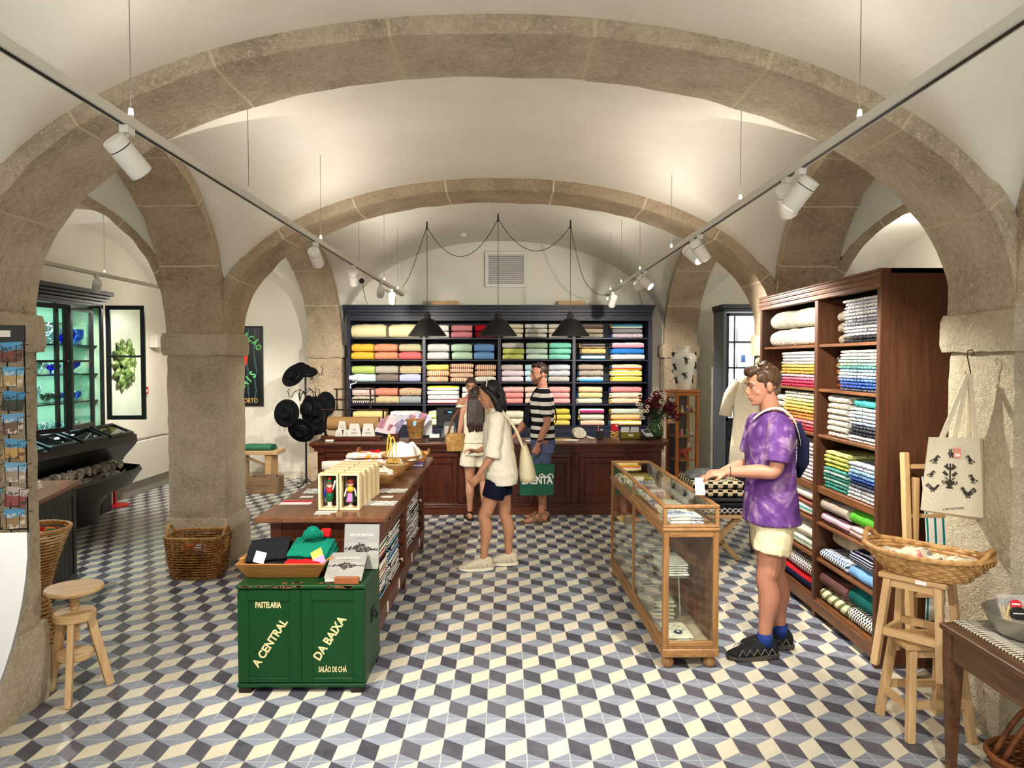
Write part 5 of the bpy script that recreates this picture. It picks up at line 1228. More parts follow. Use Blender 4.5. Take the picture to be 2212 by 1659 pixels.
# poster with neon letters, far aisle wall
t = thing('neon_poster', 'black framed poster with green neon style lettering on the far aisle wall', 'poster', (-4.28, BWY-.03, 1.13))
B().box(-.45, 0, 0, .45, .03, 1.25, .003).build('frame', BLACK, t)
g = G('poster_art', .3, .5); x, y, z = g.xyz(); n = g.noise(3, 2); s_ = (x*9.0+n*1.5).fr()
g.col(g.ramp(s_, [(0, lin((8, 10, 12))), (.6, lin((14, 22, 24))), (.8, lin((60, 96, 104))), (.9, lin((10, 14, 16)))])); B().box(-.41, -.003, .04, .41, .0, 1.21).build('poster_print', g.mat, t)
NEON = plain((110, 220, 120), .5); NRED = plain((214, 60, 44), .5)
for ch, x, z, rt in (('A', .20, 1.10, -.35), ('Ç', .27, 1.05, -.55), ('Ã', .335, .99, -.75), ('O', .385, .915, -.95)): words(ch, .13, NEON, 'poster_letter', t, (x, -.005, z), (PI/2, -rt, 0), bold=.003, sx=.75)
for ch, x, z, rt in (('A', .17, .36, .7), ('I', .235, .42, .75), ('S', .30, .49, .8)): words(ch, .16, NEON, 'poster_letter', t, (x, -.005, z), (PI/2, -rt, 0), bold=.004, sx=.8)
B().cyl((.02, -.006, .74), (.02, -.003, .74), .2, n=36).build('red_disc', NRED, t)
words('PORTO', .10, plain((206, 164, 90), .5), 'poster_letter', t, (.24, -.005, .085), bold=.002, sx=.8)
# pine bench, textile, crate, bag
t = thing('pine_bench', 'pine bench with slab top by the far aisle wall', 'bench', (-3.62, 10.55, 0))
B().box(-.34, -.20, .50, .34, .20, .555, .006).build('bench_top', PINE_X, t)
for x in (-.24, .18):
    B().box(x-.03, -.16, 0, x+.06, .16, .50, .005).build('leg', PINE, t)
B().bar((-.2, -.05, .47), (.2, -.05, .30), .05, .03).build('brace', PINE_X, t)
t = thing('pine_step', 'pine stepped stand half hidden by the granite pier', 'stand', (-4.17, 10.42, 0))
B().box(-.2, -.22, .56, .18, .10, .60, .005).build('step', PINE_X, t); B().box(-.2, .0, .93, .22, .24, .97, .005).build('step', PINE_X, t)
for x in (-.17, .09): B().box(x, -.18, 0, x+.07, -.12, .56, .004).build('leg', PINE, t); B().box(x, .16, 0, x+.07, .22, .93, .004).build('leg', PINE, t)
B().bar((.12, -.16, .5), (.12, .18, .9), .06, .03, (1, 0, 0)).build('brace', PINE, t)
t = thing('cloth_bag', 'round beige cloth bag with a pink tag on the pine stepped stand', 'bag', (-3.98, 10.55, .971)); B().ball((0, 0, .1), (.15, .07, .1), 16, 10).build('pouch', cloth((206, 190, 160)), t, smooth=True)
m = B(); handle_arc(m, (-.09, -.02, .17), (.1, -.02, .17), .06, .006); m.build('strap', plain((60, 40, 30), .6), t); B().box(.04, -.08, .04, .10, -.075, .12).build('tag', plain((214, 130, 170), .6), t)
m = B(); folded(m, 0, .44, 0, .26, 0, .085, 77, wob=.004, fold=.45); o = m.build('folded_towel', C((64, 122, 92)), None, smooth=50, loc=(-3.83, 10.40, .556)); tag(o, 'green fringed textile folded on the pine bench', 'textile')
fm = B(); fringe(fm, .44, .02, .2, .015, .075, 5, 1, 26, .05); fm.build('fringe', C((40, 92, 66)), o)
t = thing('wooden_crate', 'grey brown wooden crate of cloths on the floor before the bench', 'crate', (-3.385, 10.19, 0), .05)
OLD = wood((112, 88, 62), (156, 126, 92), .8, .9, 0)
for y in (-.13, .13): B().box(-.2, y-.01, .0, .2, y+.01, .23, .002).build('side_board', OLD, t)
for x in (-.2, .2): B().box(x-.01, -.14, .0, x+.01, .14, .23, .002).build('end_board', OLD, t)
B().box(-.19, -.12, 0, .19, .12, .015).build('bottom_board', OLD, t)
m = B(); folded(m, 0, .16, 0, .18, 0, .19, 78, wob=.005); tag(m.build('folded_cloth', C((222, 212, 190)), None, smooth=50, loc=(-3.555, 10.10, .016), rz=.05), 'cream cloth lying in the wooden crate', 'cloth'); m = B(); folded(m, 0, .14, 0, .18, 0, .215, 79, wob=.005); tag(m.build('folded_cloth', stripes([(.5, (40, 28, 34)), (.75, (230, 226, 216)), (1, (120, 36, 50))], .03, 'x'), None, smooth=50, loc=(-3.365, 10.11, .016), rz=.05), 'black and white striped cloth lying in the wooden crate', 'cloth')
# hat stand and hats
HX, HY = -2.98, 10.75
t = thing('hat_stand', 'black wrought iron hat stand beside the far left pier', 'hat stand', (HX, HY, 0))
B().tube([(0, 0, .03), (0, 0, 1.75)], .014, 8).build('pole', BLACK, t)
for k in range(3):
    a = 2*PI*k/3+.3; c, s_ = math.cos(a), math.sin(a); B().tube([(0, 0, .12), (c*.05, s_*.05, .05), (c*.16, s_*.16, .015), (c*.26, s_*.26, .01)], .009, 7).build('foot', BLACK, t)
for k, (a, z) in enumerate(((.2, 1.68), (2.6, 1.70), (4.0, 1.66), (5.4, 1.62), (.9, 1.35), (2.2, 1.33), (3.4, 1.36), (4.6, 1.32), (5.6, 1.38))):
    c, s_ = math.cos(a), math.sin(a)
    B().tube([(0, 0, z), (c*.08, s_*.08, z+.06), (c*.16, s_*.16, z+.02), (c*.2, s_*.2, z-.06), (c*.23, s_*.23, z-.05), (c*.25, s_*.25, z+.04), (c*.22, s_*.22, z+.07)], .006, 6).build('hook', BLACK, t)
FELT = cloth((20, 20, 23), (10, 10, 12)); FELT2 = plain((30, 30, 34), .5, .3)
def hat(pos, nrm, R_, label, cr=.085, ch=.095):
    m0 = Matrix.Translation(pos) @ Vector(nrm).to_track_quat('Z', 'Y').to_matrix().to_4x4()
    t = thing('felt_hat', label, 'hat', pos, 0, 'black felt hats on the hat stand'); Q = Vector(nrm).to_track_quat('Z', 'Y').to_matrix().to_4x4()
    m = B(); m.M = Q; m.lathe([(cr, .0), (cr+.03, -.004), (R_*.8, .006), (R_, .02), (R_, .026), (R_*.8, .012), (cr+.02, .004), (cr+.004, .004)], n=36); m.build('brim', FELT, t, smooth=True)
    m = B(); m.M = Q; m.lathe([(cr+.004, .0), (cr, ch*.75), (cr-.006, ch*.95), (cr-.02, ch), (cr-.03, ch-.006), (.0, ch-.012)], n=30); m.build('crown', FELT, t, smooth=40)
    m = B(); m.M = Q; m.lathe([(cr+.006, .004), (cr+.004, .028)], n=30); m.build('hat_band', FELT2, t, smooth=True)
def hp(px, py, Y): return tuple(at(px, py, Y))
hat(hp(637, 812, 10.5), (-.35, -.75, .55), .195, 'black felt hat tilted leftward at the top of the hat stand', .09); hat(hp(662, 806, 10.62), (.15, -.45, .9), .16, 'small flat crowned black hat on top of the stand', .085, .075); hat(hp(650, 800, 10.75), (0, -.5, .85), .14, 'black hat half hidden behind the topmost hats')
hat(hp(621, 893, 10.35), (-.25, -.95, .12), .20, 'black hat facing the viewer on the left of the stand'); hat(hp(668, 884, 10.45), (-.75, -.65, .1), .20, 'black hat turned left in the middle of the stand', .09, .11)
hat(hp(683, 884, 10.62), (.15, -.9, -.2), .20, 'black hat behind the middle one with a wide brim'); hat(hp(702, 872, 10.85), (.8, -.55, .1), .18, 'black hat at the right side of the stand'); hat(hp(652, 928, 10.45), (-.1, -.88, -.42), .195, 'lowest black hat showing its dented crown'); hat(hp(682, 915, 10.72), (.35, -.85, -.35), .18, 'low black hat at the back right of the stand')
# ------------------------------------------------------------------ on the green cupboard
TZc = .603
t = thing('wooden_tray', 'sloping-sided wooden dough tray on the green cupboard', 'tray', (-1.285, 4.255, TZc))
TRW = wood((150, 96, 46), (196, 138, 78), .45, 1.0, 0)
def ring4(w, d, z): return [(-w, -d, z), (w, -d, z), (w, d, z), (-w, d, z)]
m = B(); m.rings([ring4(.20, .115, 0), ring4(.25, .19, .095), ring4(.238, .178, .097), ring4(.192, .108, .014)], cap=False); m.add(ring4(.20, .115, 0), [(3, 2, 1, 0)]); m.add(ring4(.192, .108, .014), [(0, 1, 2, 3)]); m.build('trough', TRW, t)
m = B()
for sx in (-1, 1): m.box(sx*.235, -.06, .07, sx*.27, .06, .098, .006)
m.build('grip', TRW, t)
BLKF = cloth((34, 34, 38), (20, 20, 24)); TEALF = cloth((18, 128, 104), (10, 104, 84)); REDF = cloth((196, 30, 36))
def soft(name, mat, label, cat, loc, w, d, h, rz, tilt, seed, roll=0):
    t = thing(name, label, cat, loc, rz); m = B(); m.M = Matrix.Rotation(tilt, 4, 'X') @ Matrix.Rotation(roll, 4, 'Y')
    for k in range(3): folded(m, -w/2+.004*k, w/2-.006*k, -d/2+.004*k, d/2, h*k/3, h*(k+1)/3-.002, seed+k, wob=.006, fold=.5)
    m.build('folded_body', mat, t, smooth=60); return t
t = soft('folded_sweater', BLKF, 'black folded sweater with a white tag in the wooden tray', 'sweater', (-1.395, 4.285, TZc+.062), .25, .22, .10, .12, .42, 10, -.12)
B().box(-.03, -.005, 0, .03, -.003, .065).build('tag', PAPER, t); t.children[-1].location = (-.05, -.135, .02); t.children[-1].rotation_euler = (-.5, .25, 0)
t = soft('knitted_hat', TEALF, 'teal green folded knitted hat with a tassel in the wooden tray', 'hat', (-1.15, 4.285, TZc+.07), .25, .20, .10, -.1, .38, 20)
m = B(); m.ball((-.01, .02, .155), (.042, .034, .034), 12, 8)
for k in range(14): m.tube([(-.01, .02, .17), (-.045+.008*k, -.01, .165-.004*(k % 3)), (-.06+.009*k, -.035+.003*k, .12)], .005, 5)
m.build('tassel', TEALF, t, smooth=True)
B().box(.03, .03, .12, .085, .08, .165, .006).build('red_band', REDF, t)
o = B().box(-.03, 0, -.045, .04, .002, .045).build('price_card', stripes([(.5, (232, 190, 90)), (1, (206, 150, 200))], .09, 'z'), t); o.location = (.075, -.14, .045); o.rotation_euler = (-.5, -.5, .1)
m = B(); folded(m, 0, .22, 0, .10, 0, .03, 30, wob=.004); tag(m.build('red_cloth', REDF, None, smooth=60, loc=(-1.27, 4.115, TZc+.072), fix=True), 'red woollen cloth at the front of the wooden tray', 'cloth')
# books
g = G('cover_photo', .35, .45); x, y, z = g.xyz(); n = g.noise(18, 4, dist=1.0); n2 = g.noise(7, 3)
sea = g.mix(n2, lin((110, 108, 104)), lin((190, 187, 180))); c = g.mix((z+n2*.03).gt(.165), sea, lin((150, 148, 143)))
c = g.mix(((z-.115).ab()*16+((x).ab()*6)+n*1.6).lt(1.32)*(g.noise(90, 2).gt(.42)), c, lin((44, 42, 40))); g.col(c); COVER = g.mat
def book(loc, rot, label):
    t = thing('photo_book', label, 'book', loc, 0, 'grey photo books on the green cupboard'); t.rotation_euler = rot
    B().box(-.10, -.001, 0, .10, .026, .255, .002).build('pages', PAPER, t); B().box(-.103, -.004, -.002, .103, -.0005, .258, .001).build('front_cover', COVER, t); B().box(-.103, .0255, -.002, .103, .029, .258, .001).build('back_cover', plain((70, 68, 66), .4), t)
    words('ARTUR PASTOR', .021, PAPER, 'title', t, (0, -.0045, .195), sx=.95); B().box(-.035, -.0047, .175, .035, -.0043, .178).build('subtitle', plain((110, 108, 104)), t)
    return t
book((-.875, 4.30, TZc+.006), (-.16, 0, -.04), 'grey photo book with a boat cover standing against the table end')
book((-.92, 4.03, TZc+.032), (-1.28, 0, .06), 'grey photo book lying tilted on the small wooden block')
o = B().box(-.067, 0, 0, .067, .025, .04, .003).build('wood_block', wood((126, 66, 34), (160, 92, 50), .5, 1.5, 0), None, loc=(-.895, 4.006, TZc)); tag(o, 'small reddish wooden block holding the lower photo book', 'block')
# ------------------------------------------------------------------ on the shop table
ZT = .881
def doll(t, girl):
    if not girl:
        B().lathe([(0, 0), (.02, 0), (.022, .006), (.012, .012), (.014, .03), (0, .032)], n=16).build('doll_foot', plain((226, 190, 160), .4), t, smooth=True)
        B().lathe([(.012, .03), (.021, .045), (.024, .07), (.02, .084), (0, .085)], n=18).build('skirt', plain((18, 92, 60), .35), t, smooth=True)
        B().lathe([(.017, .082), (.02, .095), (.015, .112), (0, .114)], n=18).build('torso', plain((206, 34, 38), .35), t, smooth=True)
        B().ball((0, 0, .125), .0165, 14, 10).build('head', plain((234, 196, 168), .4), t, smooth=True)
        B().lathe([(.019, .133), (.019, .137), (.014, .138), (.013, .155), (.010, .158), (.009, .172), (0, .173)], n=18).build('hat', plain((20, 100, 64), .35), t, smooth=30); B().lathe([(.0145, .138), (.0145, .143)], n=18).lathe([(.0105, .16), (.0095, .172), (0, .1735)], n=14).build('hat_trim', plain((208, 36, 40), .35), t)
        B().tube([(-.02, 0, .105), (-.027, -.004, .085), (-.026, -.008, .06)], .006, 8).build('arm', plain((40, 52, 150), .4), t, smooth=True); B().tube([(.018, -.004, .10), (.026, -.01, .12), (.034, -.01, .155)], .005, 8).build('arm', PAPER, t, smooth=True)
    else:
        B().lathe([(0, 0), (.02, 0), (.022, .006), (.010, .012), (.011, .035), (0, .036)], n=16).build('doll_foot', plain((226, 190, 160), .4), t, smooth=True)
        B().lathe([(.03, .03), (.031, .036), (.022, .072), (.013, .086), (0, .087)], n=20).build('skirt', plain((24, 66, 50), .4), t, smooth=True)
        m = B(); m.grid(lambda u, v: ((u-.5)*(.024+.012*(1-v)), -.0165-.019*(1-v), .035+.048*v), 4, 6); m.build('apron', plain((214, 110, 170), .5), t, smooth=True, solid=.003)
        B().lathe([(.012, .086), (.021, .096), (.023, .108), (.012, .12), (0, .121)], n=18).build('blouse', plain((232, 174, 40), .4), t, smooth=True)
        B().ball((0, 0, .137), .020, 14, 10).build('head', plain((226, 170, 140), .4), t, smooth=True)
        m = B(); m.lathe([(.0215, .138), (.022, .148), (.016, .158), (0, .161)], n=18); m.ball((0, .008, .14), (.022, .016, .021), 12, 8); m.build('hair', plain((110, 40, 26), .4), t, smooth=True)
        for s_ in (-1, 1): B().tube([(s_*.02, 0, .11), (s_*.028, -.004, .09), (s_*.034, -.008, .062)], .0045, 8).build('arm', PAPER, t, smooth=True)
    m = B()
    for s_ in (-.006, .006): m.ball((s_, -.0165 if not girl else -.0195, .127 if not girl else .139), .0018, 6, 4)
    m.build('eyes', BLACK, t)
for row in range(5):
    for cI in range(2):
        x = (-1.218 if cI == 0 else -1.083)+.012*row*.5; y = 4.665+.128*row
        pl = 'left' if cI == 0 else 'right'
        t = thing('display_box', 'open pine display box in the %s row on the shop table, %s from the viewer' % (pl, ORD[row]), 'box', (x, y, ZT), 0, 'pine doll boxes on the shop table')
        w, d, h, k = .128, .088, .235, .013
        m = B(); m.box(0, 0, 0, w, d, k, .001).box(0, 0, h-k, w, d, h, .001).box(0, 0, k, k, d, h-k, .001).box(w-k, 0, k, w, d, h-k, .001); m.build('frame', CRATE_W, t)
        if row in (0, 2, 4) or True: B().box(k, d-.006, k, w-k, d-.002, h-k).build('back_card', plain((44, 34, 34), .6), t)
        if row == 0:
            m = B()
            for q in range(7): m.tube([(.026+.007*math.cos(a*PI/4), d-.0068, .05+.024*q+.009*math.sin(a*PI/4)) for a in range(9)], .0012, 4)
            m.build('printed_ornament', PAPER2, t)
        if row < 3:
            dt = thing('wooden_doll', '%s in the %s front display box' % (('painted wooden soldier doll with a green hat', 'left') if cI == 0 else ('painted wooden girl doll with a pink apron', 'right')) if row == 0 else 'painted wooden %s doll in the %s row, %s box' % ('soldier' if cI == 0 else 'girl', pl, ORD[row]), 'doll', (x+.064, y+.04, ZT+.0135), 0, 'painted wooden dolls')
            doll(dt, cI == 1)
            dt.scale = (1.12, 1.12, 1.12)
def sheet(x, y, w, d, rz, mat, label, name='leaflet', z=ZT, cat='leaflet'):
    o = B().box(-w/2, -d/2, 0, w/2, d/2, .0012).build(name, mat, None, loc=(x, y, z), rz=rz); return tag(o, label, cat, 'papers on the shop table')
def printed(c, sc, bg=(242, 240, 234), th=.5, seed=0.0):
    key = ('pr', c, sc, bg, th)
    if key not in _cache:
        g = G('print_'+str(len(_cache)), .7, .2); x, y, z = g.xyz(); n = g.noise(sc, 2); ln = (y*70.0).fr()
        g.col(g.mix(n.gt(th)*ln.lt(.55), lin(bg), lin(c))); _cache[key] = g.mat
    return _cache[key]
sheet(-1.43, 4.93, .21, .15, .03, stripes([(.45, (200, 40, 60)), (1, (240, 236, 232))], .15, 'y'), 'white and red leaflet left of the doll boxes')
sheet(-1.42, 5.36, .15, .19, .1, printed((60, 130, 130), 14), 'white leaflet with a teal picture left of the doll boxes')
sheet(-1.42, 5.13, .09, .06, .05, PAPER, 'small blank white card on the left side of the table', 'card', cat='card')
sheet(-.855, 4.90, .20, .155, -.06, printed((90, 90, 96), 40), 'white price leaflet nearest right of the doll boxes')
sheet(-.85, 5.37, .20, .16, -.05, printed((70, 70, 76), 30), 'white printed leaflet farther right of the doll boxes')
sheet(-.855, 5.13, .085, .065, -.05, PAPER, 'small white card between the two right leaflets', 'card', cat='card')
sheet(-1.155, 4.615, .13, .045, .02, PAPER, 'white strip card directly before the doll boxes', 'card', cat='card'); sheet(-1.165, 4.555, .10, .03, .02, PAPER2, 'narrow white card at the near table edge', 'card', cat='card')
BOWLW = wood((150, 104, 58), (200, 150, 92), .5, 1.3, 0); TOW = cloth((238, 234, 222), (222, 216, 200))
def bowl(x, y, r, h, label, sy=1.0):
    t = thing('wooden_bowl', label, 'bowl', (x, y, ZT), 0, 'wooden bowls on the shop table')
    B().lathe([(0, 0), (r*.42, 0), (r*.72, h*.35), (r*.93, h*.8), (r, h), (r*.95, h), (r*.86, h*.78), (r*.62, h*.38), (r*.35, h*.16), (0, h*.13)], n=32, sy=sy).build('bowl_body', BOWLW, t, smooth=35); return t
def drape(x, y, z, w, d, h, mat, label, seed, rz=0.0, cat='towel', name='towel', amp=.7):
    r = random.Random(seed); ph = [r.uniform(0, 6) for _ in range(6)]; m = B()
    def f(u, v):
        a, b_ = (u-.5)*2, (v-.5)*2; e = max(0, 1-max(abs(a), abs(b_))**2.5)
        zz = h*e**.5*(.8+.2*math.sin(3*a+ph[0])*math.cos(2.4*b_+ph[1]))+amp*(.014*math.sin(9*a+ph[2]+3*b_)*e+.008*math.sin(15*b_+ph[3]+5*a)*e)
        return (a*w/2+.01*math.sin(5*b_+ph[4]), b_*d/2+.012*math.sin(6*a+ph[5]), max(0.001, zz))
    m.grid(f, 22, 18); m.add([(-w/2, -d/2, 0), (w/2, -d/2, 0), (w/2, d/2, 0), (-w/2, d/2, 0)], [(3, 2, 1, 0)])
    return tag(m.build(name, mat, None, smooth=True, loc=(x, y, z), rz=rz), label, cat)
def spatula(x, y, z, rz, label):
    t = thing('wooden_spatula', label, 'spatula', (x, y, z), rz); m = B()
    m.prism([(-.07, -.03), (.03, -.036), (.06, -.02), (.065, .0), (.06, .02), (.03, .036), (-.07, .03)], .012, 'z', 0); m.build('blade', PINE_X, t, bevel=.003)
    B().tube([(-.065, 0, .006), (-.15, 0, .02)], .008, 8).build('handle', PINE_X, t)
bowl(-.985, 5.66, .125, .085, 'smallest and nearest wooden bowl on the shop table'); drape(-.985, 5.70, ZT+.045, .17, .15, .085, TOW, 'white towel in the nearest wooden bowl', 1); spatula(-.99, 5.585, ZT+.088, .1, 'pale wooden paddle across the nearest bowl')
bowl(-.96, 6.06, .135, .10, 'middle wooden bowl on the shop table'); drape(-.98, 6.08, ZT+.055, .19, .17, .10, TOW, 'white towel in the middle wooden bowl', 2); drape(-.95, 6.0, ZT+.12, .10, .07, .04, cloth((214, 170, 90)), 'golden cloth lying on the towel of the middle bowl', 9, cat='cloth', name='golden_cloth'); spatula(-.93, 5.965, ZT+.102, -.1, 'pale wooden paddle across the middle bowl')
t = bowl(-.955, 6.47, .175, .125, 'largest wooden bowl with a yellow cord handle on the shop table')
m = B(); handle_arc(m, (-.12, -.04, .12), (-.06, -.09, .12), .19, .006, 14); handle_arc(m, (-.10, -.06, .12), (-.02, -.08, .12), .17, .006, 14); m.build('cord_handle', plain((214, 186, 70), .6), t, smooth=True)
drape(-.93, 6.48, ZT+.085, .26, .22, .20, TOW, 'white towel heaped in the largest wooden bowl', 3, -.3)
t = thing('wooden_tray', 'scalloped wooden tray of yellow cloths at the far end of the table', 'tray', (-.92, 6.90, ZT)); m = B(); m.rings([ring4(.12, .07, 0), ring4(.17, .11, .09), ring4(.162, .104, .09), ring4(.112, .064, .012)], cap=False); m.add(ring4(.12, .07, 0), [(3, 2, 1, 0)]); m.add(ring4(.112, .064, .012), [(0, 1, 2, 3)]); m.build('tray_body', TRW, t)
m = B()
for sx in (-1, 1): m.prism([(-.1, .08), (-.09, .10), (-.05, .125), (0, .115), (.05, .125), (.09, .10), (.1, .08)], .008, 'x', sx*.166-.004)
m.build('scalloped_end', TRW, t)
for k in range(4): m = B(); m.tube([(-.11, 0, 0), (-.05, .012, .012), (.03, -.01, .01), (.11, .01, 0)], [.018, .03, .032, .02], 9); tag(m.build('yellow_cloth', cloth((214, 164, 36)), None, smooth=True, loc=(-.92, 6.86+.028*k, ZT+.062+.012*(k % 2)), rz=.15*(k-1)), 'mustard rolled cloth in the scalloped tray, %s from the front' % ORD[k], 'cloth', 'mustard cloths in the tray')
t = thing('wooden_tray', 'wooden tray with a cut handle at the far left of the table', 'tray', (-1.30, 7.06, ZT)); m = B(); m.rings([ring4(.10, .07, 0), ring4(.15, .10, .07), ring4(.142, .094, .07), ring4(.092, .064, .012)], cap=False); m.add(ring4(.10, .07, 0), [(3, 2, 1, 0)]); m.add(ring4(.092, .064, .012), [(0, 1, 2, 3)]); m.build('tray_body', TRW, t)
m = B(); m.prism([(-.09, .06), (-.08, .10), (-.04, .12), (.04, .12), (.08, .10), (.09, .06)], .01, 'x', -.152); m.build('handle_end', TRW, t)
drape(-1.29, 7.05, ZT+.03, .16, .12, .07, REDF, 'red cloth in the handled wooden tray', 5, cat='cloth', name='red_cloth')
m = B(); folded(m, 0, .40, 0, .26, 0, .06, 41, wob=.008); folded(m, .04, .38, .02, .25, .06, .11, 42, wob=.008)
tag(m.build('folded_cloth', embroid((240, 236, 226), (224, 150, 50), 12, .12), None, smooth=60, loc=(-1.53, 6.66, ZT), rz=.0, fix=True), 'white folded cloth with orange embroidery behind the doll boxes', 'cloth')
m = B(); roll_bl(m, (0, 0, .045), (.30, .05, .045), .045, 3, .9); tag(m.build('rolled_cloth', TOW, None, smooth=60, loc=(-1.535, 6.02, ZT+.045)), 'white rolled cloth on a wooden stand left of the doll boxes', 'cloth'); tag(B().box(0, -.04, 0, .26, .08, .044, .004).build('wood_stand', TRW, None, loc=(-1.52, 6.03, ZT)), 'low wooden stand under the white rolled cloth', 'stand')
t = thing('soap_box', 'small purple and white box at the right edge of the table', 'box', (-.82, 6.62, ZT)); B().box(-.05, -.035, 0, .05, .035, .04, .002).build('carton', plain((120, 92, 150), .5), t); B().box(-.045, -.0362, .006, .045, -.0348, .018).build('label', PAPER, t)
# ------------------------------------------------------------------ on the sales counter
ZK = .861
t = thing('paper_cutter', 'old iron paper roll dispenser with brown wrapping paper on the counter', 'paper dispenser', (-1.93, 9.17, ZK))
IRON = plain((46, 28, 20), .45, .4, .4)
B().cyl((-.33, 0, .19), (.31, 0, .19), .085, n=28).build('paper_roll', plain((170, 130, 84), .8, .2), t, smooth=40)
for x in (-.38, .36): B().tube([(x, .08, .02), (x, .02, .12), (x, .0, .22), (x, 0, .36)], [.018, .012, .014, .011], 8).bar((x, -.12, .02), (x, .12, .02), .03, .04).build('stand', IRON, t)
B().box(-.42, -.03, .355, .42, .04, .372, .004).build('top_bar', IRON, t); B().box(-.36, -.20, 0, .36, -.06, .045, .004).build('wooden_base', MAHOG_X, t)
m = B()
for x in (-.22, .20): m.tube([(x, .0, .372), (x, 0, .46), (x, 0, .62)], [.018, .009, .012], 8)
m.build('post', IRON, t); B().box(-.25, -.02, .48, .24, .02, .50, .004).box(-.26, -.02, .615, .25, .02, .63, .004).build('rail', IRON, t)
m = B(); m.tube([(-.05, 0, .63), (-.05, 0, .68), (.02, 0, .70), (.04, 0, .76)], .006, 6); m.build('string_arm', WHITE, t); m = B(); m.cyl((-.06, 0, .765), (.04, 0, .755), .03, n=14).build('string_reel', plain((200, 200, 198), .5), t)
SW = plain((28, 28, 30), .5)
def swallow(s): return [(x*s, z*s) for x, z in ((-1, .28), (-.55, .12), (-.1, .0), (.1, .12), (.2, .5), (.28, .08), (.62, .12), (.34, -.04), (.12, -.1), (-.15, -.1), (-.5, .04))]
def carrier(x, y, w, h, label, z=ZK, d=.05, prefix=0):
    t = thing('gift_box', label, 'box', (x, y, z), 0, 'white swallow boxes on the counter')
    m = B(); m.hexa([(-w/2, 0, 0), (w/2, 0, 0), (w/2, d, 0), (-w/2, d, 0), (-w*.34, d*.2, h), (w*.34, d*.2, h), (w*.34, d*.8, h), (-w*.34, d*.8, h)]); m.build('carton', PAPER2, t)
    q = B().prism(swallow(w*.24), .001, 'y', 0).build('swallow_print', SW, t); q.location = (0, d*.2*.56-.002, h*.52); q.rotation_euler = (-math.atan2(d*.2, h), 0, 0)
    q = B().box(-w*.22, -.001, 0, w*.22, .0, w*.05).build('small_print', plain((110, 108, 106)), t); q.location = (0, d*.2*.26-.0012, h*.24); q.rotation_euler = (-math.atan2(d*.2, h), 0, 0)
ZB = ZK+.046
carrier(-1.90, 9.0, .165, .155, 'larger white swallow box, left of the two big ones', ZB); carrier(-1.73, 9.0, .165, .155, 'larger white swallow box, right of the two big ones', ZB)
carrier(-2.09, 8.99, .09, .08, 'small white swallow box at the far left of the row', ZB); carrier(-1.998, 9.0, .085, .08, 'small white swallow box, second of the lower row', ZB, .05); carrier(-2.055, 9.01, .10, .105, 'small white swallow box stacked on the small ones', ZB+.081, .05)
B().box(-.05, -.02, 0, .05, .02, .02, .002).build('price_card', PAPER, None, loc=(-2.17, 8.86, ZK)); tag(COL.objects[-1], 'small white price card at the left end of the counter', 'card')
t = thing('fan_holder', 'red brown box holding an open pink patterned paper fan on the counter', 'fan holder', (-1.425, 9.10, ZK)); B().box(-.06, -.04, 0, .06, .04, .07, .002).build('holder_box', plain((84, 30, 26), .5), t)
FANM = embroid((226, 208, 212), (160, 70, 96), 110, .22); FANB = embroid((206, 202, 216), (120, 104, 150), 110, .22)
for k in range(9):
    a = -1.15+.27*k; m = B(); s_ = .26; m.M = Matrix.Translation((.02, -.03+.006*k, .05)) @ Matrix.Rotation(a*.75-.35, 4, 'Y')
    m.add([(-.006, 0, 0), (.006, 0, 0), (.045, .004*(k % 2), s_), (-.045, -.004*(k % 2), s_)], [(0, 1, 2, 3)]); m.build('fan_blade', FANM if k < 6 else FANB, t, solid=.0015)
t = thing('wicker_basket', 'tall narrow wicker basket with a blue tag on the counter', 'basket', (-1.165, 9.16, ZK)); fo = ell(.075, .06, .11, .085, 2.5)
m = B(); woven(m, fo, .005, .25, 20, .005, 14, .004); m.build('woven_wall', WK, t, smooth=50); m = B(); m.tube([(*fo(2*PI*k/32, 1.0), .252) for k in range(32)], .008, 6, closed=True); m.build('rim', WKL, t, smooth=True)
B().prism([fo(2*PI*k/24, .5) for k in range(24)], .01, 'z', .1).build('basket_base', WK, t); B().box(-.02, -.088, .17, .02, -.085, .225).build('tag', plain((150, 206, 214), .6), t)
for k in range(5): m = B(); m.M = Matrix.Rotation(.3*(k-2), 4, 'Y'); m.add([(-.02, 0, 0), (.02, 0, 0), (.05, .01*k, .22), (-.05, .01*k, .22)], [(0, 1, 2, 3)]); tag(m.build('paper_fan', FANM if k % 2 else FANB, None, loc=(-1.165+.01*k, 9.15, ZK+.112), solid=.0015), 'folded patterned paper fan in the tall counter basket, %s from the left' % ORD[k], 'fan', 'paper fans in the counter basket')
t = thing('card_stand', 'white price list card on a small stand beside the till', 'card stand', (-1.03, 9.30, ZK)); B().box(-.06, 0, .03, .06, .004, .22).build('card', printed((150, 150, 150), 260), t); B().box(-.05, -.01, 0, .05, .03, .03, .002).build('foot', DKMETAL, t)
t = thing('card_tray', 'small dark tray with printed cards in front of the till', 'tray', (-.90, 9.02, ZK)); B().box(-.09, -.06, 0, .09, .06, .03, .003).build('tray_body', plain((40, 36, 24), .5), t); o = B().box(-.06, 0, 0, .06, .003, .08).build('card', embroid((240, 234, 222), (90, 40, 60), 20, .2), t); o.location = (-.01, -.05, .031); o.rotation_euler = (-1.0, 0, .05)
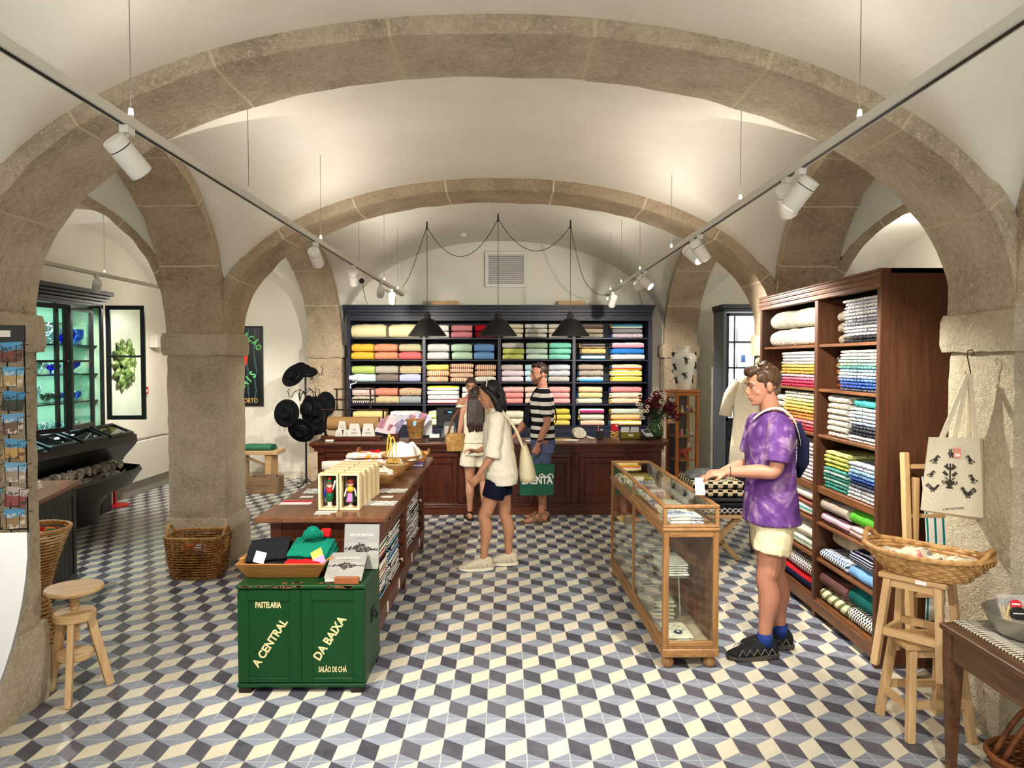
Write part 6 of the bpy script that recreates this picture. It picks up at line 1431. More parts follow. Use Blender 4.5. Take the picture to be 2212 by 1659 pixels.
t = thing('cash_till', 'black point of sale screen seen from behind on the counter', 'till', (-.75, 9.32, ZK)); m = B(); m.box(-.17, 0, .13, .17, .05, .38, .01); m.build('screen_back', BLACK, t); B().hexa([(-.11, -.06, 0), (.11, -.06, 0), (.11, .12, 0), (-.11, .12, 0), (-.06, 0, .2), (.06, 0, .2), (.06, .06, .2), (-.06, .06, .2)]).build('pedestal', BLACK, t)
B().box(-.075, -.004, .30, .075, .001, .345, .002).build('customer_display', plain((8, 10, 12), .2, .5), t); B().box(-.02, -.0055, .316, .03, -.003, .33).build('display_digits', emit((70, 160, 240), 1.2), t); B().box(-.06, -.07, .03, .06, -.062, .15, .002).build('notice', plain((190, 186, 170), .7), t)
t = thing('card_box', 'olive card index box with two rows of cards on the counter', 'card box', (1.53, 9.10, ZK)); OLV = plain((120, 110, 34), .5)
B().box(-.125, 0, 0, .125, .006, .085, .002).box(-.125, .14, 0, .125, .146, .085).box(-.125, 0, 0, -.119, .146, .085).box(.119, 0, 0, .125, .146, .085).box(-.12, 0, 0, .12, .14, .008).build('box_body', OLV, t); B().box(-.03, -.004, .035, .03, .0, .06, .001).build('label_holder', PAPER2, t)
for x in (-.06, .06): B().box(x-.05, .05, .01, x+.05, .054, .145).box(x-.05, .07, .01, x+.05, .12, .12).build('card', printed((150, 148, 140), 300), t)
t = thing('cookie_bag', 'clear bag of cookies with a red header on the counter', 'bag', (1.335, 9.14, ZK)); r_ = random.Random(5); m = B()
for k in range(40): m.ball((r_.uniform(-.04, .04), r_.uniform(-.025, .025), .014+r_.random()*.08), (.017, .014, .009), 8, 5)
m.build('cookies', plain((206, 160, 92), .7), t).__setitem__('kind', 'stuff'); B().box(-.045, -.004, .10, .045, .004, .19, .002).build('header', plain((190, 24, 34), .4), t); B().cyl((.02, -.0042, .165), (.02, -.006, .165), .012, n=14).build('seal', PAPER, t)
t = thing('card_terminal', 'white card payment terminal on a dark block at the counter end', 'payment terminal', (1.74, 9.06, ZK)); B().box(-.09, -.05, 0, .09, .08, .05, .004).build('block', plain((36, 14, 12), .4), t); o = B().box(-.05, -.09, 0, .05, .09, .025, .006).build('terminal', plain((214, 214, 216), .4), t); o.location = (-.01, .02, .065); o.rotation_euler = (.35, 0, .2); B().box(-.036, -.02, .025, .036, .07, .0265).build('screen', plain((60, 62, 66), .3), o)
t = thing('folded_blanket', 'cream rolled blanket with fringe lying on the counter', 'blanket', (.9, 9.14, ZK)); m = B(); roll_bl(m, (0, 0, .062), (0, .3, .062), .085, 2, .72); m.build('blanket_roll', C((232, 222, 198)), t, smooth=60); m = B()
for k in range(22): q = random.Random(k); m.tube([(.08, .01+.008*(k % 4), .03), (.11+q.random()*.04, q.uniform(-.03, .05), .012), (.13+q.random()*.05, q.uniform(-.05, .06), .006)], .006, 5)
m.build('fringe', C((232, 224, 206)), t)
t = thing('pen_cup', 'black square pen cup on the counter', 'pen cup', (1.15, 9.14, ZK)); B().box(-.04, -.04, 0, .04, .04, .10, .003).build('cup', BLACK, t); B().cyl((-.02, 0, .09), (-.024, .01, .19), .005, n=8).build('pencil', plain((206, 110, 90), .5), t); m = B(); m.tube([(.02+.012*math.cos(a*.8), 0, .112+.012*math.sin(a*.8)) for a in range(8)], .003, 5, closed=True); m.build('scissors', WHITE, t)
sheet(.62, 9.0, .28, .2, .05, plain((206, 180, 128), .8), 'brown wrapping sheet on the counter beside the striped man', 'paper_sheet', ZK, 'paper'); sheet(.78, 8.98, .16, .2, -.2, PAPER, 'white sheet under the cream blanket on the counter', 'paper_sheet', ZK+.0014, 'paper')
sheet(.38, 8.92, .34, .16, .02, PAPER, 'white papers on the counter behind the striped man', 'paper_sheet', ZK, 'paper')
# flowers
t = thing('flower_vase', 'ribbed green glass vase of burgundy and white flowers at the counter end', 'flowers', (1.86, 9.24, ZK))
GV = bpy.data.materials.new('green_vase_glass'); GV.use_nodes = True; p_ = GV.node_tree.nodes['Principled BSDF']; p_.inputs['Base Color'].default_value = lin((52, 92, 44)); p_.inputs['Roughness'].default_value = .12; p_.inputs['Transmission Weight'].default_value = .35
B().lathe([(0, 0), (.075, 0), (.10, .03), (.105, .09), (.09, .15), (.06, .175), (.07, .215), (.085, .235), (.08, .235), (.05, .18), (0, .17)], n=30).build('vase', GV, t, smooth=True)
r_ = random.Random(21); sm = B(); lf_ = B(); wf = B(); yc = B(); bf = B()
for k in range(60):
    a = r_.uniform(0, 2*PI); el = r_.uniform(.35, 1.5); L = r_.uniform(.16, .40); d = Vector((math.cos(a)*math.cos(el)*1.0, math.sin(a)*math.cos(el)*.8, math.sin(el))); b0 = Vector((0, 0, .21)); e = b0+d*L
    if k >= 56: e = b0+Vector((.22+.03*(k-56), 0, .10-.02*(k-56)))
    sm.tube([b0, b0+d*L*.5+Vector((0, 0, .02)), e], .0025, 5)
    if k % 3 == 0 and e.x < .12:
        for q in range(3):
            c = e+Vector((r_.uniform(-.04, .04), r_.uniform(-.05, .0), r_.uniform(-.03, .03)))
            for pp in range(9):
                b_ = 2*PI*pp/9; wf.ball((c.x+.017*math.cos(b_), c.y, c.z+.017*math.sin(b_)), (.008, .004, .008), 6, 4)
            yc.ball((c.x, c.y-.004, c.z), (.008, .005, .008), 6, 4)
    else:
        for q in range(9):
            c = e+Vector((r_.uniform(-.045, .045), r_.uniform(-.045, .045), r_.uniform(-.045, .045))); bf.ball(c, (.016, .012, .014), 6, 4)
    for q in range(4):
        c = b0.lerp(e, r_.uniform(.3, .8)); w = Vector((r_.uniform(-1, 1), r_.uniform(-1, 1), r_.uniform(-.5, .5))).normalized()*.05; s_ = w.cross(Vector((0, 0, 1))).normalized()*.014
        lf_.add([c, c+w*.5+s_, c+w, c+w*.5-s_], [(0, 1, 2, 3)])
sm.build('stems', plain((52, 70, 34), .6), t).__setitem__('kind', 'stuff'); lf_.build('leaves', plain((44, 70, 34), .6), t).__setitem__('kind', 'stuff'); bf.build('burgundy_blossoms', plain((92, 22, 28), .8), t, smooth=True).__setitem__('kind', 'stuff'); wf.build('white_daisies', plain((236, 228, 206), .8), t, smooth=True).__setitem__('kind', 'stuff'); yc.build('daisy_centres', plain((96, 80, 40), .8), t).__setitem__('kind', 'stuff')
# ------------------------------------------------------------------ pendant lamps, cables, vent, cameras
SHADE = plain((17, 16, 14), .6, .25, name='black_enamel'); SHW = plain((240, 236, 226), .5, .3)
PX = [at(x, 700, 9.3).x for x in (923, 1076, 1232)]; zb = at(1076, 726, 9.3).z; hooks = []
for i, (px, py) in enumerate(((920, 478), (1076, 462), (1232, 476))):
    x = PX[i]; zc = ZS+1.62*sup((x-NCX)/(NA+.1))-.003
    t = thing('pendant_lamp', ['left', 'middle', 'right'][i]+' of three black enamel pendant lamps over the counter', 'pendant lamp', (x, 9.3, zb), 0, 'pendant lamps over the counter')
    B().lathe([(.245, 0), (.243, .008), (.105, .19), (.075, .215), (.06, .215), (.10, .185), (.236, .004)], n=44).build('shade', SHADE, t, smooth=35)
    B().lathe([(.234, .003), (.099, .184), (.06, .20), (0, .20)], n=44).build('shade_lining', SHW, t, smooth=True)
    m = B(); m.cyl((0, 0, .21), (0, 0, .285), .038, n=20)
    for k in range(10): a = 2*PI*k/10; m.box(.040*math.cos(a)-.004, .040*math.sin(a)-.004, .215, .040*math.cos(a)+.004, .040*math.sin(a)+.004, .275)
    m.build('socket_housing', SHADE, t); B().tube([(0, 0, .28), (0, 0, .32)], [.02, .006], 12).build('cord_grip', SHADE, t)
    B().cyl((0, 0, .3), (0, 0, zc-zb-.01), .0035, n=6).build('cord', BLACK, t); B().cyl((0, 0, zc-zb-.10), (0, 0, zc-zb), .012, .008, n=8).build('ceiling_hook', BLACK, t)
    B().ball((0, 0, .10), .035, 14, 10).build('bulb', emit((255, 236, 206), 10.0), t, smooth=True); lamp('POINT', 'pendant_bulb', (x, 9.3, zb+.05), 10, WARM, size=.03)
    hooks.append(Vector((x, 9.285, zc-.07)))
def swag(a, b_, sag, label):
    p = [a.lerp(b_, i/24)+Vector((0, 0, -sag*4*(i/24)*(1-i/24))) for i in range(25)]; m = B(); m.tube(p, .004, 6); return tag(m.build('lamp_cable', BLACK, None), label, 'cable', 'black lamp cables')
swag(hooks[0], hooks[1], .42, 'black cable sagging between the left and middle pendant hooks'); swag(hooks[1], hooks[2], .36, 'black cable sagging between the middle and right pendant hooks')
def swagj(pts, label):
    P = [Vector(p) for p in pts]; q = []
    for i in range(len(P)-1):
        p0, p1, p2, p3 = P[max(i-1, 0)], P[i], P[i+1], P[min(i+2, len(P)-1)]
        for k in range(8): u = k/8; q.append(.5*((2*p1)+(p2-p0)*u+(2*p0-5*p1+4*p2-p3)*u*u+(3*p1-p0-3*p2+p3)*u**3))
    q.append(P[-1]); m = B(); m.tube(q, .004, 6); tag(m.build('lamp_cable', BLACK, None), label, 'cable', 'black lamp cables')
swagj([hooks[0], at(905, 540, 9.35), at(880, 605, 9.5), at(852, 634, 9.6), at(832, 626, 9.7), (-1.40, 9.7, TZ-.008)], 'black cable from the left pendant hook to the left track')
swagj([hooks[2], at(1243, 540, 9.35), at(1262, 605, 9.5), at(1290, 635, 9.6), at(1318, 636, 9.7), (1.31, 9.7, TZ-.008)], 'black cable from the right pendant hook to the right track')
a, b_ = at(1048, 620, BWY-.05), at(1138, 543, BWY-.05)
t = thing('air_vent', 'large white louvred air vent on the back wall above the bookcase', 'vent', (a.x, BWY-.06, a.z)); w, h = b_.x-a.x, b_.z-a.z
m = B().box(0, 0, 0, w, .06, .05, .004).box(0, 0, h-.05, w, .06, h, .004).box(0, 0, .05, .05, .06, h-.05, .004).box(w-.05, 0, .05, w, .06, h-.05, .004); m.build('frame', WHITE, t); B().box(.05, .05, .05, w-.05, .058, h-.05).build('back_plate', plain((120, 112, 98)), t)
for k in range(14): z = .06+(h-.13)*k/13; B().hexa([(.05, .01, z), (w-.05, .01, z), (w-.05, .04, z+.025), (.05, .04, z+.025), (.05, .008, z+.006), (w-.05, .008, z+.006), (w-.05, .04, z+.031), (.05, .04, z+.031)]).build('louvre', WHITE, t)
zc = ZS+1.62*sup((at(1000, 545, 10.6).x-NCX)/(NA+.1)); t = thing('smoke_detector', 'small round white smoke detector on the vault left of the vent', 'smoke detector', (at(1000, 545, 10.6).x, 10.6, zc-.045)); B().lathe([(0, 0), (.03, 0), (.05, .015), (.055, .03), (.055, .05), (0, .05)], n=20).build('case', WHITE, t, smooth=40)
for px, py, Y, lab, xx in ((783, 605, 7.3, 'small round security camera hanging beside the left track', -1.40), (1378, 612, 7.5, 'small round security camera hanging beside the right track', 1.31)):
    p = at(px, py, Y); t = thing('security_camera', lab, 'camera', (p.x, Y, p.z)); B().ball((0, 0, 0), .045, 16, 10).build('body', WHITE, t, smooth=True); B().cyl((.0, -.03, -.01), (0, -.047, -.014), .026, n=14).build('lens', BLACK, t); B().tube([(0, 0, .04), (xx-p.x, 0, TZ-p.z+.01)], .01, 8).build('bracket', WHITE, t)
    q = [Vector((p.x, Y+.04, p.z-.02)), at(px+2, py+22, 8.6), at(px+8, 652, 10.4), Vector((at(px+10, 658, 10.9).x, 10.96, ztop+.01))]; m = B(); m.tube(q, .004, 6); tag(m.build('camera_cable', BLACK, None), 'thin black cable from the %s security camera to the bookcase' % ('left' if xx < 0 else 'right'), 'cable')
# ------------------------------------------------------------------ right side of the shop
PINE_S = wood((178, 138, 90), (212, 174, 124), .5, 1.2, 0)
def stool4(loc, rz, label):
    t = thing('pine_stool', label, 'stool', loc, rz, 'stacked pine stools')
    B().box(-.155, -.115, .432, .155, .115, .46, .006).build('seat', PINE_S, t)
    cs = [(-1, -1), (1, -1), (1, 1), (-1, 1)]; tp = lambda c: Vector((c[0]*.115, c[1]*.085, .432)); ft = lambda c: Vector((c[0]*.15, c[1]*.145, .0))
    for c in cs: B().bar(tp(c), ft(c), .042, .034, (1, 0, 0)).build('leg', PINE, t, bevel=.003)
    for i in range(4):
        a, b_ = cs[i], cs[(i+1) % 4]; u = .66 if i % 2 else .60; B().bar(tp(a).lerp(ft(a), u), tp(b_).lerp(ft(b_), u), .022, .036).build('stretcher', PINE_X, t)
    for i in (0, 2): a, b_ = cs[i], cs[i+1]; B().bar(tp(a)-Vector((0, 0, .02)), tp(b_)-Vector((0, 0, .02)), .02, .04).build('apron', PINE_X, t)
    return t
stool4((2.085, 3.60, 0), 0, 'lower of two stacked pine stools before the pale pier')
t = stool4((2.04, 3.585, .325), math.radians(-48), 'upper stacked pine stool carrying the oval basket'); B().box(.02, -.117, .436, .07, -.1152, .455).build('paper_label', PAPER, t)
# oval basket
t = thing('oval_basket', 'long oval pale wicker basket of printed pouches on the stacked stools', 'basket', (2.05, 3.55, .787), math.radians(-52))
oo = ell(.18, .09, .285, .165, 2.3)
def bz(a): return .02*math.cos(2*a)
m = B(); woven(m, oo, .004, .115, 7, .011, 20, .006); m.build('woven_wall', WKL, t, smooth=50)
m = B(); m.prism([oo(2*PI*k/32, .0) for k in range(32)], .01, 'z', .0); m.build('basket_base', WKL, t)
m = B(); m.tube([(*oo(2*PI*k/56, 1.02), .122+bz(2*PI*k/56)*.5) for k in range(56)], .013, 7, closed=True)
for k in range(56): p = oo(2*PI*k/56, 1.02); m.tube([(p[0]*.985, p[1]*.97, .134+bz(2*PI*k/56)*.5), (p[0]*1.03, p[1]*1.05, .12), (p[0]*1.01, p[1]*1.02, .104)], .004, 4)
m.build('rim', WKL, t, smooth=True)
for sx in (-1, 1): m = B(); handle_arc(m, (sx*.265, -.075, .125), (sx*.265, .075, .125), .055, .013, 12, (sx*.02, 0)); m.build('handle', WKL, t, smooth=True)
Q = Matrix.Translation(t.location) @ Matrix.Rotation(t.rotation_euler.z, 4, 'Z')
def petal_print(c, sc=13.0):
    key = ('pet', c, sc)
    if key not in _cache:
        g = G('flower_print_'+str(len(_cache)), .85, .1); v = g.voro(sc); w = g.noise(60, 1); g.col(g.mix(((v*7.0).sin()*.5+w*.5).gt(.48)*v.lt(.42), lin((214, 202, 176)), lin(c))); _cache[key] = g.mat
    return _cache[key]
for k, (x, y, w, d, h, c, rz, lab) in enumerate(((-.16, .0, .15, .15, .05, (120, 118, 112), .4, 'cream pouch with a grey flower print at the left end'), (-.06, .05, .16, .12, .05, (140, 138, 130), .1, 'cream pouch with a faint grey print at the back'), (-.04, -.06, .17, .12, .055, (214, 120, 130), -.2, 'cream pouch with a pink flower print'), (.06, .055, .15, .11, .05, (110, 108, 104), -.1, 'cream pouch with dark buttons at the back'), (.05, -.05, .14, .13, .045, (206, 130, 138), .3, 'folded pouch with small pink flowers in the middle'), (.14, -.03, .13, .14, .05, (96, 96, 92), -.4, 'grey printed pouch in front of the right handle'), (.18, .04, .12, .12, .045, (130, 126, 118), .5, 'pale printed pouch at the right end'))):
    p = Q @ Vector((x*1.1, y*1.05, .06+.012*(k % 3))); drape(p.x, p.y, p.z, w*.86, d*.86, h, petal_print(c), lab+' of the oval basket', 60+k, t.rotation_euler.z+rz, 'pouch', 'printed_pouch', .18)
m = B(); m.prism([(lambda p: (p[0]*.8, p[1]*.72))(oo(2*PI*k/32, .1)) for k in range(32)], .045, 'z', .012); o = m.build('lining_cloth', cloth((206, 196, 172)), None, loc=(2.05, 3.55, .787), rz=math.radians(-52)); tag(o, 'plain cloth lining the bottom of the oval basket', 'cloth')
# hanging tote bag
hk = at(2094, 772, 3.63); t = thing('tote_bag', 'cream canvas tote bag with dark folk embroidery print hanging on the pier', 'tote bag', (hk.x, 3.63, 1.4)); CANV = cloth((232, 222, 196), (218, 206, 178), scale=140)
L0 = Vector(t.location)
f0 = [at(2006, 944, 3.58), at(2116, 946, 3.60), at(2124, 1119, 3.60), at(1988, 1101, 3.57)]; b0 = [at(2014, 946, 3.66), at(2130, 949, 3.665), at(2133, 1127, 3.665), at(2000, 1106, 3.65)]
def bil(c, u, v): return c[0].lerp(c[1], u).lerp(c[3].lerp(c[2], u), v)
m = B(); m.grid(lambda u, v: bil(f0, u, v)-L0+Vector((0, -.012*math.sin(PI*u)*math.sin(PI*v*.9)+.003*math.sin(9*u+4*v), 0)), 12, 14); m.grid(lambda u, v: bil([b0[1], b0[0], b0[3], b0[2]], u, v)-L0+Vector((0, .006*math.sin(PI*u), 0)), 10, 10)
m.grid(lambda u, v: bil([f0[1], b0[1], b0[2], f0[2]], u, v)-L0+Vector((.004*math.sin(PI*u), 0, 0)), 4, 10); m.grid(lambda u, v: bil([b0[0], f0[0], f0[3], b0[3]], u, v)-L0, 2, 10); m.grid(lambda u, v: bil([f0[3], f0[2], b0[2], b0[3]], u, v)-L0, 6, 2); m.build('bag_body', CANV, t, smooth=50, fix=True)
tp_ = at(2093, 808, 3.63)
for (px, py, Y, dx) in ((2032, 945, 3.59, -.012), (2108, 946, 3.605, .012), (2060, 944, 3.665, -.008), (2092, 946, 3.665, .008)):
    a = at(px, py+8, Y)-L0; b_ = tp_-L0+Vector((dx*.5, 0, 0)); m = B(); m.bar(a, b_, .028, .004, (0, 1, 0), .020, .006); m.build('strap', CANV, t)
o = B().box(-.018, -.001, -.024, .018, .001, .022).build('price_tag', plain((232, 150, 130), .6), t); o.location = at(2068, 978, 3.565)-L0; B().box(-.012, -.0022, -.018, .012, -.001, -.004).build('tag_label', PAPER, o)
INK = plain((66, 62, 58), .8, .1)
BIRD = ["..##....", ".####...", "##.##...", "...###..", "...####.", "..######", "...####.##", "....##...##", "....#.#....", "...##.##..."]
OWL = ["...#.#..", "...###..", "...#.#..", "...###..", "..#####.", "..##.###", "..#######", "...####.##", "....#.#...", "...##.##.."]
ROOST = [".##.........##.", "####.......####", ".###......##..##", "..###....##.###", "..####..###.#.#", "...########.#..", "...#########...", "....#######....", ".....####......", "......#.#......", ".....##.##....."]
FLOW = ["...#.#.#...", "..##.#.##..", ".###.#.###.", "..#######..", "...#####...", ".....#.....", ".#...#...#.", "###..#..###", ".###.#.###.", "..##.#.##..", ".....#.....", "..#..#..#..", "...#.#.#...", "....###....", "#.#######.#", "#.#######.#", ".#.#####.#.", "....###....", "....###....", "...#####..."]
def motif(m, rows, u0, v0, du, flip=False):
    for j, r in enumerate(rows):
        for i, ch in enumerate(r):
            if ch == '#':
                ii = -i if flip else i
                P = lambda a, b_: bil(f0, u0+du*a, v0+du*.68*b_)-L0+Vector((0, -.0135*math.sin(PI*(u0+du*a))*math.sin(PI*(v0+du*.68*b_)*.9)-.0045, 0))
                m.add([P(ii, j), P(ii+1.0, j), P(ii+1.0, j+1.0), P(ii, j+1.0)], [(0, 1, 2, 3)])
D = .0165
for rows, u0, v0, du, fp, nme in ((OWL, .34, .15, D, 0, 'owl_print'), (BIRD, .22, .24, D, 1, 'bird_print'), (BIRD, .70, .22, D, 0, 'bird_print'), (BIRD, .16, .45, D*.8, 1, 'bird_print'), (BIRD, .74, .46, D, 0, 'bird_print'), (ROOST, .24, .63, D*.85, 1, 'rooster_print'), (ROOST, .60, .63, D*1.1, 0, 'rooster_print'), (FLOW, .28, .34, D*1.45, 0, 'flower_print')): m = B(); motif(m, rows, u0, v0, du, fp); m.build(nme, INK, t)
q = words('A VIDA PORTUGUESA', .011, INK, 'printed_line', t, bil(f0, .5, .925)-L0+Vector((0, -.012, 0)), (PI/2, -.085, 0), sx=1.0)
hkm = B(); hkm.tube([Vector((hk.x+.012, 3.63, 1.862)), Vector((hk.x+.022, 3.63, 1.875)), Vector((hk.x+.012, 3.63, 1.893)), Vector((hk.x-.008, 3.63, 1.89)), Vector((hk.x-.01, 3.63, 1.86)), Vector((hk.x+.004, 3.63, 1.80)), Vector((hk.x+.008, 3.63, 1.775)), Vector((hk.x-.006, 3.63, 1.765)), Vector((hk.x-.02, 3.63, 1.78))], .0032, 6); o = hkm.build('wall_hook', plain((90, 86, 80), .35, .5, .8), None); tag(o, 'thin S shaped metal hook above the tote bag', 'hook')
# table at the right edge
t = thing('side_table', 'worn dark wooden side table at the right edge', 'table', (1.945, 3.24, 0)); OLDT = wood((62, 40, 24), (112, 76, 48), .4, .9, 1)
B().box(-.01, -1.3, .64, .75, .0, .667, .004).build('tabletop', OLDT, t); B().box(.005, -1.26, .52, .03, -.04, .64, .002).box(.03, -.05, .52, .70, -.03, .64).build('apron', OLDT, t)
for x, y in ((.0, -.075), (.68, -.075), (.68, -1.25)): B().hexa([(x+.015, y+.015, 0), (x+.045, y+.015, 0), (x+.045, y+.045, 0), (x+.015, y+.045, 0), (x, y, .5), (x+.06, y, .5), (x+.06, y+.06, .5), (x, y+.06, .5)]).box(x, y, .5, x+.06, y+.06, .64).build('leg', OLDT, t)
o = B().box(.07, -1.2, 0, .5, .0, .005).build('table_runner', stripes([(.3, (226, 218, 198)), (.55, (70, 68, 64)), (.8, (206, 200, 184)), (1, (90, 88, 84))], .022, 'y'), None, loc=(1.945, 3.24, .668)); tag(o, 'grey and cream striped woven runner on the side table', 'runner')
m = B()
for k in range(60): y = -1.19+.02*k; m.tube([(.05, y, .004), (.07, y+.004, .008), (.09, y, .006)], .006, 5)
m.build('braided_edge', stripes([(.5, (222, 212, 190)), (1, (80, 76, 70))], .02, 'y'), o).__setitem__('kind', 'stuff')
t = thing('metal_bowl', 'round brushed metal bowl of biscuit bags on the side table', 'bowl', (2.245, 3.06, .674)); STEEL = plain((176, 174, 168), .3, .5, .9)
B().lathe([(0, 0), (.14, 0), (.165, .015), (.197, .085), (.202, .092), (.195, .092), (.16, .018), (0, .006)], n=48).build('bowl_body', STEEL, t, smooth=35)
def biscuits(loc, rz, rx, label, seed):
    t = thing('biscuit_bag', label, 'bag', loc, rz, 'biscuit bags in the metal bowl'); t.rotation_euler = (rx, 0, rz); r = random.Random(seed); m = B()
    for k in range(34): a = Vector((r.uniform(-.045, .045), r.uniform(-.012, .012), .012+r.random()*.012)); m.tube([a, a+Vector((r.uniform(-.03, .03), r.uniform(-.01, .01), r.uniform(.04, .075)))], .0045, 6)
    m.build('biscuits', plain((222, 192, 140), .7), t).__setitem__('kind', 'stuff')
    m = B(); m.hexa([(-.06, -.02, 0), (.06, -.02, 0), (.06, .02, 0), (-.06, .02, 0), (-.062, -.004, .13), (.062, -.004, .13), (.062, .004, .13), (-.062, .004, .13)]); m.build('clear_bag', glassmat((.97, .97, .97), .5, .15), t)
    o = B().prism([(.024*math.cos(PI/8+PI/4*k), .02*math.sin(PI/8+PI/4*k)) for k in range(8)], .001, 'y', 0).build('red_label', plain((200, 36, 44), .5), t); o.location = (0, -.019, .092); o.rotation_euler = (-.12, 0, 0); B().box(-.016, -.0012, -.003, .016, -.0002, .003).build('label_text', PAPER, o)
    o = B().prism([((.036 if k % 2 else .032)*math.cos(PI*k/14), (.028 if k % 2 else .025)*math.sin(PI*k/14)) for k in range(28)], .001, 'y', 0).build('black_seal', plain((22, 20, 20), .5), t); o.location = (.005, -.0235, .055); o.rotation_euler = (-.12, 0, 0); B().box(-.022, -.0012, -.003, .022, -.0002, .001).build('seal_text', PAPER2, o)
biscuits((2.15, 3.05, .715), -.2, -.25, 'biscuit bag leaning at the left side of the metal bowl', 1); biscuits((2.235, 3.0, .70), .1, -.15, 'biscuit bag at the front of the metal bowl with a round black seal', 2); biscuits((2.28, 3.12, .715), .05, .1, 'biscuit bag standing at the back of the metal bowl', 3)
t = thing('wooden_tray', 'dark wooden tray of dry biscuits in front of the metal bowl', 'tray', (2.13, 2.72, .674)); B().box(-.12, -.09, 0, .12, .09, .03, .004).build('tray_body', OLDT, t); m = B(); r_ = random.Random(8)
for k in range(50): m.tube([(r_.uniform(-.1, .1), r_.uniform(-.07, .07), .036), (r_.uniform(-.1, .1), r_.uniform(-.07, .07), .042)], .005, 5)
m.build('biscuits', plain((196, 156, 100), .7), t).__setitem__('kind', 'stuff')
t = thing('wicker_basket', 'reddish brown wicker basket with a hoop handle under the side table', 'basket', (2.24, 3.02, 0)); o2 = ell(.13, .10, .20, .15, 2.2)
m = B(); woven(m, o2, .005, .17, 14, .007, 18, .005); m.build('woven_wall', WKD, t, smooth=50); m = B(); m.tube([(*o2(2*PI*k/40, 1.0), .174) for k in range(40)], .012, 6, closed=True); m.build('rim', WKD, t, smooth=True)
for d in (-.03, .03): m = B(); handle_arc(m, (-.17, d, .17), (.17, d, .17), .2, .012, 16); m.build('handle', WKD, t, smooth=True)
for k, (x, y, z) in enumerate(((-.10, -.16, .10), (-.02, -.172, .15))): o = B().prism([(-.02, 0), (.02, 0), (.02, .05), (.01, .06), (-.01, .06), (-.02, .05)], .001, 'y', 0).build('price_tag', plain((222, 210, 184), .7), t); o.location = (x, y, z-.03); B().box(-.013, -.0012, .012, .013, -.0002, .03).build('tag_label', PAPER, o)
B().prism([o2(2*PI*k/24, .1) for k in range(24)], .008, 'z', 0).build('basket_base', WKD, t)
# folded deck chair
t = thing('deck_chair', 'folded pine deck chair with teal and white striped canvas beside the pier', 'deck chair', (2.42, 4.10, 0))
for x, z1, y1 in ((-.13, 1.31, .10), (.17, 1.31, .10)): B().bar((x, -.02, 0), (x, y1, z1), .035, .05).build('post', PINE, t, bevel=.006)
for x in (-.085, .125): B().bar((x, .06, 0), (x, .06, 1.17), .03, .045).build('inner_post', PINE, t, bevel=.006)
for z, y in ((1.23, .094), (.95, .068), (.50, .03)): B().bar((-.13, y, z), (.17, y, z), .03, .022).build('slat', PINE_X, t)
m = B(); m.grid(lambda u, v: (-.03+.14*u, .035+.06*v-.03*math.sin(PI*v), .35+.82*v), 6, 10); m.build('striped_canvas', stripes([(.45, (238, 234, 224)), (.72, (20, 116, 124)), (1, (238, 234, 224))], .046, 'x'), t, smooth=True, solid=.003)
# low trestle with rugs
t = thing('trestle_bench', 'low pine trestle bench with crossed legs stacked with rugs', 'bench', (1.94, 6.92, 0))
B().box(-.27, -.32, .40, .25, .32, .43, .004).build('bench_top', PINE_S, t)
for y in (-.26, .26):
    B().bar((-.20, y, .0), (.17, y, .40), .045, .05, (0, 1, 0)).build('leg', PINE, t); B().bar((.19, y+.05, .0), (-.18, y+.05, .40), .045, .05, (0, 1, 0)).build('leg', PINE, t)
B().bar((0, -.26, .2), (0, .3, .2), .04, .03).build('stretcher', PINE_Y, t)
CHV = checks((26, 28, 32), (206, 188, 150), .09, .045)
for k, (z, h, mt, lab) in enumerate(((.431, .07, WV((22, 24, 40), (180, 176, 170), .05, .03), 'navy chequered rug at the bottom of the trestle stack'), (.502, .045, C((40, 40, 44)), 'charcoal rug, second in the trestle stack'), (.548, .045, C((58, 58, 62)), 'dark grey rug, third in the trestle stack'), (.594, .075, CHV, 'chunky black and beige rug, fourth in the trestle stack'), (.67, .075, CHV, 'chunky black and beige rug on top of the trestle stack'))):
    m = B(); folded(m, 0, .50-.01*k, 0, .58, 0, h-.001, 700+k, wob=.006); tag(m.build('folded_rug', mt, None, smooth=60, loc=(1.69, 6.62, z), fix=True), lab, 'rug', 'rugs on the trestle bench')
drape(1.86, 6.9, .747, .34, .3, .07, plain((96, 98, 100), .4), 'grey plastic bag lying on the trestle rugs', 90, cat='bag', name='plastic_bag')
# figurine cabinet and vase
rz = math.radians(10); t = thing('display_cabinet', 'narrow orange brown glass cabinet of clay figurines by the far right pier', 'cabinet', (2.175, 9.45, 0), rz); VW = wood((140, 78, 30), (186, 116, 54), .35, 1.0, 2)
w, d, h = .32, .34, 1.455
for x in (0, w-.04):
    for y in (0, d-.04): B().box(x, y, 0, x+.04, y+.04, h-.03, .003).build('post', VW, t)
m = B().box(-.02, -.02, h-.03, w+.02, d+.02, h, .006).box(-.008, -.008, h-.07, w+.008, d+.008, h-.03, .004); m.build('cornice', VW, t)
for z in (.06, .31, .54, .853, 1.166): B().box(.02, .02, z-.012, w-.02, d-.02, z).build('shelf', VW, t)
B().box(0, 0, 0, w, d, .05, .003).build('plinth', VW, t); B().box(.02, d-.02, .05, w-.02, d-.01, h-.07).build('back_panel', plain((70, 52, 40), .6), t)
for a in ((.04, .004, w-.04, .008), (.004, .04, .008, d-.04), (w-.008, .04, w-.004, d-.04)): B().box(a[0], a[1], .06, a[2], a[3], h-.07).build('glass_pane', GLASS, t)
QV = Matrix.Translation(t.location) @ Matrix.Rotation(rz, 4, 'Z'); r_ = random.Random(12)
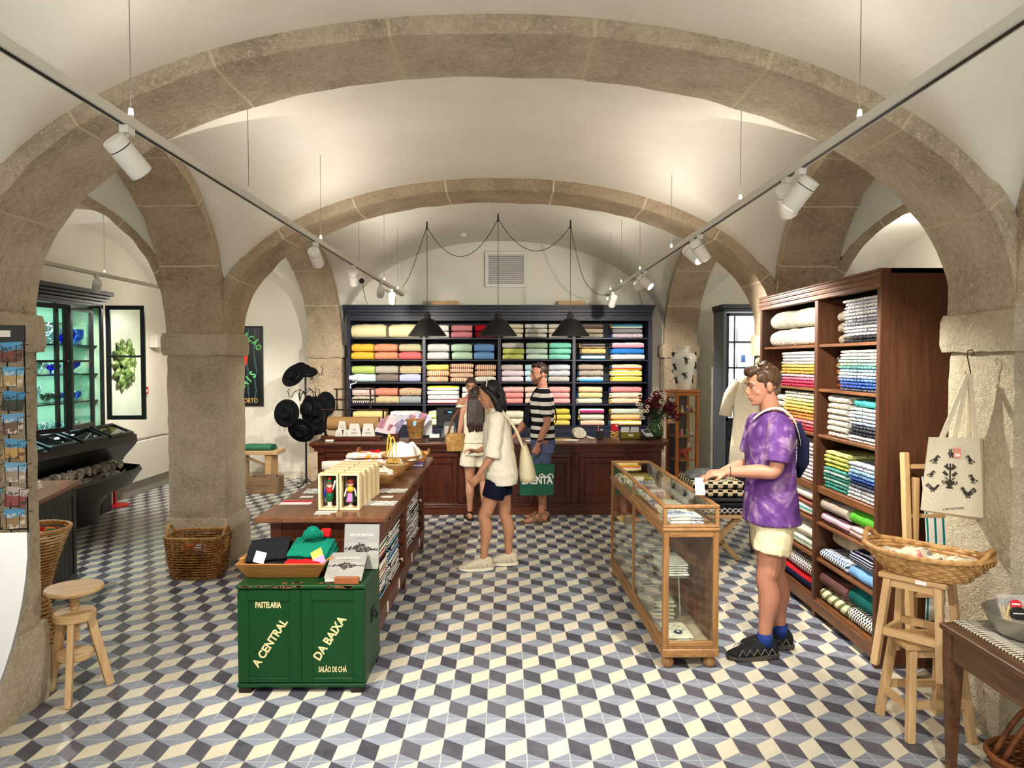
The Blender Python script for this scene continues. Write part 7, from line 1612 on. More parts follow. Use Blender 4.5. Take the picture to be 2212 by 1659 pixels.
CL = [(200, 40, 40), (60, 140, 60), (236, 206, 70), (230, 226, 220), (60, 90, 170), (220, 120, 150)]; CN = ['red', 'green', 'yellow', 'white', 'blue', 'pink']
for z, nme in ((1.168, 'top'), (.854, 'middle')):
    for k in range(7):
        p = QV @ Vector((.06+.033*k, .10+.07*(k % 2), z)); c = k % 6 if z > 1 else (k+3) % 6
        f = thing('clay_figurine', 'small clay figurine dressed in %s, %s from the left on the %s cabinet shelf' % (CN[c], ORD[k], nme), 'figurine', p, 0, 'clay figurines in the cabinet'); s_ = .9+.3*r_.random()
        B().lathe([(0, 0), (.018, 0), (.02, .01), (.012, .045*s_), (.014, .055*s_), (0, .06*s_)], n=12).build('body', plain(CL[c], .5), f, smooth=True); B().ball((0, 0, .068*s_), .012, 10, 8).build('head', plain((222, 176, 146), .5), f, smooth=True)
        B().box(-.022, -.022, -.0, .022, .022, .008, .002).build('base', plain(CL[(c+1) % 6], .5), f)
p = QV @ Vector((.16, .15, .541)); t = thing('clay_ox', 'orange clay ox figure with white horns on the third cabinet shelf', 'figurine', p, -.4); t.scale = (.85, .85, .85); OXM = plain((196, 70, 30), .5); m = B()
m.tube([(-.085, 0, .10), (-.06, 0, .115), (0, 0, .112), (.05, 0, .125), (.075, 0, .15), (.10, 0, .165)], [.025, .042, .04, .044, .034, .022], 12)
for x in (-.06, .045):
    for y in (-.025, .025): m.tube([(x, y, .11), (x+.004, y*1.1, .05), (x, y*1.1, 0)], [.02, .013, .014], 8)
m.tube([(.085, 0, .165), (.115, 0, .16), (.135, 0, .145)], [.028, .025, .016], 10); m.tube([(-.09, 0, .115), (-.11, 0, .08), (-.10, 0, .03)], .006, 6); m.build('body', OXM, t, smooth=True)
m = B()
for s_ in (-1, 1): m.tube([(.09, s_*.015, .185), (.085, s_*.04, .205), (.09, s_*.04, .24), (.095, s_*.025, .265)], [.009, .008, .006, .002], 8)
m.build('horns', PAPER, t, smooth=True)
for k in range(4): m = B(); p = QV @ Vector((.07+.055*k, .12, .311)); m.ball((0, 0, .028), (.024, .02, .028), 10, 8); m.ball((.01, 0, .06), .012, 8, 6); tag(m.build('clay_figurine', plain([(150, 30, 40), (180, 60, 60), (120, 40, 60), (190, 90, 60)][k], .5), None, smooth=True, loc=p), 'dark red clay animal, %s from the left on the low cabinet shelf' % ORD[k], 'figurine', 'clay animals in the cabinet')
p = QV @ Vector((.17, .16, 1.456)); t = thing('swallow_vase', 'tall white ceramic vase with black swallows on the glass cabinet', 'vase', p); VWH = plain((236, 232, 220), .15, .6)
B().lathe([(0, 0), (.085, 0), (.09, .01), (.10, .08), (.135, .25), (.165, .38), (.165, .43), (.14, .475), (.075, .505), (.068, .53), (.085, .565), (.085, .575), (.06, .53), (0, .52)], n=40).build('vase_body', VWH, t, smooth=35)
for k, (a, z, r) in enumerate(((-1.65, .40, .168), (-1.75, .20, .128), (-.55, .34, .16), (-2.75, .32, .155), (-.3, .16, .12), (-2.9, .14, .118), (-.2, .46, .155), (-2.95, .46, .155), (.5, .3, .15), (2.4, .28, .15))):
    q = B(); q.prism([(x*.055, z_*.075) for x, z_ in ((-.9, .35), (-.35, .2), (-.05, .55), (.12, .2), (.9, .3), (.35, .0), (.75, -.75), (.2, -.25), (.05, -.9), (-.08, -.2), (-.35, .05))], .018, 'y', -.004); o = q.build('swallow', SW, t); o.location = (r*math.cos(a), r*math.sin(a), z); o.rotation_euler = (0, .5*(-1)**k*.4, a+PI/2)
# dark cupboard in the right aisle
t = thing('glazed_cupboard', 'tall navy cupboard with lit glass doors in the right aisle', 'cupboard', (2.99, 10.15, 0)); NV2 = plain((24, 28, 40), .45, .4)
w, d, h = .95, .5, 2.62
for x in (0, w-.04): B().box(x, 0, 0, x+.04, d, h-.1).build('side_panel', plain((96, 104, 112), .5) if x == 0 else NV2, t)
B().box(.04, .02, 0, w-.04, d, 1.0).build('lower_body', NV2, t); B().box(.04, d-.02, 1.0, w-.04, d, h-.1).build('back_panel', plain((236, 238, 236), .6), t); m = B().box(-.03, -.03, h-.06, w+.03, d, h, .005).box(-.01, -.012, h-.1, w+.01, d, h-.06, .004); m.build('cornice', NV2, t); B().box(.04, 0, .95, w-.04, d, .99).build('counter_ledge', NV2, t)
panel_door(.05, .46, .06, .74, -.0, NV2, t, 'drawer_door'); panel_door(.48, w-.05, .06, .74, -.0, NV2, t, 'drawer_door'); dr = B().box(.05, -.004, .77, .46, .016, .93, .003).build('drawer', NV2, t); B().box(.20, -.02, .85, .34, -.004, .865, .002).build('handle', plain((190, 190, 186), .3, .5, .9), dr)
for x0, x1 in ((.04, .47), (.48, .91)):
    m = B(); fr = .035; m.box(x0, 0, 1.0, x0+fr, .025, 2.5).box(x1-fr, 0, 1.0, x1, .025, 2.5).box(x0, 0, 1.0, x1, .025, 1.04).box(x0, 0, 2.46, x1, .025, 2.5)
    for z in (1.38, 1.74, 2.1): m.box(x0, .002, z-.01, x1, .022, z+.01)
    m.box((x0+x1)/2-.008-.1, .002, 1.0, (x0+x1)/2+.008-.1, .022, 2.5); dr = m.build('glazed_door', NV2, t); B().box(x0+fr, .01, 1.04, x1-fr, .014, 2.46).build('glass_pane', GLASS, dr)
for z in (1.38, 1.74, 2.1): B().box(.04, .05, z-.012, w-.04, d-.02, z).build('shelf', plain((226, 228, 226), .5), t)
for z in (1.36, 1.72, 2.08, 2.5): lamp('AREA', 'cabinet_light', (2.99+.47, 10.15+.10, z-.01), 7, (.93, 1.0, 1.0), None, (2.99+.47, 10.5, z-.5), .8, sizey=.03)
for k, (x, z) in enumerate(((.09, 1.741), (.26, 1.741), (.09, 1.381), (.26, 1.381), (.09, 2.101), (.26, 2.101), (.1, 1.001), (.27, 1.001))):
    f = thing('packed_linen', 'white wrapped linen packet, %s column of the lit cupboard, %s shelf' % ('left' if x < .2 else 'second', {1.741: 'second', 1.381: 'third', 2.101: 'top', 1.001: 'lowest'}[z]), 'linen packet', (2.99+x, 10.15+.2, z), 0, 'wrapped linen in the lit cupboard'); B().box(0, 0, 0, .155, .2, .27, .01).build('packet', cloth((238, 238, 234)), f); 
    if k == 1: B().box(.05, -.003, .08, .11, .0, .18).build('label', plain((50, 70, 110), .6), f)
# hanging linen dress
t = thing('linen_dress', 'cream linen dress on a hanger by the middle right pier', 'dress', (2.24, 6.72, 1.30)); rg = []
for z, w, dd in ((.40, .05, .03), (.385, .12, .035), (.33, .17, .05), (.22, .165, .055), (.05, .16, .055), (-.2, .185, .06), (-.5, .215, .065)): rg.append([(w*math.cos(2*PI*k/20)+.006*math.sin(5*k), (dd+.012*math.sin(k*2.5+z*4))*math.sin(2*PI*k/20), z) for k in range(20)])
m = B(); m.rings(rg); m.build('dress_body', C((226, 214, 186)), t, smooth=True, fix=True)
for s_ in (-1, 1): m = B(); m.tube([(s_*.13, 0, .35), (s_*.20, 0, .22), (s_*.24, 0, .03)], [.05, .055, .06], 12, ry=[.03, .035, .035]); m.build('sleeve', C((226, 214, 186)), t, smooth=True)
m = B(); m.tube([(-.15, 0, .36), (0, 0, .42), (.15, 0, .36)], .007, 6); m.tube([(0, 0, .42), (0, 0, .47), (.03, 0, .50), (.06, 0, .53), (.09, 0, .52)], .004, 6); m.build('hanger', plain((90, 84, 76), .4, .5, .6), t)
o = B().tube([(2.40, 6.72, 1.83), (2.32, 6.72, 1.83), (2.31, 6.72, 1.85)], .006, 6).build('wall_hook', BLACK, None); tag(o, 'small black wall hook holding the linen dress', 'hook')
t = thing('wall_switch', 'small white switch box on the wall right of the navy bookcase', 'switch', (2.19, BWY-.035, 2.05)); B().box(-.03, 0, 0, .03, .035, .09, .004).build('case', WHITE, t); B().box(-.012, -.004, .025, .012, .0, .065, .002).build('rocker', PAPER, t)
# ------------------------------------------------------------------ people
def skinmat(c, name):
    g = G(name, .5, .35); n = g.noise(40, 3); k = lin(c); g.col(g.mix(n, tuple(v*.9 for v in k[:3])+(1,), k)); g.p.inputs['Subsurface Weight'].default_value = .08; g.p.inputs['Subsurface Radius'].default_value = (.02, .008, .004); return g.mat
CLOUD = bpy.data.textures.new('cloth_folds', 'CLOUDS'); CLOUD.noise_scale = .09
def blob(m, name, mat, parent, vox=.006, it=4, disp=0.0):
    o = m.build(name, mat, parent, smooth=True)
    r = o.modifiers.new('remesh', 'REMESH'); r.mode = 'VOXEL'; r.voxel_size = vox; r.use_smooth_shade = True
    if it: q = o.modifiers.new('smooth', 'SMOOTH'); q.factor = .5; q.iterations = it
    if disp: d = o.modifiers.new('folds', 'DISPLACE'); d.texture = CLOUD; d.strength = disp; d.mid_level = .5; d.texture_coords = 'LOCAL'
    return o
def V3(*a): return Vector(a)
def sect(m, secs, n=24, p=2.3):         # loft of (centre x, y, z, half depth, half width)
    rg = []
    for cx, cy, z, a, b_ in secs:
        r = []
        for k in range(n):
            q = 2*PI*k/n; c, s_ = math.cos(q), math.sin(q); r.append((cx+a*math.copysign(abs(c)**(2/p), c), cy+b_*math.copysign(abs(s_)**(2/p), s_), z))
        rg.append(r)
    m.rings(rg)
def limb(m, pts, rad, n=14):            # rounded tapered limb
    P = [Vector(p) for p in pts]; q = []; rr = []
    for i in range(len(P)-1):
        p0, p1, p2, p3 = P[max(i-1, 0)], P[i], P[i+1], P[min(i+2, len(P)-1)]
        for k in range(6): u = k/6; q.append(.5*((2*p1)+(p2-p0)*u+(2*p0-5*p1+4*p2-p3)*u*u+(3*p1-p0-3*p2+p3)*u**3)); rr.append(rad[i]+(rad[i+1]-rad[i])*(u*u*(3-2*u)))
    q.append(P[-1]); rr.append(rad[-1]); m.tube(q, rr, n)
def hand(m, W_, D, N, side, curl, s=1.0, spread=.10):
    D = Vector(D).normalized(); N = Vector(N); N = (N-D*N.dot(D)).normalized(); L = D.cross(N)*side
    pc = lambda d, l, n_=0: W_+D*d*s+L*l*s+N*n_*s
    m.tube([pc(-.02, 0), pc(.01, .0), pc(.05, .002), pc(.085, .002), pc(.095, .002)], [.024*s, .029*s, .040*s, .041*s, .036*s], 14, ry=[.020*s, .017*s, .015*s, .013*s, .010*s], up=L)
    for i, (l, ln) in enumerate(((.031, .064), (.0105, .074), (-.010, .070), (-.030, .056))):
        c = curl*(1+.12*i) if not isinstance(curl, (list, tuple)) else curl[i]; p = pc(.088-.004*abs(i-1), l); pts = [pc(.06, l*.95), p]; a = 0; d0 = (D+L*(spread*(1.5-i)*.5)).normalized()
        for sg, f in ((.45, .8), (.31, 1.1), (.24, .9)):
            a += c*f; p = p+(d0*math.cos(a)+N*math.sin(a))*ln*sg*s; pts.append(p)
        m.tube(pts, [.0092*s, .0092*s, .0086*s, .0078*s, .006*s], 9)
    b0 = pc(.022, .030); m.tube([pc(.005, .014), b0, pc(.052, .052, .016), pc(.080, .050, .030)], [.015*s, .013*s, .0105*s, .008*s], 9)
def headshape(m):
    sect(m, [(.058, 0, -.117, .022, .02), (.050, 0, -.108, .038, .034), (.036, 0, -.085, .056, .048), (.022, 0, -.05, .072, .060), (.010, 0, -.01, .086, .069), (.0, 0, .03, .097, .074), (-.004, 0, .065, .096, .074), (-.006, 0, .095, .078, .062), (-.008, 0, .113, .045, .036), (-.008, 0, .118, .015, .012)], 20, 2.1)
    m.ball((-.022, 0, .03), (.088, .076, .082), 18, 12)
    m.tube([(.090, 0, .022), (.102, 0, .0), (.114, 0, -.022), (.109, 0, -.034), (.09, 0, -.036)], [.008, .0085, .0105, .0125, .008], 10)
    for s_ in (-1, 1): m.tube([(.076, s_*.052, .018), (.092, s_*.03, .03), (.096, s_*.008, .026)], [.009, .011, .008], 8); m.ball((.056, s_*.036, -.03), (.026, .026, .028), 10, 8); m.tube([(.074, s_*.048, .010), (.088, s_*.032, .0165), (.088, s_*.016, .012)], [.006, .0075, .006], 8); m.tube([(.074, s_*.046, -.010), (.086, s_*.031, -.0125), (.086, s_*.017, -.008)], [.005, .0055, .005], 8); m.ball((-.008, s_*.077, -.008), (.02, .009, .032), 10, 8); m.ball((-.004, s_*.072, -.03), (.01, .009, .012), 8, 6)
    m.tube([(.088, -.022, -.062), (.101, 0, -.058), (.088, .022, -.062)], [.006, .009, .006], 8); m.tube([(.086, -.018, -.072), (.098, 0, -.071), (.086, .018, -.072)], [.006, .009, .006], 8); m.ball((.078, 0, -.1), (.018, .022, .016), 10, 8)
def foot(m, A, d, s=1.0):               # bare foot below ankle A pointing along d
    d = Vector(d).normalized(); z = Vector((0, 0, 1)); q = lambda a, h: Vector((A.x, A.y, 0))+d*a*s+z*h*s; l = d.cross(z)
    m.tube([q(-.055, .03), q(-.03, .045), q(.02, .055), (q(.08, .045)), q(.14, .03), q(.185, .022), q(.205, .018)], [.024*s, .033*s, .034*s, .038*s, .043*s, .038*s, .02*s], 14, ry=[.028*s, .043*s, .05*s, .038*s, .026*s, .018*s, .012*s], up=l)
def person(label, loc, rz, H, skin, P, vox=.006):
    t = thing('person', label, 'person', loc, rz); s = H/1.80; m = B(); f = P.get('f', 0)
    hw, sw, wa = (1.04, .86, .88) if f else (1, 1, 1); lean = P.get('lean', 0.0); X = lambda z: lean*max(0, z-.9)
    sect(m, [(X(z)+cx, 0, z*s, a*s, b_*s) for z, a, b_, cx in ((.84, .07, .12*hw, 0), (.88, .11, .160*hw, -.005), (.95, .125, .172*hw, -.012), (1.03, .112, .160*hw, -.004), (1.11, .100*wa, .142*wa, .002), (1.22, .108*wa, .152*wa, .0), (1.33, .118*(wa+.06*f), .17*sw, .0), (1.42, .105, .178*sw, -.008), (1.475, .075, .15*sw, -.014), (1.51, .058, .085, -.016), (1.55, .052, .056, -.01))])
    hd = Vector(P['head']); limb(m, [(X(1.48)-.016, 0, 1.47*s), ((X(1.5)+hd.x)*.5-.02, hd.y*.5, (1.47*s+hd.z-.06)*.5), (hd.x-.018, hd.y, hd.z-.045)], [.066*s, .059*s if not f else .049*s, .057*s if not f else .048*s], 16)
    MH = Matrix.Translation(hd) @ Matrix.Rotation(P.get('yaw', 0), 4, 'Z') @ Matrix.Rotation(P.get('pitch', .1), 4, 'Y') @ Matrix.Scale(s*.98 if not f else s*1.02, 4)
    m.M = MH; headshape(m); m.M = None
    for i, sd in ((0, 1), (1, -1)):
        S_, E, Wr = (Vector(v) for v in P['arms'][i][:3]); k = .84 if f else 1
        limb(m, [S_+V3(0, -sd*.05*s, .015), S_, S_.lerp(E, .5)+V3(-.004, sd*.004, 0), E, E.lerp(Wr, .35), Wr], [.05*s*k, .056*s*k, .047*s*k, .040*s*k, .043*s*k, .027*s*k])
        hand(m, Wr, P['arms'][i][3], P['arms'][i][4], P['arms'][i][6] if len(P['arms'][i]) > 6 else sd, P['arms'][i][5], s*(.92 if f else 1.0))
        Hp, K, A = (Vector(v) for v in P['legs'][i][:3]); k = P.get('lk', 1.05)
        limb(m, [Hp+V3(0, 0, .04), Hp+(K-Hp)*.25, K+(Hp-K)*.2, K+V3(.008, 0, 0), K.lerp(A, .3)+V3(-.016, 0, 0), K.lerp(A, .72)+V3(-.004, 0, 0), A], [.092*s*k, .086*s*k, .062*s*k, .054*s*k, .057*s*k, .038*s*k, .033*s*k]); foot(m, A-V3(0, 0, 0), P['legs'][i][3], s*(.93 if f else 1.02)) if A.z < .14 else None
    blob(m, 'body', skin, t, vox, 5)
    def put(name, mat, mm, vx=.006, it=3, disp=0): return blob(mm, name, mat, t, vx, it, disp)
    for sd in (-1, 1):
        m = B(); m.M = MH; m.ball((.0795, sd*.032, .002), (.0115, .0125, .0085), 12, 8); e = m.build('eye', plain((226, 220, 212), .25, .5), t, smooth=True); m = B(); m.M = MH; m.ball((.0865, sd*.034, .002), (.0055, .0075, .0068), 10, 6); m.build('iris', plain((42, 28, 20), .2, .5), e, smooth=True)
        m = B(); m.M = MH; m.tube([(.083, sd*.052, .023), (.1, sd*.03, .033), (.104, sd*.012, .028)], [.003, .005, .004], 6); m.build('eyebrow', P['hair'], t, smooth=True)
    m = B(); m.M = MH; m.tube([(.090, -.020, -.063), (.1055, 0, -.0595), (.090, .020, -.063)], [.002, .0045, .002], 8); m.tube([(.088, -.017, -.071), (.1025, 0, -.0715), (.088, .017, -.071)], [.002, .005, .002], 8); m.build('lips', P['lips'], t, smooth=True)
    return t, MH, s, put
def shoe(t, A, d, up, sole, s=1.0, accents=None, ank=.118, name='shoe', laces=None):
    d = Vector(d).normalized(); l = Vector((-d.y, d.x, 0)); Z = Vector((0, 0, 1)); q = lambda a, b_, h: Vector((A.x, A.y, 0))+d*a*s+l*b_*s+Z*h
    m = B(); rg = []
    for a, w, z0, z1 in ((-.075, .022, .03, .09), (-.06, .036, .02, ank), (-.02, .040, .018, ank+.005), (.03, .044, .018, ank-.008), (.08, .048, .018, .096), (.13, .051, .018, .074), (.175, .046, .020, .055), (.205, .032, .024, .046), (.218, .014, .03, .038)):
        rg.append([q(a, w*math.copysign(abs(math.cos(2*PI*k/16))**.8, math.cos(2*PI*k/16)), (z0+z1)/2+(z1-z0)/2*math.copysign(abs(math.sin(2*PI*k/16))**.8, math.sin(2*PI*k/16))) for k in range(16)])
    m.rings(rg); o = m.build(name, up, t, smooth=True)
    m = B(); rg = []
    for a, w, h in ((-.085, .02, .03), (-.07, .040, .034), (.0, .046, .030), (.08, .052, .026), (.14, .056, .026), (.19, .046, .028), (.222, .016, .034)): rg.append([q(a, -w, .004 if -.07 < a < .19 else .012), q(a, w, .004 if -.07 < a < .19 else .012), q(a, w*1.02, h), q(a, -w*1.02, h)])
    m.rings(rg); m.build('sole', sole, o, smooth=50)
    if accents:
        for sd in (-1, 1):
            m = B(); m.tube([q(-.05+.022*k, sd*(.044+.0006*k), .074 if k % 2 else .034) for k in range(11)], .003, 5); m.build('side_trim', accents, o)
    m = B()
    for k in range(4): m.tube([q(.045+.022*k, -.022, .103-.011*k), q(.045+.022*k, .022, .103-.011*k)], .003, 5)
    m.build('laces', laces or sole, o); return o
def sandal(t, A, d, mat, sole, s=1.0, straps=((.03, .062), (.105, .055)), w=.022):
    d = Vector(d).normalized(); l = Vector((-d.y, d.x, 0)); Z = Vector((0, 0, 1)); q = lambda a, b_, h: Vector((A.x, A.y, 0))+d*a*s+l*b_*s+Z*h
    out = [(-.075, .0), (-.06, .03), (0, .038), (.08, .044), (.15, .048), (.2, .036), (.222, 0)]; pts = [q(a, b_, 0) for a, b_ in out]+[q(a, -b_, 0) for a, b_ in out[1:-1]][::-1]
    n = len(pts); m = B(); m.add([p+Z*.001 for p in pts]+[p+Z*.022 for p in pts], [tuple(range(n-1, -1, -1)), tuple(range(n, 2*n))]+[(i, (i+1) % n, n+(i+1) % n, n+i) for i in range(n)]); o = m.build('sandal', sole, t)
    m = B()
    for a, h in straps: m.tube([q(a, .048*math.cos(PI*k/10), .018+(h+.03)*math.sin(PI*k/10)**.8) for k in range(11)], w*.5, 8, ry=.003, up=d)
    m.build('strap', mat, o); return o
def hairmat(c1, c2, rough=.45):
    g = G('hair_'+str(c1[0]), rough, .35); x, y, z = g.xyz(); n = g.noise(1.0, 2, g.vec(x*150.0, y*150.0, z*9.0)); g.col(g.ramp(n, [(.35, lin(c2)), (.65, lin(c1))])); g.bump(n, .35, .004); return g.mat
HB = hairmat((84, 58, 38), (40, 26, 17)); HK = hairmat((20, 18, 18), (9, 8, 8), .5); HD = hairmat((62, 42, 32), (26, 18, 14))
def cr(pts, n=6):
    P = [Vector(p) for p in pts]; q = []
    for i in range(len(P)-1):
        p0, p1, p2, p3 = P[max(i-1, 0)], P[i], P[i+1], P[min(i+2, len(P)-1)]
        for k in range(n): u = k/n; q.append(.5*((2*p1)+(p2-p0)*u+(2*p0-5*p1+4*p2-p3)*u*u+(3*p1-p0-3*p2+p3)*u**3))
    return q+[P[-1]]
def locks(m, MH, roots, seed, r=.012, n=40, L=.05, dirv=(1, 0, .2)):
    rr = random.Random(seed)
    for k in range(n):
        th = rr.uniform(0, 2*PI); ph = rr.uniform(.15, 1.2); p = Vector((-.02+.095*math.sin(ph)*math.cos(th), .078*math.sin(ph)*math.sin(th), .035+.085*math.cos(ph)))
        if p.x > .07 and p.z < .06: continue
        d = (Vector(dirv)+Vector((rr.uniform(-.5, .5), rr.uniform(-.6, .6), rr.uniform(-.3, .5)))).normalized(); m.tube([p, p+d*L*.5+Vector((0, 0, .008)), p+d*L*.9], [r, r, r*.65], 6)
# -- man in the purple shirt
SK1 = skinmat((182, 126, 101), 'skin_a'); LIP = plain((150, 82, 74), .5)
loc = (1.635, 4.545, 0)
t, MH, s, put = person('man in a purple tie dye shirt and cream shorts reaching over the glass showcase', loc, PI, 1.80, SK1, dict(head=(.045, 0, 1.685), pitch=.16, yaw=.05, hair=HB, lips=LIP,
    arms=[((.005, .185, 1.43), (.055, .235, 1.185), (.315, .135, 1.165), (.96, -.1, -.10), (.15, -.35, -1), .42), ((.01, -.185, 1.43), (.06, -.22, 1.17), (.30, -.14, 1.10), (1, .1, -.1), (0, .3, -1), .5)],
    legs=[((0, .085, .90), (.035, .085, .49), (.05, .078, .105), (1, .10, 0)), ((-.03, -.085, .90), (-.075, -.08, .49), (-.10, -.075, .105), (1, -.08, 0))], lk=1.16), .0048)
m = B(); m.M = MH; m.ball((-.028, 0, .045), (.094, .083, .088), 18, 12); m.tube([(.075, -.045, .09), (.088, 0, .1), (.075, .045, .09)], [.022, .028, .022], 10); m.tube([(-.055, -.045, -.03), (-.06, 0, -.04), (-.055, .045, -.03)], [.038, .046, .038], 10); [(m.ball((.02, sd*.066, .056), (.046, .016, .034), 10, 8), m.ball((.012, sd*.073, .012), (.012, .007, .028), 8, 6)) for sd in (-1, 1)]; m.tube([(.05, -.05, .085), (.078, -.02, .108), (.07, .02, .112), (.045, .05, .1)], [.022, .028, .028, .02], 10); locks(m, MH, None, 1, .013, 34, .045, (.6, .2, .3)); put('hair', HB, m, .006, 2)
g = G('tie_dye', .9, .1); n = g.noise(4.2, 4.0, dist=1.6); n2 = g.noise(18, 3); g.col(g.ramp(n*.8+n2*.25, [(.36, lin((74, 42, 100))), (.54, lin((104, 66, 130))), (.63, lin((154, 124, 158))), (.74, lin((188, 170, 184)))])); g.bump(g.noise(150, 2), .15, .003); TIE = g.mat
m = B(); sect(m, [(-.015, 0, .838, .168, .214), (-.01, 0, .90, .160, .209), (-.005, 0, 1.05, .144, .197), (.0, 0, 1.2, .138, .192), (.0, 0, 1.33, .140, .196), (-.006, 0, 1.42, .124, .198), (-.012, 0, 1.475, .094, .165), (-.014, 0, 1.515, .070, .10), (-.012, 0, 1.53, .062, .068)]); limb(m, [(-.0, .13, 1.44), (.005, .19, 1.425), (.028, .222, 1.33), (.045, .238, 1.235)], [.07, .078, .076, .074]); limb(m, [(.0, -.13, 1.44), (.01, -.19, 1.425), (.03, -.215, 1.33), (.05, -.225, 1.235)], [.07, .078, .074, .072]); put('t_shirt', TIE, m, .008, 4, .014)
KH = cloth((222, 208, 172), (206, 190, 152), scale=120)
m = B(); sect(m, [(-.012, 0, .80, .136, .184), (-.012, 0, .88, .134, .182), (-.01, 0, .94, .122, .168)]); limb(m, [(-.01, .078, .86), (.002, .092, .77), (.02, .094, .665)], [.098, .114, .117]); limb(m, [(-.02, -.078, .86), (-.028, -.092, .77), (-.042, -.092, .665)], [.098, .112, .116]); put('shorts', KH, m, .008, 3, .018)
SHB = cloth((40, 40, 44), (20, 20, 22)); SOL = plain((70, 64, 58), .7); GRA = plain((140, 128, 112), .6); SOCK = cloth((40, 60, 128))
for A, d in ((V3(.05, .078, 0), (1, .10, 0)), (V3(-.10, -.075, 0), (1, -.08, 0))): shoe(t, A, d, SHB, SOL, 1.08, GRA); m = B(); m.tube([A+V3(-.005, 0, .08), A+V3(-.005, 0, .155)], [.048, .046], 14); m.build('sock', SOCK, t, smooth=True)
m = B(); m.tube([(.292+.027*math.cos(a*PI/8)*.2, .142+.031*math.cos(a*PI/8), 1.167+.031*math.sin(a*PI/8)) for a in range(16)], .002, 5, closed=True); m.build('bracelet', BLACK, t)
b_ = thing('sling_bag', 'navy sling bag with a cream strap on the back of the purple shirted man', 'bag', (loc[0], loc[1], 1.1), PI)
m = B(); m.tube(cr([(.10, -.02, 1.475-1.1), (.05, .06, 1.535-1.1), (-.03, .095, 1.545-1.1), (-.11, .10, 1.475-1.1), (-.165, .08, 1.32-1.1), (-.185, .0, 1.12-1.1)]), .013, 8, ry=.004, up=(0, 1, 0)); m.build('strap', cloth((220, 208, 186)), b_, smooth=True)
m = B(); m.tube([(-.135, .08, .36), (-.18, .07, .24), (-.192, .04, .12), (-.175, 0, .02)], [.05, .062, .06, .03], 14, ry=[.015, .028, .03, .015], up=(0, 1, 0)); m.build('bag_body', cloth((36, 38, 66)), b_, smooth=True)
hp_ = Matrix.Translation(loc) @ Matrix.Rotation(PI, 4, 'Z') @ Vector((.462, .108, 1.02))
o = B().hexa([(-.03, -.002, 0), (.03, -.002, 0), (.03, .002, 0), (-.03, .002, 0), (-.035, -.002, .105), (.022, -.002, .105), (.022, .002, .105), (-.035, .002, .105)]).build('white_card', PAPER, None, loc=hp_); tag(o, 'white card held over the showcase by the man in purple', 'card')
# -- woman walking
SK2 = skinmat((182, 130, 98), 'skin_b')
loc = (-.085, 6.45, 0)
t, MH, s, put = person('woman with black hair in a cream linen shirt and navy shorts walking left', loc, PI, 1.66, SK2, dict(f=1, lean=.03, head=(.075, 0, 1.545), pitch=.22, yaw=.02, hair=HK, lips=plain((170, 92, 86), .45),
    arms=[((.02, .15, 1.325), (.035, .21, 1.06), (.175, .215, .855), (.55, -.1, -.8), (.1, -1, .1), .3), ((.03, -.15, 1.325), (.03, -.19, 1.08), (.2, -.13, 1.02), (.7, .2, .2), (0, .4, -1), .5)],
    legs=[((.01, .08, .83), (.12, .085, .475), (.13, .085, .10), (1, .05, 0)), ((-.01, -.08, .83), (-.06, -.08, .46), (-.09, -.075, .10), (1, -.1, 0))]), .005)
m = B(); m.M = MH; m.ball((-.028, 0, .04), (.096, .086, .092), 18, 12); m.ball((.022, 0, .072), (.062, .074, .055), 14, 10)
for sd in (-1, 1): m.tube([(.055, sd*.05, .085), (.028, sd*.078, .045), (-.012, sd*.088, .0), (-.04, sd*.085, -.07), (-.05, sd*.075, -.16), (-.045, sd*.06, -.21)], [.022, .024, .028, .038, .036, .02], 10)
m.tube([(-.06, 0, .05), (-.098, 0, -.03), (-.095, 0, -.12), (-.085, 0, -.20)], [.06, .065, .06, .035], 12, ry=[.06, .045, .04, .025], up=(0, 1, 0)); put('hair', HK, m, .006, 3)
m = B(); m.M = MH; m.tube([(.02, -.085, .08), (.0, -.05, .128), (-.005, 0, .138), (.0, .05, .128), (.02, .085, .08)], .006, 8); m.build('hair_clip', plain((210, 206, 200), .3, .5), t, smooth=True)
LINN = cloth((226, 220, 202), (212, 204, 184), scale=150)
m = B(); sect(m, [(-.03, 0, .755, .135, .19), (-.02, 0, .85, .15, .205), (-.005, 0, 1.0, .142, .2), (.008, 0, 1.15, .13, .188), (.015, 0, 1.26, .12, .172), (.014, 0, 1.33, .10, .16), (.012, 0, 1.375, .075, .115), (.018, 0, 1.405, .06, .066), (.024, 0, 1.425, .06, .062)]); limb(m, [(.015, .1, 1.335), (.02, .15, 1.32), (.03, .19, 1.19), (.05, .212, 1.03)], [.062, .07, .068, .062]); limb(m, [(.02, -.1, 1.335), (.03, -.15, 1.32), (.03, -.18, 1.2), (.05, -.19, 1.07)], [.062, .07, .066, .06]); m.tube([(.042, .208, 1.07), (.055, .214, 1.01)], [.07, .07], 14); put('shirt', LINN, m, .008, 4, .024)
NVF = cloth((18, 20, 42), (10, 12, 28)); m = B(); sect(m, [(-.005, 0, .74, .122, .172), (-.005, 0, .84, .128, .176), (.0, 0, .92, .11, .16)]); limb(m, [(.01, .08, .8), (.03, .083, .72), (.05, .085, .64)], [.100, .100, .098]); limb(m, [(-.01, -.08, .8), (-.02, -.082, .72), (-.03, -.083, .64)], [.100, .100, .098]); put('shorts', NVF, m, .007, 3, .006)
SHC = cloth((206, 196, 172), (180, 168, 144)); SOC = plain((226, 218, 196), .7)
for A, d in ((V3(.13, .085, 0), (1, .05, 0)), (V3(-.09, -.075, 0), (1, -.1, 0))): shoe(t, A, d, SHC, SOC, 1.02, SOC)
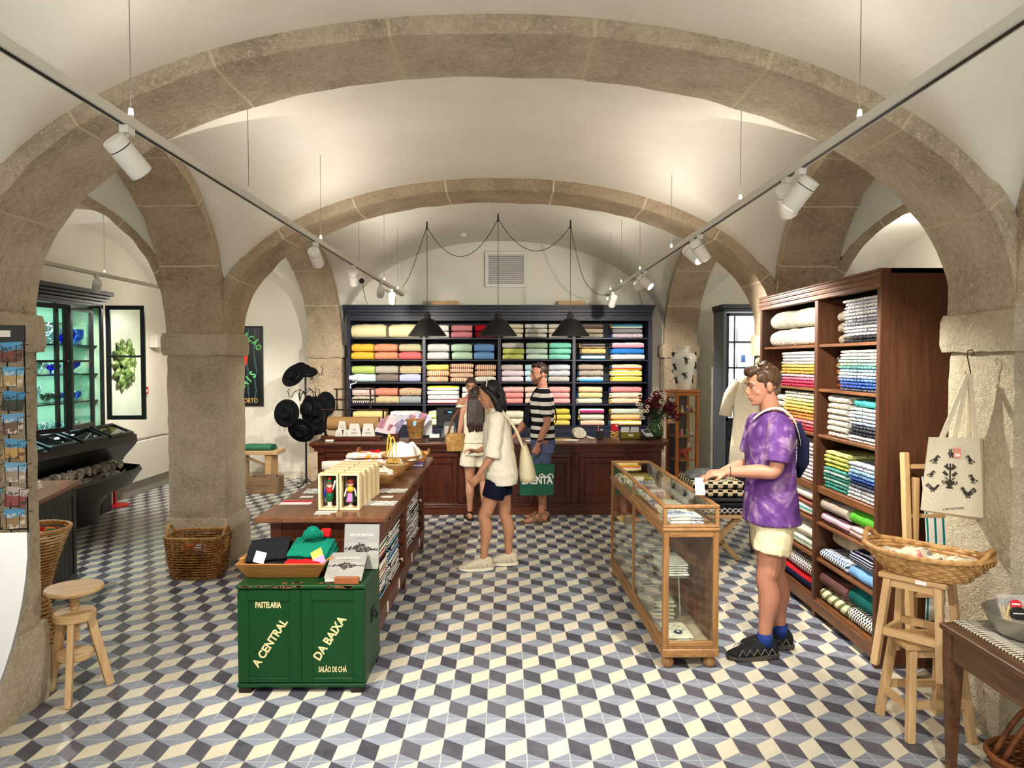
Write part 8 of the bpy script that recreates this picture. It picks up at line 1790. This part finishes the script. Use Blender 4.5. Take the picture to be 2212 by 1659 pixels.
b_ = thing('canvas_bag', 'cream canvas shoulder bag behind the walking woman', 'bag', (loc[0], loc[1], .78), PI); m = B(); sect(m, [(-.25, .0, .0, .06, .15), (-.255, 0, .05, .075, .165), (-.24, 0, .2, .055, .155), (-.225, 0, .32, .022, .14)], 20, 2.6); m.build('pouch', cloth((216, 204, 168)), b_, smooth=True); m = B(); m.tube(cr([(-.215, .13, .3), (-.15, .15, .46), (-.06, .11, .585), (.02, .1, .585), (.03, .1, .55)]), .012, 8, ry=.004); m.build('strap', cloth((216, 204, 168)), b_, smooth=True)
# -- man in the striped shirt
SK3 = skinmat((190, 132, 106), 'skin_c'); loc = (.385, 8.37, 0)
t, MH, s, put = person('bearded man in a black and white striped shirt at the counter', loc, PI+.12, 1.80, SK3, dict(head=(.03, 0, 1.688), pitch=.04, yaw=.30, hair=HD, lips=LIP,
    arms=[((.0, .185, 1.43), (-.02, .235, 1.14), (.085, .235, .895), (.35, 0, -.94), (.1, -1, 0), .8), ((.02, -.185, 1.43), (.12, -.24, 1.17), (.30, -.21, .935), (.85, -.1, -.30), (0, 0, -1), .22)],
    legs=[((0, .09, .90), (.03, .10, .49), (.02, .10, .105), (1, .12, 0)), ((0, -.09, .90), (.01, -.095, .49), (-.04, -.09, .105), (1, -.05, 0))]), .0055)
m = B(); m.M = MH; m.ball((-.026, 0, .045), (.092, .082, .084), 18, 12); m.tube([(.06, -.045, .09), (.07, 0, .106), (.06, .045, .09)], [.02, .026, .02], 10); m.ball((.015, 0, .085), (.06, .07, .045), 14, 10); m.tube([(-.06, -.045, -.02), (-.066, 0, -.03), (-.06, .045, -.02)], [.03, .036, .03], 10); m.ball((.0, .07, .02), (.03, .012, .03), 8, 6); m.ball((.0, -.07, .02), (.03, .012, .03), 8, 6); locks(m, MH, None, 2, .013, 14, .03, (.7, 0, .25)); put('hair', HD, m, .006, 2)
m = B(); m.M = MH; sect(m, [(.056, 0, -.121, .026, .024), (.049, 0, -.110, .042, .038), (.034, 0, -.085, .061, .052), (.022, 0, -.055, .074, .0625), (.012, 0, -.03, .070, .066)], 20, 2.1); put('beard', cloth((120, 84, 66), (84, 58, 44), scale=160), m, .005, 2)
STR = stripes([(.52, (26, 26, 30)), (1, (236, 232, 224))], .092, 'z')
m = B(); sect(m, [(-.01, 0, .94, .138, .182), (-.005, 0, 1.05, .134, .18), (.0, 0, 1.2, .134, .184), (.0, 0, 1.33, .140, .194), (-.006, 0, 1.42, .122, .196), (-.012, 0, 1.475, .092, .163), (-.014, 0, 1.515, .068, .098), (-.012, 0, 1.53, .060, .066)]); limb(m, [(.0, .13, 1.44), (.0, .19, 1.425), (-.006, .215, 1.32), (-.014, .232, 1.215)], [.066, .074, .07, .067]); limb(m, [(.0, -.13, 1.44), (.02, -.19, 1.425), (.06, -.215, 1.32), (.10, -.235, 1.22)], [.066, .074, .07, .067]); put('striped_shirt', STR, m, .008, 3, .010)
DEN = cloth((92, 104, 138), (74, 84, 116), scale=120); m = B(); sect(m, [(-.012, 0, .84, .136, .18), (-.012, 0, .92, .138, .182), (-.01, 0, .99, .126, .168)]); limb(m, [(.0, .09, .88), (.012, .097, .76), (.02, .10, .61)], [.112, .108, .108]); limb(m, [(.0, -.09, .88), (.002, -.097, .76), (.0, -.10, .61)], [.112, .108, .106]); put('shorts', DEN, m, .008, 3, .014); B().box(-.10, .20, .80, .04, .212, .90, .004).build('pocket', DEN, t)
SUE = plain((128, 98, 68), .8)
for A, d in ((V3(.02, .10, 0), (1, .12, 0)), (V3(-.04, -.09, 0), (1, -.05, 0))): sandal(t, A, d, SUE, plain((104, 78, 54), .8), 1.1, ((.02, .05), (.09, .045)), .05)
m = B(); m.tube([(.062+.03*math.cos(a*PI/7), .236+.034*math.sin(a*PI/7), .945-.008*math.cos(a*PI/7)) for a in range(14)], .011, 7, closed=True, ry=.004); m.build('watch', BLACK, t)
b_ = thing('chest_bag', 'dark sling bag worn on the chest of the striped man', 'bag', (loc[0], loc[1], 1.2), PI+.12); m = B(); m.tube([(.135, -.06, .14), (.165, -.02, .04), (.175, .03, -.05), (.15, .05, -.11)], [.05, .075, .07, .03], 14, ry=[.03, .045, .045, .02], up=(0, 1, 0)); m.build('bag_body', cloth((30, 32, 44)), b_, smooth=True); m = B(); m.tube(cr([(.12, -.05, .2), (.06, -.085, .30), (-.02, -.09, .345), (-.10, -.04, .27), (-.145, .05, .08), (-.13, .15, -.06), (.0, .198, -.1), (.13, .08, -.09)]), .013, 8, ry=.004, up=(0, 0, 1)); m.build('strap', cloth((30, 32, 44)), b_, smooth=True)
GRN = plain((22, 88, 64), .6, .3); hx = Matrix.Translation(loc) @ Matrix.Rotation(PI+.12, 4, 'Z') @ Vector((.12, .235, .80))
t = thing('paper_bag', 'dark green paper carrier bag with white arched lettering held by the striped man', 'shopping bag', (hx.x+.02, hx.y-.0, .345), .08)
m = B(); rg = []
for z, w, d in ((0, .185, .055), (.15, .19, .05), (.34, .20, .035)): rg.append([(-w, -d, z), (w, -d, z), (w+.0, 0, z), (w, d, z), (-w, d, z), (-w, 0, z)])
m.rings(rg); m.build('bag_body', GRN, t)
m = B(); handle_arc(m, (-.07, -.036, .335), (.07, -.036, .335), .09, .004); handle_arc(m, (-.07, .036, .335), (.07, .036, .335), .09, .004); m.build('handle', GRN, t, smooth=True)
words('EMENTA', .115, PAPER, 'lettering', t, (.0, -.0525, .165), (PI/2-.06, 0, 0), sx=.78, bold=.0045)
m = B()
for x in (-.15, -.045, .055, .15): m.tube([(x-.03, -.0535, .19), (x-.026, -.053, .222), (x, -.052, .238), (x+.026, -.053, .222), (x+.03, -.0535, .19)], .007, 6)
m.build('lettering_arch', PAPER, t)
# -- long haired woman seen from behind
SK4 = skinmat((190, 138, 110), 'skin_d'); loc = (-.365, 8.40, 0)
t, MH, s, put = person('woman with long dark hair in a cream top and shorts seen from behind', loc, PI/2+.12, 1.55, SK4, dict(f=1, head=(.02, 0, 1.43), pitch=.1, yaw=-.15, hair=HD, lips=LIP,
    arms=[((.0, .145, 1.27), (.02, .19, 1.02), (.20, .13, .95), (1, -.2, -.05), (0, 0, -1), .2), ((.0, -.145, 1.27), (.02, -.19, 1.02), (.20, -.13, .95), (1, .2, -.05), (0, 0, -1), .2)],
    legs=[((0, .078, .80), (.01, .08, .44), (.0, .078, .10), (1, .15, 0)), ((0, -.078, .80), (.03, -.085, .44), (-.02, -.09, .10), (1, -.15, 0))]), .006)
m = B(); m.M = MH; m.ball((-.028, 0, .04), (.096, .086, .092), 18, 12); r_ = random.Random(6)
for k in range(26): y = -.085+.17*k/25; m.tube([(-.06, y*.7, .06), (-.115, y*.95, -.06), (-.128+.02*abs(y)*5, y*1.15, -.2), (-.13, y*1.2+r_.uniform(-.012, .012), -.34-r_.random()*.05), (-.12, y*1.15, -.40-r_.random()*.08)], [.03, .026, .022, .018, .006], 8)
put('hair', HD, m, .006, 1)
m = B(); m.M = MH; m.tube([(.06, -.09, .075), (.08, -.05, .1), (.085, 0, .098), (.08, .05, .1), (.06, .09, .075)], .012, 8); m.tube([(.06, -.09, .075), (-.02, -.092, .03)], .004, 6); m.tube([(.06, .09, .075), (-.02, .092, .03)], .004, 6); m.build('sunglasses', BLACK, t, smooth=True)
SEER = cloth((226, 218, 196), (208, 198, 172), scale=60); m = B(); sect(m, [(-.01, 0, .90, .13, .165), (-.005, 0, 1.0, .118, .15), (.0, 0, 1.1, .118, .148), (.0, 0, 1.2, .118, .15), (-.006, 0, 1.27, .095, .128), (-.01, 0, 1.32, .06, .11)]); put('sleeveless_top', SEER, m, .008, 3, .012)
m = B(); sect(m, [(-.012, 0, .76, .128, .17), (-.012, 0, .84, .13, .168), (-.005, 0, .91, .115, .15)]); limb(m, [(.0, .08, .79), (.004, .086, .70), (.006, .09, .63)], [.105, .108, .112]); limb(m, [(.0, -.08, .79), (.012, -.087, .70), (.018, -.092, .63)], [.105, .108, .112]); put('shorts', SEER, m, .008, 3, .014)
for A, d in ((V3(.0, .078, 0), (1, .15, 0)), (V3(-.02, -.09, 0), (1, -.15, 0))): sandal(t, A, d, BLACK, plain((40, 30, 26), .6), .96, ((.06, .04), (.12, .03)), .014)
b_ = thing('straw_bag', 'woven straw shoulder bag with a brown strap on the long haired woman', 'bag', (-.60, 8.33, .81), .3); STRW = wicker((172, 124, 62), (218, 176, 108), 'straw'); m = B(); woven(m, ell(.095, .05, .12, .07, 2.4), .0, .2, 20, .004, 14, .003); m.build('woven_body', STRW, b_, smooth=50); B().prism([ell(.095, .05, .12, .07, 2.4)(2*PI*k/24, .02) for k in range(24)], .008, 'z', 0).build('bag_base', STRW, b_); m = B(); m.tube(cr([(-.09, 0, .19), (-.03, .02, .36), (.06, .04, .47), (.10, .06, .44), (.09, 0, .19)]), .013, 8, ry=.004); m.build('strap', plain((98, 56, 38), .5), b_, smooth=True)
# -- seller behind the counter
loc = (-.50, 9.85, 0)
t, MH, s, put = person('shop assistant with tied back brown hair in a white off shoulder top behind the counter', loc, -PI/2, 1.62, SK4, dict(f=1, head=(.03, 0, 1.50), pitch=.22, yaw=.0, hair=HB, lips=LIP,
    arms=[((.0, .15, 1.29), (.03, .2, 1.04), (.24, .1, .95), (1, -.2, -.1), (0, 0, -1), .3), ((.0, -.15, 1.29), (.03, -.2, 1.04), (.24, -.1, .95), (1, .2, -.1), (0, 0, -1), .3)],
    legs=[((0, .08, .81), (.01, .08, .45), (.0, .08, .10), (1, .1, 0)), ((0, -.08, .81), (.01, -.08, .45), (.0, -.08, .10), (1, -.1, 0))]), .007)
m = B(); m.M = MH; m.ball((-.024, 0, .042), (.092, .08, .086), 18, 12); m.ball((-.12, 0, .03), (.04, .04, .04), 12, 8); m.ball((.03, 0, .082), (.062, .072, .045), 14, 10); [m.ball((.03, sd*.06, .05), (.045, .02, .045), 10, 8) for sd in (-1, 1)]; put('hair', HB, m, .006, 3)
WTP = cloth((238, 234, 228)); m = B(); sect(m, [(.0, 0, .9, .12, .16), (.0, 0, 1.05, .108, .142), (.0, 0, 1.17, .116, .15), (.0, 0, 1.245, .105, .155)]); limb(m, [(.0, .14, 1.24), (.01, .17, 1.17), (.03, .2, 1.04), (.14, .15, .99)], [.052, .056, .05, .046]); limb(m, [(.0, -.14, 1.24), (.01, -.17, 1.17), (.03, -.2, 1.04), (.14, -.15, .99)], [.052, .056, .05, .046]); put('top', WTP, m, .008, 3, .006)
m = B(); sect(m, [(.0, 0, .3, .15, .2), (.0, 0, .7, .14, .19), (.0, 0, .96, .112, .152)]); put('skirt', cloth((90, 92, 84)), m, .01, 2); m = B(); m.tube([(.06, -.06, 1.36), (.10, -.03, 1.31), (.115, 0, 1.28), (.10, .03, 1.31), (.06, .06, 1.36)], .004, 6); m.tube([(.116, 0, 1.285), (.125, 0, 1.21)], [.008, .014], 8); m.build('red_necklace', plain((190, 30, 36), .5), t)
for A in (V3(0, .08, 0), V3(0, -.08, 0)): sandal(t, A, (1, 0, 0), BLACK, BLACK, .96)
